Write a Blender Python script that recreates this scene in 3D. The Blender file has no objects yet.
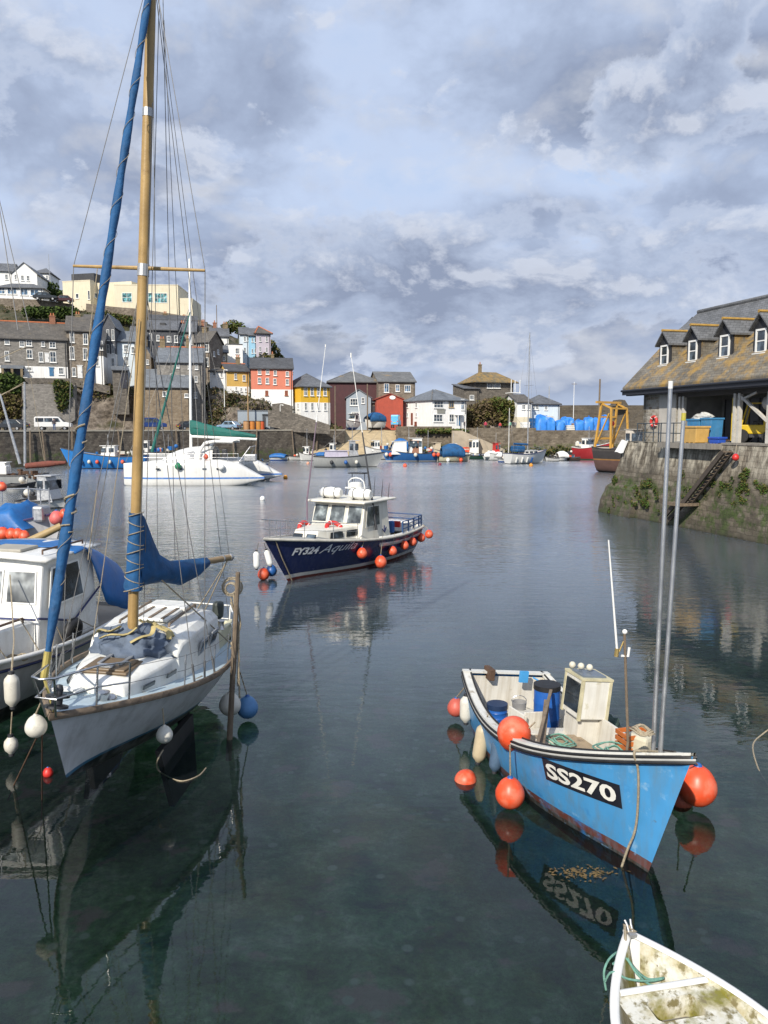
import bpy, bmesh, math, random
from mathutils import Vector, Matrix, noise
V = Vector
RND = random.Random(11)
SC = bpy.context.scene
COL = SC.collection
rad = math.radians
# ------------------------------------------------------------------ camera geometry
EYE, FOC, PITCH = 5.5, 780.0, rad(6.22)
CP, SP = math.cos(PITCH), math.sin(PITCH)
def ray(px, py):
    rx, up = (px - 384) / FOC, (512 - py) / FOC
    return V((rx, CP + up * SP, -SP + up * CP))
def at_z(px, py, z):                    # the place at height z seen there
    d = ray(px, py); t = (z - EYE) / d.z
    return V((d.x * t, d.y * t, z))
def at_y(px, py, y):                    # the place at distance y seen there
    d = ray(px, py); t = y / d.y
    return V((d.x * t, y, EYE + d.z * t))
def lerp(a, b, t): return a + (b - a) * t
def poly(pts, x):                       # piecewise linear
    if x <= pts[0][0]: return pts[0][1]
    for (a, b), (c, d) in zip(pts, pts[1:]):
        if x <= c: return b + (d - b) * (x - a) / (c - a)
    return pts[-1][1]
# ------------------------------------------------------------------ materials
MATS = {}
class NT:
    def __init__(s, m):
        s.t = m.node_tree; s.n = s.t.nodes; s.l = s.t.links
    def new(s, typ, **kw):
        n = s.n.new(typ)
        for k, v in kw.items():
            if k in n.inputs: n.inputs[k].default_value = v
            else: setattr(n, k, v)
        return n
    def link(s, a, b): s.l.new(a, b)
    def math(s, op, a, b=None, clamp=False):
        n = s.n.new('ShaderNodeMath'); n.operation = op; n.use_clamp = clamp
        for i, v in enumerate((a, b)):
            if v is None: continue
            if isinstance(v, (int, float)): n.inputs[i].default_value = v
            else: s.l.new(v, n.inputs[i])
        return n.outputs[0]
    def mix(s, fac, a, b, typ='MIX'):
        n = s.n.new('ShaderNodeMix'); n.data_type = 'RGBA'; n.blend_type = typ
        for i, v in ((0, fac), (6, a), (7, b)):
            if isinstance(v, (int, float)): n.inputs[i].default_value = v
            elif isinstance(v, (tuple, list)): n.inputs[i].default_value = (*v[:3], 1)
            else: s.l.new(v, n.inputs[i])
        return n.outputs[2]
    def ramp(s, fac, stops, const=False):
        n = s.n.new('ShaderNodeValToRGB'); r = n.color_ramp
        if const: r.interpolation = 'CONSTANT'
        while len(r.elements) < len(stops): r.elements.new(.5)
        for e, (p, c) in zip(r.elements, stops):
            e.position = p
            e.color = (*c[:3], 1) if isinstance(c, (tuple, list)) else (c, c, c, 1)
        s.l.new(fac, n.inputs[0])
        return n.outputs[0]
    def noise(s, vec, scale, detail=5, rough=.55, dist=0):
        n = s.new('ShaderNodeTexNoise', Scale=scale, Detail=detail, Roughness=rough, Distortion=dist)
        if vec is not None: s.l.new(vec, n.inputs['Vector'])
        return n.outputs['Fac']
    def mapping(s, vec, scale=(1, 1, 1), loc=(0, 0, 0), rot=(0, 0, 0)):
        n = s.n.new('ShaderNodeMapping')
        n.inputs['Scale'].default_value = scale; n.inputs['Location'].default_value = loc; n.inputs['Rotation'].default_value = rot
        s.l.new(vec, n.inputs['Vector']); return n.outputs[0]
def mat0(name):
    m = bpy.data.materials.new(name); m.use_nodes = True
    t = NT(m); t.n.clear()
    out = t.n.new('ShaderNodeOutputMaterial'); b = t.n.new('ShaderNodeBsdfPrincipled')
    t.l.new(b.outputs[0], out.inputs[0])
    tc = t.n.new('ShaderNodeTexCoord')
    return m, t, b, tc.outputs['Object']
def mul(c, k): return tuple(min(1, x * k) for x in c)
def mat(name, col, rough=.6, var=.14, sc=3., bump=.0, bsc=25., metal=0., spots=(), streak=None, spec=.5, bands=None):
    """paint, metal, timber, cloth: base colour with mottling, patches of wear, run marks and a fine relief"""
    if name in MATS: return MATS[name]
    m, t, b, oc = mat0(name)
    if bands:                            # painted bands at fixed heights on a hull
        sep = t.n.new('ShaderNodeSeparateXYZ'); t.link(oc, sep.inputs[0])
        wob = t.math('MULTIPLY', t.math('SUBTRACT', t.noise(oc, 3, 3), .5), .03)
        z = t.math('ADD', t.math('MULTIPLY', t.math('ADD', sep.outputs[2], wob), .2), .4)
        col0 = t.ramp(z, [(max(0, zz * .2 + .4), c) for zz, c in bands], True)
    else: col0 = None
    n1 = t.noise(oc, sc, 6, .6)
    if col0 is None:
        c = t.ramp(n1, [(.3, mul(col, 1 - var)), (.5, col), (.72, mul(col, 1 + var))])
    else:
        k = t.ramp(n1, [(.3, 1 - var), (.7, 1.)])
        c = t.mix(1., col0, k, 'MULTIPLY')
    for (sc_col, th, ss, soft) in spots:
        f = t.ramp(t.noise(oc, ss, 8, .65), [(th, 0.), (min(1, th + soft), 1.)])
        c = t.mix(f, c, sc_col)
    if streak:
        sv = t.mapping(oc, (5., 5., .35))
        f = t.ramp(t.noise(sv, streak[2] if len(streak) > 2 else 1.6, 6, .6), [(.46, 0.), (.75, streak[1])])
        c = t.mix(f, c, streak[0])
    t.link(c, b.inputs['Base Color'])
    rr = t.ramp(n1, [(.3, max(.02, rough - .08)), (.7, min(1, rough + .1))])
    t.link(rr, b.inputs['Roughness'])
    b.inputs['Metallic'].default_value = metal
    b.inputs['Specular IOR Level'].default_value = spec
    if bump:
        bn = t.new('ShaderNodeBump', Strength=min(1, bump), Distance=.02)
        t.link(t.noise(oc, bsc, 4), bn.inputs['Height']); t.link(bn.outputs[0], b.inputs['Normal'])
    MATS[name] = m
    return m
def masonry(name, cols, mortar, bw=.5, bh=.25, ms=.02, lich=None, bump=.6, rough=.9, vscale=1., moss=None, dirt=.25, gloss=None, pale=None):
    """stone, brick, slates: courses with uneven units, lichen patches"""
    if name in MATS: return MATS[name]
    m, t, b, oc = mat0(name)
    sep = t.n.new('ShaderNodeSeparateXYZ'); t.link(oc, sep.inputs[0])
    xy = t.math('ADD', sep.outputs[0], sep.outputs[1])
    wob = t.math('MULTIPLY', t.math('SUBTRACT', t.noise(oc, 1.7, 3), .5), bh * .55)
    cmb = t.n.new('ShaderNodeCombineXYZ')
    t.link(t.math('ADD', xy, wob), cmb.inputs[0])
    t.link(t.math('ADD', t.math('MULTIPLY', sep.outputs[2], vscale), wob), cmb.inputs[1])
    br = t.new('ShaderNodeTexBrick', Scale=1.0)
    br.inputs['Brick Width'].default_value = bw; br.inputs['Row Height'].default_value = bh
    br.inputs['Mortar Size'].default_value = ms; br.inputs['Mortar Smooth'].default_value = .4
    br.inputs['Color1'].default_value = (0, 0, 0, 1); br.inputs['Color2'].default_value = (1, 1, 1, 1)
    br.inputs['Mortar'].default_value = (.5, .5, .5, 1)
    t.link(cmb.outputs[0], br.inputs['Vector'])
    n1 = t.noise(oc, .35 / bh, 6, .65)
    pick = t.math('ADD', t.math('MULTIPLY', br.outputs['Color'], .34), t.math('MULTIPLY', t.math('SUBTRACT', t.math('ADD', n1, t.noise(oc, 1.1 / bh, 5, .7)), .5), .72))
    k = len(cols)
    c = t.ramp(pick, [(.2 + .6 * i / max(1, k - 1), cc) for i, cc in enumerate(cols)])
    c = t.mix(t.math('MULTIPLY', br.outputs['Fac'], .7), c, mortar)
    big = t.ramp(t.noise(oc, .35, 7, .6), [(.3, 1 - dirt), (.7, 1.)])
    c = t.mix(1., c, big, 'MULTIPLY')
    if lich:
        f = t.ramp(t.noise(t.mapping(oc, (1, 1, .45)), lich[2], 9, .7), [(lich[1], 0.), (lich[1] + .16, .8)])
        c = t.mix(f, c, lich[0])
    if pale:                             # old render left on the upper part, with runs down it
        f = t.ramp(t.math('MULTIPLY', t.math('SUBTRACT', sep.outputs[2], pale[1]), .6), [(0., 0.), (.5, 1.)])
        g = t.ramp(t.noise(t.mapping(oc, (1.6, 1.6, .25)), 1.5, 7, .65), [(.42, 0.), (.56, .85)])
        c = t.mix(t.math('MULTIPLY', f, g), c, t.ramp(t.noise(t.mapping(oc, (4, 4, .3)), 1.5, 5), [(.35, mul(pale[0], .5)), (.6, pale[0])]))
    if moss:                             # weed up to the tide line: (colour, top height, fade)
        h = t.math('ADD', sep.outputs[2], t.math('MULTIPLY', t.math('SUBTRACT', t.noise(oc, .9, 6, .65), .5), moss[2]))
        f = t.ramp(t.math('MULTIPLY', t.math('SUBTRACT', moss[1], h), .8), [(0., 0.), (.35, .85)])
        g = t.ramp(t.noise(oc, 1.6, 8, .7), [(.46, 0.), (.58, 1.)])
        c = t.mix(t.math('MULTIPLY', f, g), c, t.ramp(t.noise(oc, 2.2, 6, .7), [(.35, mul(moss[0], .6)), (.65, mul(moss[0], 1.7))]))
        f2 = t.ramp(t.math('MULTIPLY', t.math('SUBTRACT', moss[3], sep.outputs[2]), 1.2), [(0., 0.), (1., .75)])
        c = t.mix(f2, c, (.035, .033, .022))
    t.link(c, b.inputs['Base Color']); b.inputs['Roughness'].default_value = rough
    if gloss: b.inputs['Roughness'].default_value = gloss
    bn = t.new('ShaderNodeBump', Strength=bump, Distance=.04)
    hh = t.math('ADD', t.math('MULTIPLY', br.outputs['Fac'], -.6), t.noise(oc, 5, 5))
    t.link(hh, bn.inputs['Height']); t.link(bn.outputs[0], b.inputs['Normal'])
    MATS[name] = m
    return m
def glass(name='window_glass', col=(.03, .04, .05), rough=.06):
    if name in MATS: return MATS[name]
    m, t, b, oc = mat0(name)
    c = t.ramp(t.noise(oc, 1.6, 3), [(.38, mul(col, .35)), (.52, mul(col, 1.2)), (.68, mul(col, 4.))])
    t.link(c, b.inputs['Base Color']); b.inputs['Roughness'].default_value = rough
    b.inputs['Specular IOR Level'].default_value = .8
    MATS[name] = m; return m
# ------------------------------------------------------------------ mesh builder
class MB:
    def __init__(s): s.v = []; s.f = []; s.mi = []; s.m = 0
    def add(s, vs, fs):
        o = len(s.v); s.v += [tuple(v) for v in vs]
        for f in fs: s.f.append([i + o for i in f]); s.mi.append(s.m)
        return s
    def box(s, c, d, rz=0, rx=0, ry=0):
        Rm = Matrix.Rotation(rz, 3, 'Z') @ Matrix.Rotation(ry, 3, 'Y') @ Matrix.Rotation(rx, 3, 'X')
        c = V(c); vs = []
        for z in (-.5, .5):
            for x, y in ((-.5, -.5), (.5, -.5), (.5, .5), (-.5, .5)):
                vs.append(c + Rm @ V((x * d[0], y * d[1], z * d[2])))
        return s.add(vs, [(3, 2, 1, 0), (4, 5, 6, 7), (0, 1, 5, 4), (1, 2, 6, 5), (2, 3, 7, 6), (3, 0, 4, 7)])
    def bar(s, a, b, w, h=None, up=(0, 0, 1)):          # square bar from a to b
        a, b = V(a), V(b); h = h or w; d = (b - a).normalized()
        u = V(up)
        if abs(d.dot(u)) > .98: u = V((1, 0, 0))
        x = d.cross(u).normalized(); y = x.cross(d)
        q = [x * (sx * w / 2) + y * (sy * h / 2) for sx, sy in ((-1, -1), (1, -1), (1, 1), (-1, 1))]
        return s.add([a + k for k in q] + [b + k for k in q], [(3, 2, 1, 0), (4, 5, 6, 7), (0, 1, 5, 4), (1, 2, 6, 5), (2, 3, 7, 6), (3, 0, 4, 7)])
    def tube(s, pts, r, n=8, flat=1.):
        pts = [V(p) for p in pts]; k = len(pts)
        rs = list(r) if isinstance(r, (list, tuple)) else [r] * k
        if len(rs) == 2 and k > 2: rs = [lerp(rs[0], rs[1], i / (k - 1)) for i in range(k)]
        vs = []; x = None
        for i, p in enumerate(pts):
            d = (pts[min(i + 1, k - 1)] - pts[max(i - 1, 0)])
            d = d.normalized() if d.length > 1e-9 else V((0, 0, 1))
            if x is None:
                x = d.orthogonal().normalized()
                if flat != 1.: x = d.cross(V((0, 0, 1))).normalized()
            else: x = (x - d * x.dot(d)).normalized()
            y = d.cross(x)
            for j in range(n):
                a = 2 * math.pi * j / n
                vs.append(p + x * (math.cos(a) * rs[i]) + y * (math.sin(a) * rs[i] * flat))
        fs = [[i * n + j, i * n + (j + 1) % n, (i + 1) * n + (j + 1) % n, (i + 1) * n + j] for i in range(k - 1) for j in range(n)]
        fs.append(list(range(n))[::-1]); fs.append([(k - 1) * n + j for j in range(n)])
        return s.add(vs, fs)
    def lathe(s, prof, c=(0, 0, 0), n=16, M=None):
        c = V(c); k = len(prof); vs = []
        for r, z in prof:
            for j in range(n):
                a = 2 * math.pi * j / n
                p = V((r * math.cos(a), r * math.sin(a), z))
                vs.append(c + (M @ p if M else p))
        fs = [[i * n + j, i * n + (j + 1) % n, (i + 1) * n + (j + 1) % n, (i + 1) * n + j] for i in range(k - 1) for j in range(n)]
        fs.append(list(range(n))[::-1]); fs.append([(k - 1) * n + j for j in range(n)])
        return s.add(vs, fs)
    def ball(s, c, r, n=18, sz=1., sx=1., sy=1.):
        c = V(c); k = max(6, n * 2 // 3); vs = [c + V((0, 0, -r * sz))]
        for i in range(1, k):
            a = math.pi * i / k
            for j in range(n):
                b = 2 * math.pi * j / n
                vs.append(c + V((math.sin(a) * math.cos(b) * r * sx, math.sin(a) * math.sin(b) * r * sy, -math.cos(a) * r * sz)))
        vs.append(c + V((0, 0, r * sz))); top = len(vs) - 1
        fs = [[0, 1 + (j + 1) % n, 1 + j] for j in range(n)]
        for i in range(k - 2):
            fs += [[1 + i * n + j, 1 + i * n + (j + 1) % n, 1 + (i + 1) * n + (j + 1) % n, 1 + (i + 1) * n + j] for j in range(n)]
        fs += [[1 + (k - 2) * n + j, 1 + (k - 2) * n + (j + 1) % n, top] for j in range(n)]
        return s.add(vs, fs)
    def torus(s, c, R, r, M=None, n=24, m=8):
        c = V(c); vs = []
        for i in range(n):
            a = 2 * math.pi * i / n
            for j in range(m):
                b = 2 * math.pi * j / m
                p = V(((R + r * math.cos(b)) * math.cos(a), (R + r * math.cos(b)) * math.sin(a), r * math.sin(b)))
                vs.append(c + (M @ p if M else p))
        return s.add(vs, [[i * m + j, ((i + 1) % n) * m + j, ((i + 1) % n) * m + (j + 1) % m, i * m + (j + 1) % m] for i in range(n) for j in range(m)])
    def slab(s, pts, vec):                                # polygon pushed along vec
        pts = [V(p) for p in pts]; vec = V(vec); k = len(pts)
        return s.add(pts + [p + vec for p in pts], [list(range(k))[::-1], list(range(k, 2 * k))] + [[i, (i + 1) % k, k + (i + 1) % k, k + i] for i in range(k)])
    def grid(s, fn, nu, nv, flip=False):
        vs = [fn(i / nu, j / nv) for i in range(nu + 1) for j in range(nv + 1)]
        w = nv + 1
        fs = [[i * w + j, (i + 1) * w + j, (i + 1) * w + j + 1, i * w + j + 1] for i in range(nu) for j in range(nv)]
        if flip: fs = [f[::-1] for f in fs]
        return s.add(vs, fs)
    def build(s, name, mats, parent=None, smooth=None, bevel=0, solid=0, normals=True):
        me = bpy.data.meshes.new(name); me.from_pydata(s.v, [], s.f)
        if not isinstance(mats, (list, tuple)): mats = [mats]
        for m in mats: me.materials.append(m)
        if len(mats) > 1: me.polygons.foreach_set('material_index', s.mi)
        if normals:
            bm = bmesh.new(); bm.from_mesh(me); bmesh.ops.recalc_face_normals(bm, faces=bm.faces); bm.to_mesh(me); bm.free()
        if smooth is not None:
            me.polygons.foreach_set('use_smooth', [True] * len(me.polygons))
            me.set_sharp_from_angle(angle=rad(smooth))
        me.update()
        o = bpy.data.objects.new(name, me); COL.objects.link(o)
        if parent: o.parent = parent
        if solid:
            q = o.modifiers.new('thickness', 'SOLIDIFY'); q.thickness = solid; q.offset = -1
        if bevel:
            q = o.modifiers.new('soft_edges', 'BEVEL'); q.width = bevel; q.segments = 2; q.limit_method = 'ANGLE'; q.angle_limit = rad(40)
        return o
def tag(o, label, cat, group=None, kind=None):
    if label: o['label'] = label
    if cat: o['category'] = cat
    if group: o['group'] = group
    if kind: o['kind'] = kind
    return o
def thing(name, label, cat, loc=(0, 0, 0), rz=0., roll=0., group=None, trim=0.):
    o = bpy.data.objects.new(name, None); COL.objects.link(o)
    o.empty_display_size = .2
    o.rotation_mode = 'XYZ'
    o.matrix_basis = Matrix.Translation(V(loc)) @ Matrix.Rotation(rz, 4, 'Z') @ Matrix.Rotation(trim, 4, 'Y') @ Matrix.Rotation(roll, 4, 'X')
    return tag(o, label, cat, group)
def struct(o): o['kind'] = 'structure'; return o
def P(mb, name, m, parent, **k): return mb.build(name, m, parent, **k)
def text_geo(s, size=1., shear=0., bold=0., spacing=1.):
    cu = bpy.data.curves.new('lettering', 'FONT'); cu.body = s; cu.size = size; cu.shear = shear; cu.offset = bold; cu.space_character = spacing
    cu.resolution_u = 3
    o = bpy.data.objects.new('lettering', cu); COL.objects.link(o)
    dg = bpy.context.evaluated_depsgraph_get(); dg.update()
    me = bpy.data.meshes.new_from_object(o.evaluated_get(dg))
    bm = bmesh.new(); bm.from_mesh(me)
    bmesh.ops.triangulate(bm, faces=bm.faces)
    bm.verts.ensure_lookup_table()
    vs = [v.co.copy() for v in bm.verts]; fs = [[v.index for v in f.verts] for f in bm.faces]
    bm.free(); bpy.data.objects.remove(o); bpy.data.curves.remove(cu); bpy.data.meshes.remove(me)
    x0 = min(v.x for v in vs); x1 = max(v.x for v in vs); y0 = min(v.y for v in vs)
    return [(v.x - x0, v.y - y0) for v in vs], fs, x1 - x0, max(v.y for v in vs) - y0
def curve(pts, n=6):                    # a smooth line through the points
    pts = [V(p) for p in pts]; q = [pts[0]] + pts + [pts[-1]]; out = []
    for i in range(1, len(q) - 2):
        for k in range(n):
            t_ = k / n; a, b, c, d = q[i - 1], q[i], q[i + 1], q[i + 2]
            out.append(.5 * ((2 * b) + (c - a) * t_ + (2 * a - 5 * b + 4 * c - d) * t_ ** 2 + (3 * b - a - 3 * c + d) * t_ ** 3))
    return out + [pts[-1]]
# palette
C_white = (.74, .74, .71)
M_white = mat('white_paint', C_white, .35, .08, 4, streak=((.42, .38, .3), .35))
M_gel = mat('white_gelcoat', (.76, .76, .73), .25, .05, 3, streak=((.5, .46, .38), .3), spots=(((.5, .47, .4), .62, 2.2, .2),))
M_frame = mat('window_paint', (.78, .78, .75), .5, .05)
M_glass = glass()
M_black = mat('black_rubber', (.012, .012, .013), .55, .3, 8)
M_dark = mat('dark_paint', (.03, .032, .037), .5, .2)
M_steel = mat('stainless_steel', (.55, .55, .55), .28, .15, 6, metal=1.)
M_galv = mat('galvanised_metal', (.42, .43, .44), .45, .2, 6, metal=.7)
M_rust = mat('rusty_iron', (.09, .05, .03), .85, .4, 5, bump=.4)
M_wood = mat('weathered_timber', (.17, .13, .09), .8, .3, 5, bump=.5, streak=((.06, .045, .035), .6))
M_teak = mat('greyed_teak', (.2, .15, .105), .75, .3, 7, bump=.3, spots=(((.08, .06, .045), .52, 6, .15),))
M_varn = mat('varnished_spruce', (.38, .25, .095), .4, .22, 2.2, bump=.15, bsc=9, spots=(((.2, .11, .04), .58, 3., .16),), streak=((.16, .1, .045), .5))
M_orange = mat('orange_buoy_vinyl', (.72, .085, .028), .42, .12, 5, spots=(((.62, .2, .12), .5, 3, .2), ((.3, .12, .07), .64, 6, .12), ((.75, .3, .2), .7, 14, .05)))
M_red = mat('red_plastic', (.55, .03, .025), .42, .12, 5)
M_blueb = mat('blue_buoy_vinyl', (.02, .1, .33), .42, .15, 5)
M_rope = mat('old_rope', (.32, .27, .19), .9, .3, 30, bump=.6, bsc=80)
M_ropeg = mat('green_rope', (.14, .3, .24), .85, .25, 30, bump=.5, bsc=80)
M_wire = mat('rigging_wire', (.16, .16, .16), .5, .2, 5, metal=.5)
M_fend = mat('white_fender_vinyl', (.62, .6, .53), .5, .12, 6, spots=(((.3, .28, .22), .58, 5, .2),))
M_sail = mat('blue_sailcloth', (.008, .075, .2), .75, .4, 2.2, bump=1., bsc=9, spots=(((.02, .11, .26), .55, 4, .2),))
M_tarp = mat('blue_tarpaulin', (.012, .12, .36), .5, .2, 2.5, bump=.5, bsc=9)
M_steel_d = mat('dull_aluminium', (.5, .51, .52), .38, .12, 3, metal=.85, spots=(((.3, .3, .3), .62, 5, .2),))
# ------------------------------------------------------------------ camera, light, sky
SC.render.resolution_x, SC.render.resolution_y = 768, 1024
cam = bpy.data.objects.new('camera', bpy.data.cameras.new('camera')); COL.objects.link(cam)
cam.location = (0, 0, EYE); cam.rotation_euler = (rad(90) - PITCH, 0, 0)
cam.data.sensor_fit = 'HORIZONTAL'; cam.data.sensor_width = 36; cam.data.lens = FOC / 768 * 36
cam.data.clip_start = .1; cam.data.clip_end = 8000
SC.camera = cam
SC.view_settings.view_transform = 'Standard'; SC.view_settings.look = 'None'
SC.view_settings.exposure = 0.22; SC.view_settings.gamma = 1
SC.render.engine = 'CYCLES'
cy = SC.cycles
cy.max_bounces = 7; cy.transparent_max_bounces = 12; cy.diffuse_bounces = 3; cy.glossy_bounces = 4
cy.caustics_reflective = False; cy.caustics_refractive = False
cy.use_denoising = True
SUN_AZ, SUN_EL = rad(-157), rad(36)          # azimuth from +Y, clockwise: behind the viewer's left shoulder
sd = V((math.sin(SUN_AZ) * math.cos(SUN_EL), math.cos(SUN_AZ) * math.cos(SUN_EL), math.sin(SUN_EL)))
sun = bpy.data.objects.new('sun', bpy.data.lights.new('sun', 'SUN')); COL.objects.link(sun)
sun.data.energy = 4.6; sun.data.angle = rad(.6); sun.data.color = (1, .925, .81)
sun.rotation_euler = sd.to_track_quat('Z', 'Y').to_euler()
w = bpy.data.worlds.new('World'); SC.world = w; w.use_nodes = True
t = NT(w); t.n.clear()
wo = t.n.new('ShaderNodeOutputWorld'); bg = t.n.new('ShaderNodeBackground'); t.link(bg.outputs[0], wo.inputs[0])
bg.inputs['Strength'].default_value = .1
sky = t.n.new('ShaderNodeTexSky'); sky.sky_type = 'NISHITA'; sky.sun_disc = False
sky.sun_elevation = SUN_EL; sky.sun_rotation = SUN_AZ; sky.air_density = 1.; sky.dust_density = 1.2; sky.ozone_density = 1.4
tc = t.n.new('ShaderNodeTexCoord'); dirv = tc.outputs['Generated']
sp = t.n.new('ShaderNodeSeparateXYZ'); t.link(dirv, sp.inputs[0])
az = t.math('ARCTAN2', sp.outputs[0], sp.outputs[1]); el = t.math('ARCSINE', sp.outputs[2])
def cloud_pos(dz):
    c = t.n.new('ShaderNodeCombineXYZ'); t.link(t.math('MULTIPLY', az, 1.35), c.inputs[0])
    e_ = t.math('ADD', t.math('MAXIMUM', el, -.02), .03 + dz); t.link(t.math('MULTIPLY', t.math('POWER', e_, .75), 2.1), c.inputs[1]); c.inputs[2].default_value = 1.3
    return c.outputs[0]
def cloud_pos_flat(dz):
    z = t.math('ADD', t.math('MAXIMUM', sp.outputs[2], 0.), .17 + dz)
    c = t.n.new('ShaderNodeCombineXYZ')
    t.link(t.math('DIVIDE', sp.outputs[0], z), c.inputs[0]); t.link(t.math('DIVIDE', sp.outputs[1], z), c.inputs[1])
    c.inputs[2].default_value = 3.7
    return c.outputs[0]
bias = None                                   # where the big masses of this day's cloud stand in the sky
for (px, py, sx, sy, amp) in ((110, 150, 260, 75, .2), (640, 85, 190, 42, .16), (600, 290, 240, 45, .17), (240, 310, 190, 40, .1), (300, 250, 80, 28, .08),
                              (350, 150, 120, 45, -.08), (330, 25, 120, 30, -.07), (620, 170, 230, 22, -.12), (300, 215, 150, 18, -.07), (470, 320, 360, 34, .1), (150, 290, 120, 40, .08), (620, 205, 190, 16, .06),
                              (730, 300, 110, 8, -.14), (60, 235, 100, 25, -.04), (700, 15, 100, 25, -.06)):
    d = ray(px, py).normalized(); a0 = math.atan2(d.x, d.y); e0 = math.asin(d.z)
    qa = t.math('MULTIPLY', t.math('SUBTRACT', az, a0), FOC / sx); qe = t.math('MULTIPLY', t.math('SUBTRACT', el, e0), FOC / sy)
    g = t.math('EXPONENT', t.math('MULTIPLY', t.math('ADD', t.math('MULTIPLY', qa, qa), t.math('MULTIPLY', qe, qe)), -1.))
    g = t.math('MULTIPLY', g, amp * 1.25)
    bias = g if bias is None else t.math('ADD', bias, g)
def density(dz):
    p = cloud_pos(dz)
    big = t.noise(p, 2.5, 9, .54, .2)
    fine = t.noise(p, 8.5, 7, .56, .1)
    return t.math('ADD', t.math('ADD', big, t.math('MULTIPLY', t.math('SUBTRACT', fine, .5), .27)), bias)
D0 = density(0.); D1 = density(.03)
cover = t.ramp(D0, [(.33, .1), (.43, .75), (.54, 1.)])
body = t.ramp(D0, [(.36, (5.9, 6.8, 8.6)), (.46, (4.8, 5.65, 7.4)), (.56, (3.5, 4.2, 5.7)), (.66, (2.7, 3.25, 4.55)), (.85, (2.1, 2.6, 3.7))])
lit = t.ramp(t.math('SUBTRACT', D0, D1), [(.0, 0.), (.14, 1.)])
body = t.mix(t.math('MULTIPLY', lit, .55), body, (6.9, 7.1, 7.6))
veil = t.mix(.7, sky.outputs[0], (4.7, 5.9, 8.2))
skyc = t.mix(cover, veil, body)
b2 = None                                     # a nearer layer of cumulus with crisp bright edges and grey bases
for (px, py, sx, sy, amp) in ((600, 275, 300, 62, .2), (250, 315, 190, 45, .14), (640, 95, 210, 50, .17), (60, 160, 200, 90, .13), (480, 190, 500, 14, -.1), (350, 60, 110, 70, -.1), (450, 375, 500, 16, -.06)):
    d = ray(px, py).normalized(); a0 = math.atan2(d.x, d.y); e0 = math.asin(d.z)
    qa = t.math('MULTIPLY', t.math('SUBTRACT', az, a0), FOC / sx); qe = t.math('MULTIPLY', t.math('SUBTRACT', el, e0), FOC / sy)
    g = t.math('MULTIPLY', t.math('EXPONENT', t.math('MULTIPLY', t.math('ADD', t.math('MULTIPLY', qa, qa), t.math('MULTIPLY', qe, qe)), -1.)), amp)
    b2 = g if b2 is None else t.math('ADD', b2, g)
def layer2(dz):
    p = t.mapping(cloud_pos(dz), loc=(3.1, 1.7, 0))
    return t.math('ADD', t.noise(p, 4.2, 10, .6, .15), b2)
E0 = layer2(0.); E1 = layer2(.022)
c2 = t.ramp(E0, [(.565, 0.), (.615, .85), (.7, 1.)])
body2 = t.ramp(E0, [(.56, (5.6, 6.2, 7.5)), (.64, (4.0, 4.7, 6.15)), (.76, (2.55, 3.05, 4.25))])
body2 = t.mix(t.math('MULTIPLY', t.ramp(t.math('SUBTRACT', E0, E1), [(.01, 0.), (.09, 1.)]), .6), body2, (6.6, 7.0, 7.9))
skyc = t.mix(c2, skyc, body2)
hz = t.ramp(el, [(0., .45), (.07, 0.)])
skyc = t.mix(hz, skyc, (5.2, 6.0, 7.4))
t.link(skyc, bg.inputs['Color'])
# ------------------------------------------------------------------ water and what lies under it
def sheet(name, x0, x1, y0, y1, z, m):
    mb = MB(); mb.add([(x0, y0, z), (x1, y0, z), (x1, y1, z), (x0, y1, z)], [(0, 1, 2, 3)])
    return struct(mb.build(name, m, normals=False))
m = bpy.data.materials.new('harbour_water'); m.use_nodes = True
t = NT(m); t.n.clear(); out = t.n.new('ShaderNodeOutputMaterial')
geo = t.n.new('ShaderNodeNewGeometry'); pos = geo.outputs['Position']
s3 = t.n.new('ShaderNodeSeparateXYZ'); t.link(pos, s3.inputs[0])
dist = t.ramp(t.math('DIVIDE', s3.outputs[1], 100.), [(.10, .04), (.2, .1), (.30, .3), (.5, .8), (.75, 1.), (1., 1.)])
patch = t.ramp(t.noise(t.mapping(pos, (.05, .11, 1)), 1., 4), [(.3, .35), (.65, 1.)])
hgt = t.math('ADD', t.noise(t.mapping(pos, (1.3, 3.2, 1)), 1., 3, .5), t.math('MULTIPLY', t.noise(t.mapping(pos, (4.5, 9., 1)), 1., 3, .5), .22))
hgt = t.math('ADD', hgt, t.math('MULTIPLY', t.noise(t.mapping(pos, (.3, .55, 1)), 1., 2, .5), 1.1))
bp = t.new('ShaderNodeBump', Strength=1.); bp.inputs['Distance'].default_value = .11
t.link(t.math('MULTIPLY', t.math('MULTIPLY', dist, patch), t.ramp(t.math('DIVIDE', s3.outputs[1], 100.), [(.3, .8), (.8, 1.)])), bp.inputs['Strength']); t.link(hgt, bp.inputs['Height'])
fr = t.new('ShaderNodeFresnel', IOR=1.33); t.link(bp.outputs[0], fr.inputs['Normal'])
gl = t.new('ShaderNodeBsdfAnisotropic'); t.link(t.ramp(t.math('DIVIDE', s3.outputs[1], 100.), [(.2, .012), (.33, .05), (.5, .14), (.8, .24)]), gl.inputs['Roughness']); gl.inputs['Color'].default_value = (1, 1, 1, 1)
t.link(bp.outputs[0], gl.inputs['Normal'])
tr = t.n.new('ShaderNodeBsdfTransparent'); tr.inputs['Color'].default_value = (.7, .85, .79, 1)
mx = t.n.new('ShaderNodeMixShader')
mk = t.n.new('ShaderNodeBsdfDiffuse'); mk.inputs['Color'].default_value = (.125, .165, .21, 1)      # silt in the water; its blue also paints in sky shine on distant ripples
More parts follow.
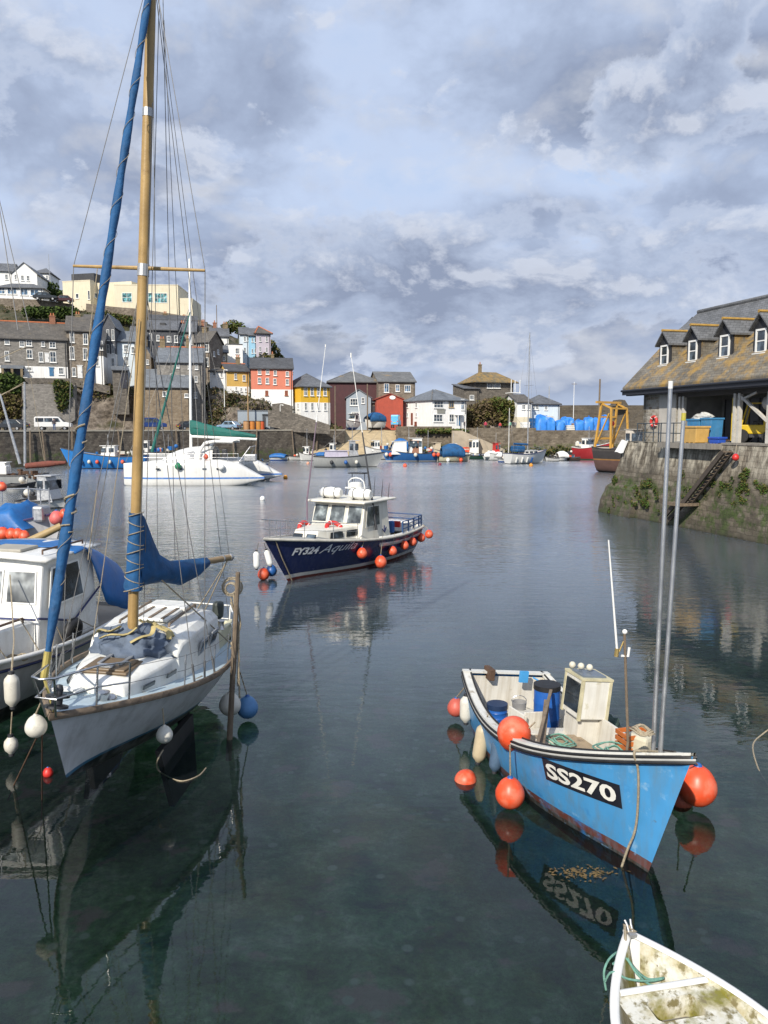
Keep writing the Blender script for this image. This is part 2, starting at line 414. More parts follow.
m2 = t.n.new('ShaderNodeMixShader'); t.link(t.ramp(t.math('DIVIDE', s3.outputs[1], 100.), [(.1, .02), (.17, .12), (.3, .46), (.5, .62)]), m2.inputs[0]); t.link(tr.outputs[0], m2.inputs[1]); t.link(mk.outputs[0], m2.inputs[2])
t.link(t.math('MULTIPLY', fr.outputs[0], 1.3, True), mx.inputs[0]); t.link(m2.outputs[0], mx.inputs[1]); t.link(gl.outputs[0], mx.inputs[2]); t.link(mx.outputs[0], out.inputs[0])
sheet('water', -2500, 2500, -300, 4000, 0, m)
m, t, b, oc = mat0('seabed_weed')
n1 = t.noise(oc, 1.3, 8, .68, .4); n2 = t.noise(oc, 7, 6, .7); n3 = t.noise(oc, .5, 4, .5)
c = t.ramp(n1, [(.33, (.02, .05, .018)), (.45, (.09, .2, .05)), (.56, (.22, .33, .15)), (.68, (.45, .48, .33))])
c = t.mix(1., c, t.ramp(n2, [(.3, .45), (.7, 1.35)]), 'MULTIPLY')
c = t.mix(t.ramp(t.noise(t.mapping(oc, loc=(5, 3, 0)), 1.1, 4, .5), [(.6, 0.), (.66, .75)]), c, (.5, .27, .26))
vr = t.new('ShaderNodeTexVoronoi', Scale=2.6); t.link(t.mapping(oc, (1, 1, 0)), vr.inputs['Vector'])
sep_ = t.n.new('ShaderNodeSeparateColor'); t.link(vr.outputs['Color'], sep_.inputs[0])
peb = t.math('MULTIPLY', t.ramp(vr.outputs['Distance'], [(.16, 1.), (.26, 0.)]), t.ramp(sep_.outputs[0], [(.62, 0.), (.75, .8)]))
c = t.mix(peb, c, (.5, .5, .4))
n = t.mix(t.ramp(n3, [(.4, 0.), (.8, .35)]), c, (.21, .28, .3))
t.link(n, b.inputs['Base Color']); b.inputs['Roughness'].default_value = 1.
bn = t.new('ShaderNodeBump', Strength=.9, Distance=.3); t.link(n2, bn.inputs['Height']); t.link(bn.outputs[0], b.inputs['Normal'])
sheet('seabed_ground', -2600, 2600, -310, 4100, -1.7, m)
# ------------------------------------------------------------------ stone of the harbour
S_quay = masonry('quay_stone', [(.035, .03, .025), (.075, .062, .05), (.11, .095, .075), (.15, .13, .105)], (.06, .052, .043), .62, .3, .02, bump=.9, moss=((.045, .065, .018), 2.0, 2.2, 1.0))
S_far = masonry('harbour_wall_stone', [(.075, .062, .045), (.13, .105, .075), (.18, .15, .11), (.24, .2, .15)], (.12, .1, .075), .6, .27, .02, bump=.9, moss=((.06, .075, .018), 2.6, 2.0, .9))
S_outer = masonry('outer_wall_stone', [(.06, .05, .04), (.1, .085, .065), (.14, .12, .09)], (.09, .075, .06), .8, .35, .02, bump=.9)
S_cope = mat('pale_coping_stone', (.36, .33, .27), .85, .2, 1.5, bump=.4)
S_road = mat('quay_road_tarmac', (.12, .115, .105), .9, .2, .8, bump=.3)
S_pier = masonry('pier_stone', [(.06, .05, .038), (.11, .092, .068), (.165, .14, .105), (.24, .21, .165)], (.13, .112, .085), .55, .27, .02, bump=1., moss=((.032, .055, .008), 2.7, 2.8, .7), dirt=.55, pale=((.5, .46, .37), 2.7))
def QY(px): return lerp(100, 142, (px + 60) / 405)
def QH(px): return 112 + (px + 60) * .055
def road_pt(px, dy, z):
    Y = QY(px) + dy; d = ray(px, 430); return V((d.x * Y / d.y, Y, z))
# left quay: wall, road on top, coping
mb = MB(); cp = MB(); rd = MB()
N = 40
pxs = [-160 + (345 + 160) * i / N for i in range(N + 1)]
mb.grid(lambda u, v: road_pt(lerp(-160, 345, u), lerp(-1.2, 0, v) + .15 * noise.noise((u * 60, v * 6, 0)), lerp(-2.2, 4.85, v)), 80, 10)
mb.add([road_pt(345, -1.2, -2.2), road_pt(345, 0, 4.85), road_pt(345, 45, 4.85), road_pt(345, 45, -2.2)], [(0, 1, 2, 3)])
struct(mb.build('quay_wall', S_quay))
for a, b_ in zip(pxs, pxs[1:]):
    q = [road_pt(a, -.12, 4.85), road_pt(b_, -.12, 4.85), road_pt(b_, .7, 4.85), road_pt(a, .7, 4.85)]
    cp.slab(q, (0, 0, .22))
    rd.add([road_pt(a, .7, 4.99), road_pt(b_, .7, 4.99), road_pt(b_, 26, 5.0), road_pt(a, 26, 5.0)], [(0, 1, 2, 3)])
struct(cp.build('quay_coping', S_cope)); struct(rd.build('quay_road', S_road))
# far shore: slipway, wall, land behind
m_sand = mat('sand_of_the_slip', (.42, .33, .2), .95, .2, 1.2, bump=.4, spots=(((.25, .21, .14), .55, .5, .2),))
def gp(px, Y, z): d = ray(px, 430); return V((d.x * Y / d.y, Y, z))
mb = MB(); mb.grid(lambda u, v: gp(lerp(lerp(296, 342, v), 402, u), lerp(132, 148, v), lerp(-.9, 4.93, v) + .12 * noise.noise((u * 9, v * 12, 3))), 14, 24)
struct(mb.build('slipway', m_sand, smooth=60))
mb = MB()
mb.grid(lambda u, v: gp(lerp(396, 700, u), 141 + lerp(-.7, 0, v) + .2 * noise.noise((u * 70, v * 6, 9)), lerp(-2.2, 4.9, v)), 70, 10)
mb.add([gp(396, 140.3, -2.2), gp(396, 141, 4.9), gp(396, 172, 4.9), gp(396, 172, -2.2)], [(0, 1, 2, 3)])
struct(mb.build('harbour_wall', S_far))
mb = MB(); mb.add([gp(396, 141.0, 4.9), gp(700, 141.0, 4.9), gp(900, 600, 4.92), gp(300, 600, 4.92), gp(336, 147.7, 4.9), gp(396, 147.7, 4.9)], [(0, 1, 2, 3, 4, 5)])
struct(mb.build('far_quay_ground', mat('far_quay_tarmac', (.16, .15, .135), .9, .2, .4)))
mb = MB(); mb.slab([gp(452, 139.2, 4.85), gp(462, 139.2, 4.85), gp(505, 137.6, 1.6), gp(505, 137.6, -2), gp(452, 139.2, -2)], (0, 2.2, 0))
struct(mb.build('sloping_path', [mat('ramp_concrete', (.34, .29, .22), .9, .15, 1.)]))
mb = MB()
mb.slab([gp(540, 172, 4), gp(660, 168, 4), gp(660, 168, 10.1), gp(600, 170, 10.2), gp(540, 172, 10.2)], (1, 5, 0))
mb.slab([gp(615, 167, 9.9), gp(628, 167, 9.9), gp(624, 167, 11.2), gp(619, 167, 11.3)], (0, 5, 0))
tag(mb.build('harbour_wall_tower', S_outer), 'long dark stone outer harbour wall behind the blue tarpaulin heaps', 'harbour wall').name = 'outer_harbour_wall'
# ------------------------------------------------------------------ the hill on the left
m, t, b, oc = mat0('hillside')
geo = t.n.new('ShaderNodeNewGeometry'); s3 = t.n.new('ShaderNodeSeparateXYZ'); t.link(geo.outputs['Normal'], s3.inputs[0])
n1 = t.noise(oc, .5, 9, .7); n2 = t.noise(t.mapping(oc, (1, 1, .6)), .28, 8, .65)
vor = t.new('ShaderNodeTexVoronoi', Scale=.9); t.link(t.mapping(oc, (1, 1, 1.3)), vor.inputs['Vector'])
rn = t.math('ADD', t.math('MULTIPLY', t.noise(oc, 2.2, 9, .75), .75), t.math('MULTIPLY', vor.outputs['Distance'], .3))
rock = t.ramp(rn, [(.3, (.045, .037, .03)), (.45, (.14, .115, .09)), (.58, (.25, .21, .17)), (.72, (.38, .33, .27))])
scrub = t.ramp(n1, [(.3, (.025, .034, .012)), (.5, (.06, .06, .025)), (.7, (.13, .1, .055))])
f = t.math('ADD', t.math('MULTIPLY', s3.outputs[2], .9), t.math('MULTIPLY', t.math('SUBTRACT', n2, .5), 1.5))
t.link(t.mix(t.ramp(f, [(.5, 0.), (.72, 1.)]), rock, scrub), b.inputs['Base Color']); b.inputs['Roughness'].default_value = .95
bn = t.new('ShaderNodeBump', Strength=1., Distance=.7); t.link(rn, bn.inputs['Height']); t.link(bn.outputs[0], b.inputs['Normal'])
M_hill = m
TR = [  # (behind the quay edge by, height seen in the picture along it)
    (9.5, None),
    (12, [(-160, 380), (0, 381), (70, 382), (110, 389), (140, 400), (150, 424), (203, 428), (207, 392), (250, 398), (293, 414), (330, 429), (345, 430)]),
    (26, [(-160, 374), (0, 375), (100, 378), (140, 376), (205, 376), (225, 376), (250, 386), (293, 402), (330, 428), (345, 430)]),
    (38, [(-160, 330), (0, 331), (100, 340), (140, 352), (200, 364), (240, 366), (270, 376), (293, 396), (330, 426), (345, 430)]),
    (52, [(-160, 309), (0, 310), (70, 315), (130, 318), (200, 338), (240, 355), (262, 356), (283, 370), (300, 398), (330, 426), (345, 430)]),
    (64, [(-160, 303), (0, 303), (70, 308), (140, 314), (205, 328), (240, 346), (262, 344), (280, 362), (295, 397), (330, 426), (345, 430)]),
    (85, [(-160, 298), (0, 298), (60, 302), (110, 306), (190, 312), (205, 322), (235, 338), (262, 346), (280, 364), (295, 400), (330, 427), (345, 430)]),
    (230, [(-160, 340), (0, 340), (345, 428)])]
def terr(px, k):
    dy, pr = TR[k]; Y = QH(px) + dy
    if pr is None: p = road_pt(px, Y - QY(px), 4.6); return p
    return at_y(px, poly(pr, px), Y)
def terr_at(px, r):                       # r: continuous row number
    k = min(int(r), len(TR) - 2); return terr(px, k).lerp(terr(px, k + 1), r - k)
def hill(u, v):
    px = lerp(-160, 345, u); r = v * (len(TR) - 1)
    p = terr_at(px, r)
    edge = min(1, r * 3, (len(TR) - 1 - r) * 3) * min(1, (1 - u) * 12)
    n = noise.fractal((p.x * .22, p.y * .22, p.z * .35), 1., 2., 4)
    return p + V((n * .5 * edge, -n * 1.5 * edge, n * .6 * edge))
mb = MB(); mb.grid(hill, 130, 56)
struct(mb.build('hillside', M_hill, smooth=50, normals=False))
# ------------------------------------------------------------------ foliage
def leafmat(name, a, b_):
    m, t, b, oc = mat0(name)
    oi = t.n.new('ShaderNodeObjectInfo')
    n1 = t.noise(oc, 1.1, 5, .7)
    t.link(t.ramp(n1, [(.3, a), (.7, b_)]), b.inputs['Base Color']); b.inputs['Roughness'].default_value = .8
    b.inputs['Specular IOR Level'].default_value = .2
    return m
L_green = leafmat('bright_leaves', (.03, .06, .012), (.1, .14, .03))
L_dark = leafmat('dark_leaves', (.014, .026, .009), (.05, .075, .02))
L_brown = leafmat('dry_scrub', (.045, .035, .02), (.17, .125, .07))
L_olive = leafmat('olive_ivy', (.05, .05, .014), (.15, .13, .04))
def leaves(mb, c, r, n, size, nm=1):
    for _ in range(n):
        while True:
            q = V((RND.uniform(-1, 1), RND.uniform(-1, 1), RND.uniform(-1, 1)))
            if .25 < q.length < 1: break
        k = 1 + .22 * noise.noise((q.x * 2 + c[0], q.y * 2 + c[1], q.z * 2))
        p = V((c[0] + q.x * r[0] * k, c[1] + q.y * r[1] * k, c[2] + q.z * r[2] * k))
        a = V((RND.gauss(0, 1), RND.gauss(0, 1), RND.gauss(0, 1))).normalized(); b_ = a.orthogonal().normalized()
        s = size * RND.uniform(.6, 1.4)
        mb.m = RND.randrange(nm)
        mb.add([p - a * s, p + b_ * s * .7, p + a * s, p - b_ * s * .7], [(0, 1, 2, 3)])
def bush(name, label, cat, spots, mats, n=260, size=.22, group=None, flat=None):
    """spots: (px, py, Y, half width px, half height px)"""
    mb = MB()
    for (px, py, Y, hw, hh) in spots:
        c = at_y(px, py, Y); k = Y / FOC
        leaves(mb, c, (flat, hw * k * 1.5, hh * k) if flat else (hw * k, min(hw * k, 1.8), hh * k), n, size, len(mats))
    return tag(mb.build(name, mats, normals=False), label, cat, group)
bush('hedge', 'long clipped green hedge on the terrace below the parked dark cars', 'hedge', [(x, 312 + (x - 30) * .02, QH(x) + 46, 7, 6) for x in range(30, 74, 6)], [L_green, L_dark], 300, .28)
bush('hedge', 'green hedge beside the garden of the white hilltop house', 'hedge', [(x, y, QH(x) + 74, 7, 6) for x, y in ((46, 294), (54, 295), (61, 296), (44, 286), (52, 288))], [L_green, L_dark], 240, .3)
bush('ivy', 'curtain of green ivy hanging down the grey retaining wall', 'ivy', [(x, y, QH(x) + 9.6, 5, 6) for x, y in ((57, 386), (62, 386), (68, 387), (58, 393), (64, 394), (68, 393), (60, 400), (65, 401), (62, 407))], [L_green, L_dark, L_olive], 220, .2)
bush('bush', 'dense dark green bush at the left edge below the stone terrace', 'bush', [(x, y, QH(x) + 11, 8, 7) for x, y in ((-14, 380), (-2, 379), (9, 379), (17, 383), (-8, 388), (4, 388), (13, 390))], [L_green, L_dark], 260, .24)
bush('bush', 'tawny dry scrub sprawling under the green bush at the left edge', 'bush', [(x, y, QH(x) + 9.8, 8, 8) for x, y in ((-4, 400), (8, 400), (18, 402), (0, 410), (14, 411))], [L_brown, L_olive], 240, .22)
bush('bush', 'green bush on the terrace bank above the slate roofs', 'bush', [(x, y, QH(x) + 48, 7, 4) for x, y in ((106, 315), (114, 317), (122, 319), (128, 320))], [L_green, L_olive], 220, .26)
bush('tree_bush', 'round green tree top behind the chimneys on the ridge', 'tree', [(232, 326, 210, 9, 6), (238, 328, 210, 8, 6), (226, 330, 210, 7, 5)], [L_olive, L_green], 300, .3).name = 'ridge_tree'
bush('bush', 'dark gorse clump on the rocky crag beside the cream house end', 'bush', [(x, y, QH(x) + 46, 6, 6) for x, y in ((271, 346), (275, 352), (279, 359), (283, 366), (287, 373), (270, 354), (276, 362))], [L_dark, L_olive], 220, .26)
bush('bush', 'low scrub in front of the pale lilac house on the ridge', 'bush', [(x, y, QH(x) + 38, 5, 4) for x, y in ((258, 359), (264, 356), (268, 359))], [L_olive, L_dark], 160, .22)
# scrub that clothes the bank under the coloured houses: too tangled to count
mb = MB()
for _ in range(330):
    px = RND.uniform(203, 338); r = RND.uniform(.0, 1.35)
    if 148 < px < 204 and r < 1.2: continue
    p = terr_at(px, r)
    if RND.random() < .32: continue
    k = RND.uniform(.5, 1.25)
    leaves(mb, (p.x, p.y - .3, p.z + .25 * k), (k * 1.3, k, k * .75), int(34 * k), .2, 4)
for _ in range(240):
    px = RND.uniform(-20, 150); r = RND.choice([RND.uniform(.75, 1.2), RND.uniform(3, 6)])
    p = terr_at(px, r); k = RND.uniform(.4, .9)
    leaves(mb, (p.x, p.y - .2, p.z + .1), (k * 1.2, k, k * .6), int(26 * k), .19, 4)
tag(mb.build('undergrowth', [L_dark, L_olive, L_brown, L_brown], normals=False), 'brown and green scrub over the rocky bank', 'undergrowth', kind='stuff')
# ------------------------------------------------------------------ buildings
W_stone = masonry('brown_rubble_stone', [(.09, .07, .052), (.18, .145, .11), (.26, .215, .165), (.34, .285, .225)], (.19, .17, .14), .5, .24, .03)
W_grey = masonry('grey_rubble_stone', [(.13, .122, .108), (.21, .197, .177), (.28, .262, .238), (.36, .335, .3)], (.22, .21, .19), .5, .24, .03)
W_dstone = masonry('dark_rubble_stone', [(.065, .058, .05), (.125, .11, .092), (.185, .162, .135), (.25, .22, .18)], (.12, .11, .095), .5, .24, .03)
W_rust = masonry('warm_rubble_stone', [(.12, .09, .06), (.2, .15, .1), (.27, .21, .14), (.3, .25, .19)], (.22, .19, .15), .5, .26, .03)
def render_(name, c, d=(.4, .36, .3)): return mat(name, c, .85, .07, .8, bump=.15, bsc=12, streak=(d, .3, 1.1), spots=((mul(c, .72), .62, .7, .25),))
W_white = render_('white_render', (.8, .8, .78)); W_cream = render_('cream_render', (.66, .6, .45), (.4, .33, .22))
W_coral = render_('coral_render', (.6, .2, .13), (.4, .15, .1)); W_yellow = render_('yellow_render', (.68, .41, .03), (.4, .25, .05))
W_ochre = render_('ochre_render', (.58, .37, .1), (.4, .26, .1)); W_lblue = render_('light_blue_render', (.27, .5, .66)); W_pblue = render_('pale_blue_render', (.58, .66, .72))
W_lilac = render_('lilac_render', (.55, .5, .56)); W_pcream = render_('pale_cream_render', (.66, .63, .46)); W_bgrey = render_('blue_grey_render', (.3, .35, .4))
W_maroon = mat('maroon_boarding', (.075, .03, .034), .8, .25, 1., bump=.4, streak=((.04, .02, .022), .6))
W_redb = mat('red_boarding', (.38, .07, .04), .7, .15, 1.2, bump=.3, streak=((.22, .03, .015), .6, 2.5))
W_slateh = masonry('slate_hanging', [(.05, .055, .065), (.08, .085, .098), (.11, .115, .13)], (.03, .03, .035), .35, .2, .012, rough=.6)
def slate(name, cols, lich=None): return masonry(name, cols, (.03, .03, .03), .4, .24, .014, lich=lich, bump=.5, rough=.62, vscale=1.6, dirt=.35)
R_slate = slate('grey_slate', [(.09, .095, .105), (.14, .147, .16), (.19, .2, .215)], ((.24, .2, .12), .63, .6))
R_blue = slate('blue_slate', [(.12, .135, .155), (.175, .195, .22), (.22, .245, .27)])
R_brown = slate('brown_slate', [(.075, .068, .06), (.12, .108, .092), (.165, .148, .125)], ((.2, .16, .09), .58, .8))
R_dark = slate('dark_slate', [(.05, .052, .056), (.085, .087, .092), (.115, .118, .125)], ((.16, .14, .1), .64, .7))
R_lich = slate('orange_lichened_slate', [(.13, .11, .07), (.19, .155, .085), (.23, .195, .12)], ((.31, .19, .05), .43, 1.3))
R_part = slate('slate_with_lichen', [(.11, .112, .115), (.17, .172, .17), (.22, .22, .212)], ((.4, .24, .05), .55, .35))
R_tile = mat('orange_ridge_tile', (.42, .13, .05), .8, .25, 4, bump=.3)
C_brick = masonry('chimney_brick', [(.24, .08, .045), (.33, .12, .065), (.38, .16, .09)], (.3, .24, .18), .25, .09, .012)
C_stonec = masonry('chimney_stone', [(.16, .12, .07), (.24, .18, .1), (.3, .24, .15)], (.2, .17, .12), .4, .2, .02)
M_pot = mat('clay_chimney_pot', (.42, .16, .07), .8, .2, 5)
M_gutter = mat('black_gutter', (.025, .025, .028), .5)
M_teal = glass('teal_glazing', (.06, .16, .17)); M_bwin = glass('blue_reflecting_glass', (.05, .09, .14))
M_doorb = mat('blue_door_paint', (.05, .16, .3), .5); M_doorw = mat('white_door_paint', (.7, .7, .68), .5); M_doord = mat('dark_door_paint', (.03, .03, .04), .5); M_doorr = mat('brown_red_door_paint', (.2, .06, .035), .6)
class Frame:
    def __init__(s, A, d): s.A = A; s.d = V((d[0], d[1]))
    def loc(s, px, py):
        r = ray(px, py); m = r.x / r.y
        t_ = (m * s.A.y - s.A.x) / (s.d.x - m * s.d.y)
        y = s.A.y + t_ * s.d.y
        return t_, EYE + r.z / r.y * y
def window(parent, x, y, z, w, h, turn=0, frame=None, pane=None, bars=(1, 1), name='window', sill=True, arch=False):
    frame = frame or M_frame; pane = pane or M_glass
    mb = MB(); b = min(.1, w * .14); dpt = .07
    mb.box((-w / 2 + b / 2, -dpt / 2, 0), (b, dpt, h)); mb.box((w / 2 - b / 2, -dpt / 2, 0), (b, dpt, h))
    mb.box((0, -dpt / 2, h / 2 - b / 2), (w - 2 * b, dpt, b)); mb.box((0, -dpt / 2, -h / 2 + b / 2), (w - 2 * b, dpt, b))
    nv, nh = bars
    for i in range(nv): mb.box((-w / 2 + w * (i + 1) / (nv + 1), -dpt / 2 + .01, 0), (b * .55, dpt - .03, h - 2 * b))
    for i in range(nh): mb.box((0, -dpt / 2 + .012, -h / 2 + h * (i + 1) / (nh + 1)), (w - 2 * b, dpt - .034, b * .6))
    if sill: mb.box((0, -.09, -h / 2 - .05), (w + .16, .18, .1))
    f = mb.build(name, frame, parent)
    f.location = (x, y, z); f.rotation_euler = (0, 0, turn)
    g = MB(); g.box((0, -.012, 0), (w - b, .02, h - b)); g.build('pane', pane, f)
    return f
def chimney(roof, x, y, z0, z1, w, m, pots=2):
    mb = MB(); mb.box((x, y, (z0 + z1) / 2), (w, w * .75, z1 - z0)); mb.box((x, y, z1 - .12), (w + .14, w * .75 + .14, .14))
    c = mb.build('chimney', m, roof)
    pb = MB()
    for i in range(pots):
        px_ = x + (i - (pots - 1) / 2) * w * .45
        pb.lathe([(.11, z1 - .08), (.13, z1 + .05), (.1, z1 + .4), (.13, z1 + .45)], (px_, y, 0), 8)
    if pots: tag(pb.build('chimney_pots', M_pot, roof), None, None)
def house(label, px0, px1, yb, ye, yr, Y, yaw=15, D=8, roof='x', wall=None, roofm=None, wins=(), chims=(), doors=(), low=None, over=.25, name='house', lwins=(), rwins=(), ridge=None, cat='house', wframe=None, pane=None, bars=(1, 1), hipw=None, fdn=4, roofth=.16, gutter=True):
    a = rad(yaw); A = at_y(px0, yb, Y); d = (math.cos(a), math.sin(a)); F = Frame(A, d)
    W = F.loc(px1, yb)[0]; mid = (px0 + px1) / 2
    he = F.loc(mid, ye - 1.2)[1] - A.z
    # ridge height is seen at the ridge's own distance
    yy = A.y + d[1] * W / 2 + (D / 2 * math.cos(a) if roof in ('x', 'hip') else 0 if roof == 'y' else D * math.cos(a))
    hr = at_y(mid, yr, yy).z - A.z - .22
    T = thing(name, label, cat, A, a)
    wm = MB()
    prof = {'x': [(0, -fdn), (D, -fdn), (D, he), (D / 2, hr), (0, he)], 'mono': [(0, -fdn), (D, -fdn), (D, hr), (0, he)]}
    if roof in prof: wm.slab([(0, y, z) for y, z in prof[roof]], (W, 0, 0))
    elif roof == 'y': wm.slab([(0, 0, -fdn), (W, 0, -fdn), (W, 0, he), (W / 2, 0, hr), (0, 0, he)], (0, D, 0))
    else: wm.box((W / 2, D / 2, (he - fdn) / 2), (W, D, he + fdn))
    wm.build('wall', wall, T)
    if low:
        zl = F.loc(mid, low[1])[1] - A.z
        lb = MB(); lb.box((W / 2, D / 2, (zl - fdn) / 2), (W + .06, D + .06, zl + fdn)); lb.build('ground_floor_wall', low[0], T)
    o = over; up = (0, 0, roofth); rb = MB(); e = .03
    if roof == 'x':
        s = (hr - he) / (D / 2)
        rb.slab([(-o, -o, he - o * s + e), (W + o, -o, he - o * s + e), (W + o, D / 2, hr + e), (-o, D / 2, hr + e)], up)
        rb.slab([(-o, D / 2, hr + e), (W + o, D / 2, hr + e), (W + o, D + o, he - o * s + e), (-o, D + o, he - o * s + e)], up)
    elif roof == 'y':
        s = (hr - he) / (W / 2)
        rb.slab([(-o, -o, he - o * s + e), (W / 2, -o, hr + e), (W / 2, D + o, hr + e), (-o, D + o, he - o * s + e)], up)
        rb.slab([(W / 2, -o, hr + e), (W + o, -o, he - o * s + e), (W + o, D + o, he - o * s + e), (W / 2, D + o, hr + e)], up)
    elif roof == 'mono':
        s = (hr - he) / D
        rb.slab([(-o, -o, he - o * s + e), (W + o, -o, he - o * s + e), (W + o, D + o, hr + o * s + e), (-o, D + o, hr + o * s + e)], up)
    elif roof == 'hip':
        k = (min(W, D) / 2 if hipw is None else hipw); x0, x1 = k, max(W - k, k + .05); y0 = D / 2; z = he + e; o += .1
        z -= o * (hr - he) / (D / 2)
        a_, b_, c_, d_ = (-o, -o, z), (W + o, -o, z), (W + o, D + o, z), (-o, D + o, z)
        r0, r1 = (x0, y0, hr + e), (x1, y0, hr + e)
        rb.slab([a_, b_, r1, r0], up); rb.slab([b_, c_, r1], up); rb.slab([c_, d_, r0, r1], up); rb.slab([d_, a_, r0], up)
    else:
        rb.box((W / 2, D / 2, he + .1), (W + .1, D + .1, .2))
    ro = rb.build('roof', roofm, T)
    if gutter and roof in ('x', 'hip', 'mono'):
        gz = he - o * (hr - he) / (D if roof == 'mono' else D / 2) - .02
        gb = MB(); gb.tube([(-o, -o - .05, gz), (W + o, -o - .05, gz)], .07, 6)
        if yaw < 60: gb.tube([(W - .25, -.08, gz), (W - .25, -.08, -1)], .05, 6)
        gb.build('gutter', M_gutter, T)
    if ridge:
        rt = MB()
        if roof == 'x': rt.tube([(-o, D / 2, hr + .16), (W + o, D / 2, hr + .16)], .16, 6)
        elif roof == 'hip':
            rt.tube([r0, r1], .18, 6)
            for p_, q_ in ((a_, r0), (b_, r1)): rt.tube([V(p_) + V((0, 0, .12)), V(q_) + V((0, 0, .1))], .15, 6)
        else: rt.tube([(W / 2, -o, hr + .16), (W / 2, D + o, hr + .16)], .16, 6)
        rt.build('ridge_tiles', ridge, ro)
    def put(fr, lst, side):
        for q in lst:
            px, py, wp, hp = q[:4]; st = q[4] if len(q) > 4 else {}
            s0, z = fr.loc(px, py); s1 = fr.loc(px + wp / 2, py)[0]; s2 = fr.loc(px - wp / 2, py)[0]
            ww = abs(s1 - s2); hh = abs(fr.loc(px, py - hp / 2)[1] - fr.loc(px, py + hp / 2)[1])
            pr = .03 if low and z - A.z < zl else 0
            kw = dict(frame=wframe, pane=pane, bars=bars); kw.update(st)
            if side == 'f': window(T, s0, -pr, z - A.z, ww, hh, 0, **kw)
            elif side == 'l': window(T, -pr, s0, z - A.z, ww, hh, -math.pi / 2, **kw)
            else: window(T, W + pr, s0, z - A.z, ww, hh, math.pi / 2, **kw)
    put(F, wins, 'f')
    bd = (-math.sin(a), math.cos(a))
    if lwins: put(Frame(A, bd), lwins, 'l')
    if rwins: put(Frame(A + V((d[0] * W, d[1] * W, 0)), bd), rwins, 'r')
    for (px, py, wp, hp, m) in doors:
        s0, z = F.loc(px, py); k = A.y / FOC
        mb = MB(); mb.box((s0, -.05, z - A.z), (wp * k, .1, hp * k)); mb.box((s0, -.07, z - A.z + hp * k / 2 + .06), (wp * k + .2, .14, .12))
        dd = mb.build('door', m, T)
        hb = MB(); hb.box((s0 + wp * k * .34, -.13, z - A.z), (.06, .06, .2)); hb.build('handle', M_steel, dd)
    for (px, py, wp, m, fy, np) in chims:
        yy = A.y + D * fy * math.cos(a); P_ = at_y(px, py, yy); k = yy / FOC
        lx = (P_.x - A.x) * d[0] + (yy - A.y) * d[1]
        lx = min(max(lx, wp * k * .5), W - wp * k * .5) if roof != 'flat' else lx
        chimney(ro, lx, D * fy, he - .5, P_.z - A.z - .3, wp * k, m, np)
    T['dims'] = [W, D, he, hr]
    return T
Q = QH
# --- the terrace over the quay wall
house('wide grey stone cottage with orange ridge tiles and whitewashed ground floor over the ivied wall', -24, 68, 378, 339.6, 321.5, Q(-24) + 13, 20, 9, 'x', W_grey, R_brown, ridge=R_tile,
      wins=[(-12, 341, 5, 7), (7, 341, 5, 7), (22, 344, 5, 6), (29, 343, 6, 6), (43, 344, 3.5, 5), (52.5, 345, 6.5, 6), (-12, 356, 5, 9), (7, 356, 4.5, 10), (29.5, 354, 6, 9), (41, 357, 4.5, 10), (53, 357, 6.5, 11), (29, 369, 6, 4), (61, 371, 5, 7)],
      doors=[(47, 358, 4, 9, M_doorw), (51.5, 372, 4, 8, M_doorb), (22.5, 371, 3, 8, M_doord)], chims=[(50.7, 310.5, 5.5, C_brick, .5, 2), (-10, 313, 5, C_brick, .5, 2)], low=(W_white, 366))
house('taller brown stone cottage with white sash windows joined to the right of the grey terrace', 68.3, 92.5, 380, 332, 316, Q(68) + 13, 18, 9, 'x', W_stone, R_brown,
      wins=[(72, 337, 4.5, 11), (85.5, 339, 4.8, 11), (72, 353, 4.8, 13), (85.3, 354, 4.5, 12), (74, 372, 4, 9)], doors=[(80, 372, 4.5, 12, M_doorw)], chims=[(77.5, 312, 5, C_stonec, .5, 2)])
house('narrow grey cottage with whitewashed ground floor partly behind the rolled blue sail', 92.8, 104, 380, 346, 332, Q(93) + 13.5, 10, 8, 'x', W_dstone, R_dark, wins=[(101.3, 345.5, 3, 9), (97, 362, 3.4, 8), (95.5, 345.5, 3, 9)], low=(W_white, 356))
house('tall thin slate hung house with gable to the harbour and white ground floor', 104.2, 116.5, 377, 327, 313, Q(104) + 17, 8, 10, 'y', W_slateh, R_blue, wins=[(108, 335, 2.6, 11), (113, 335, 2.6, 11), (108, 349, 2.6, 9), (113, 349, 2.6, 9), (113, 363, 3.2, 10)], low=(W_white, 354))
house('small white cottage with two stacked sash windows beside the yellow mast', 117, 137, 372, 342.5, 331, Q(117) + 18, 8, 7, 'x', W_pblue, R_blue, wins=[(126, 348.5, 4.5, 7.5), (126, 361, 4.5, 9), (133, 350, 3.5, 7)])
house('small dark grey stone shed at the edge of the cliff', 113.5, 128.5, 390, 371.5, 366, Q(113) + 9.5, 20, 5, 'mono', W_dstone, R_blue, doors=[(124, 381, 6, 14, M_doord)], name='shed', cat='shed')
house('large grey stone warehouse with blue slate roof and tall walls down to the quay road', 159, 203.5, 433, 363.5, 347, Q(159) + 10, 9, 10, 'x', W_grey, R_blue, ridge=R_tile,
      wins=[(171.5, 376.5, 2.6, 6), (183, 378, 4, 6), (189.5, 366.5, 3, 5), (196.5, 367, 3, 5), (196, 379, 3, 6), (195.5, 395, 3, 6), (178, 366, 3, 4)], chims=[(144.5 + 16, 337, 5, C_stonec, .5, 2), (188, 336, 4.5, C_stonec, .5, 2)], name='stone_warehouse', cat='warehouse')
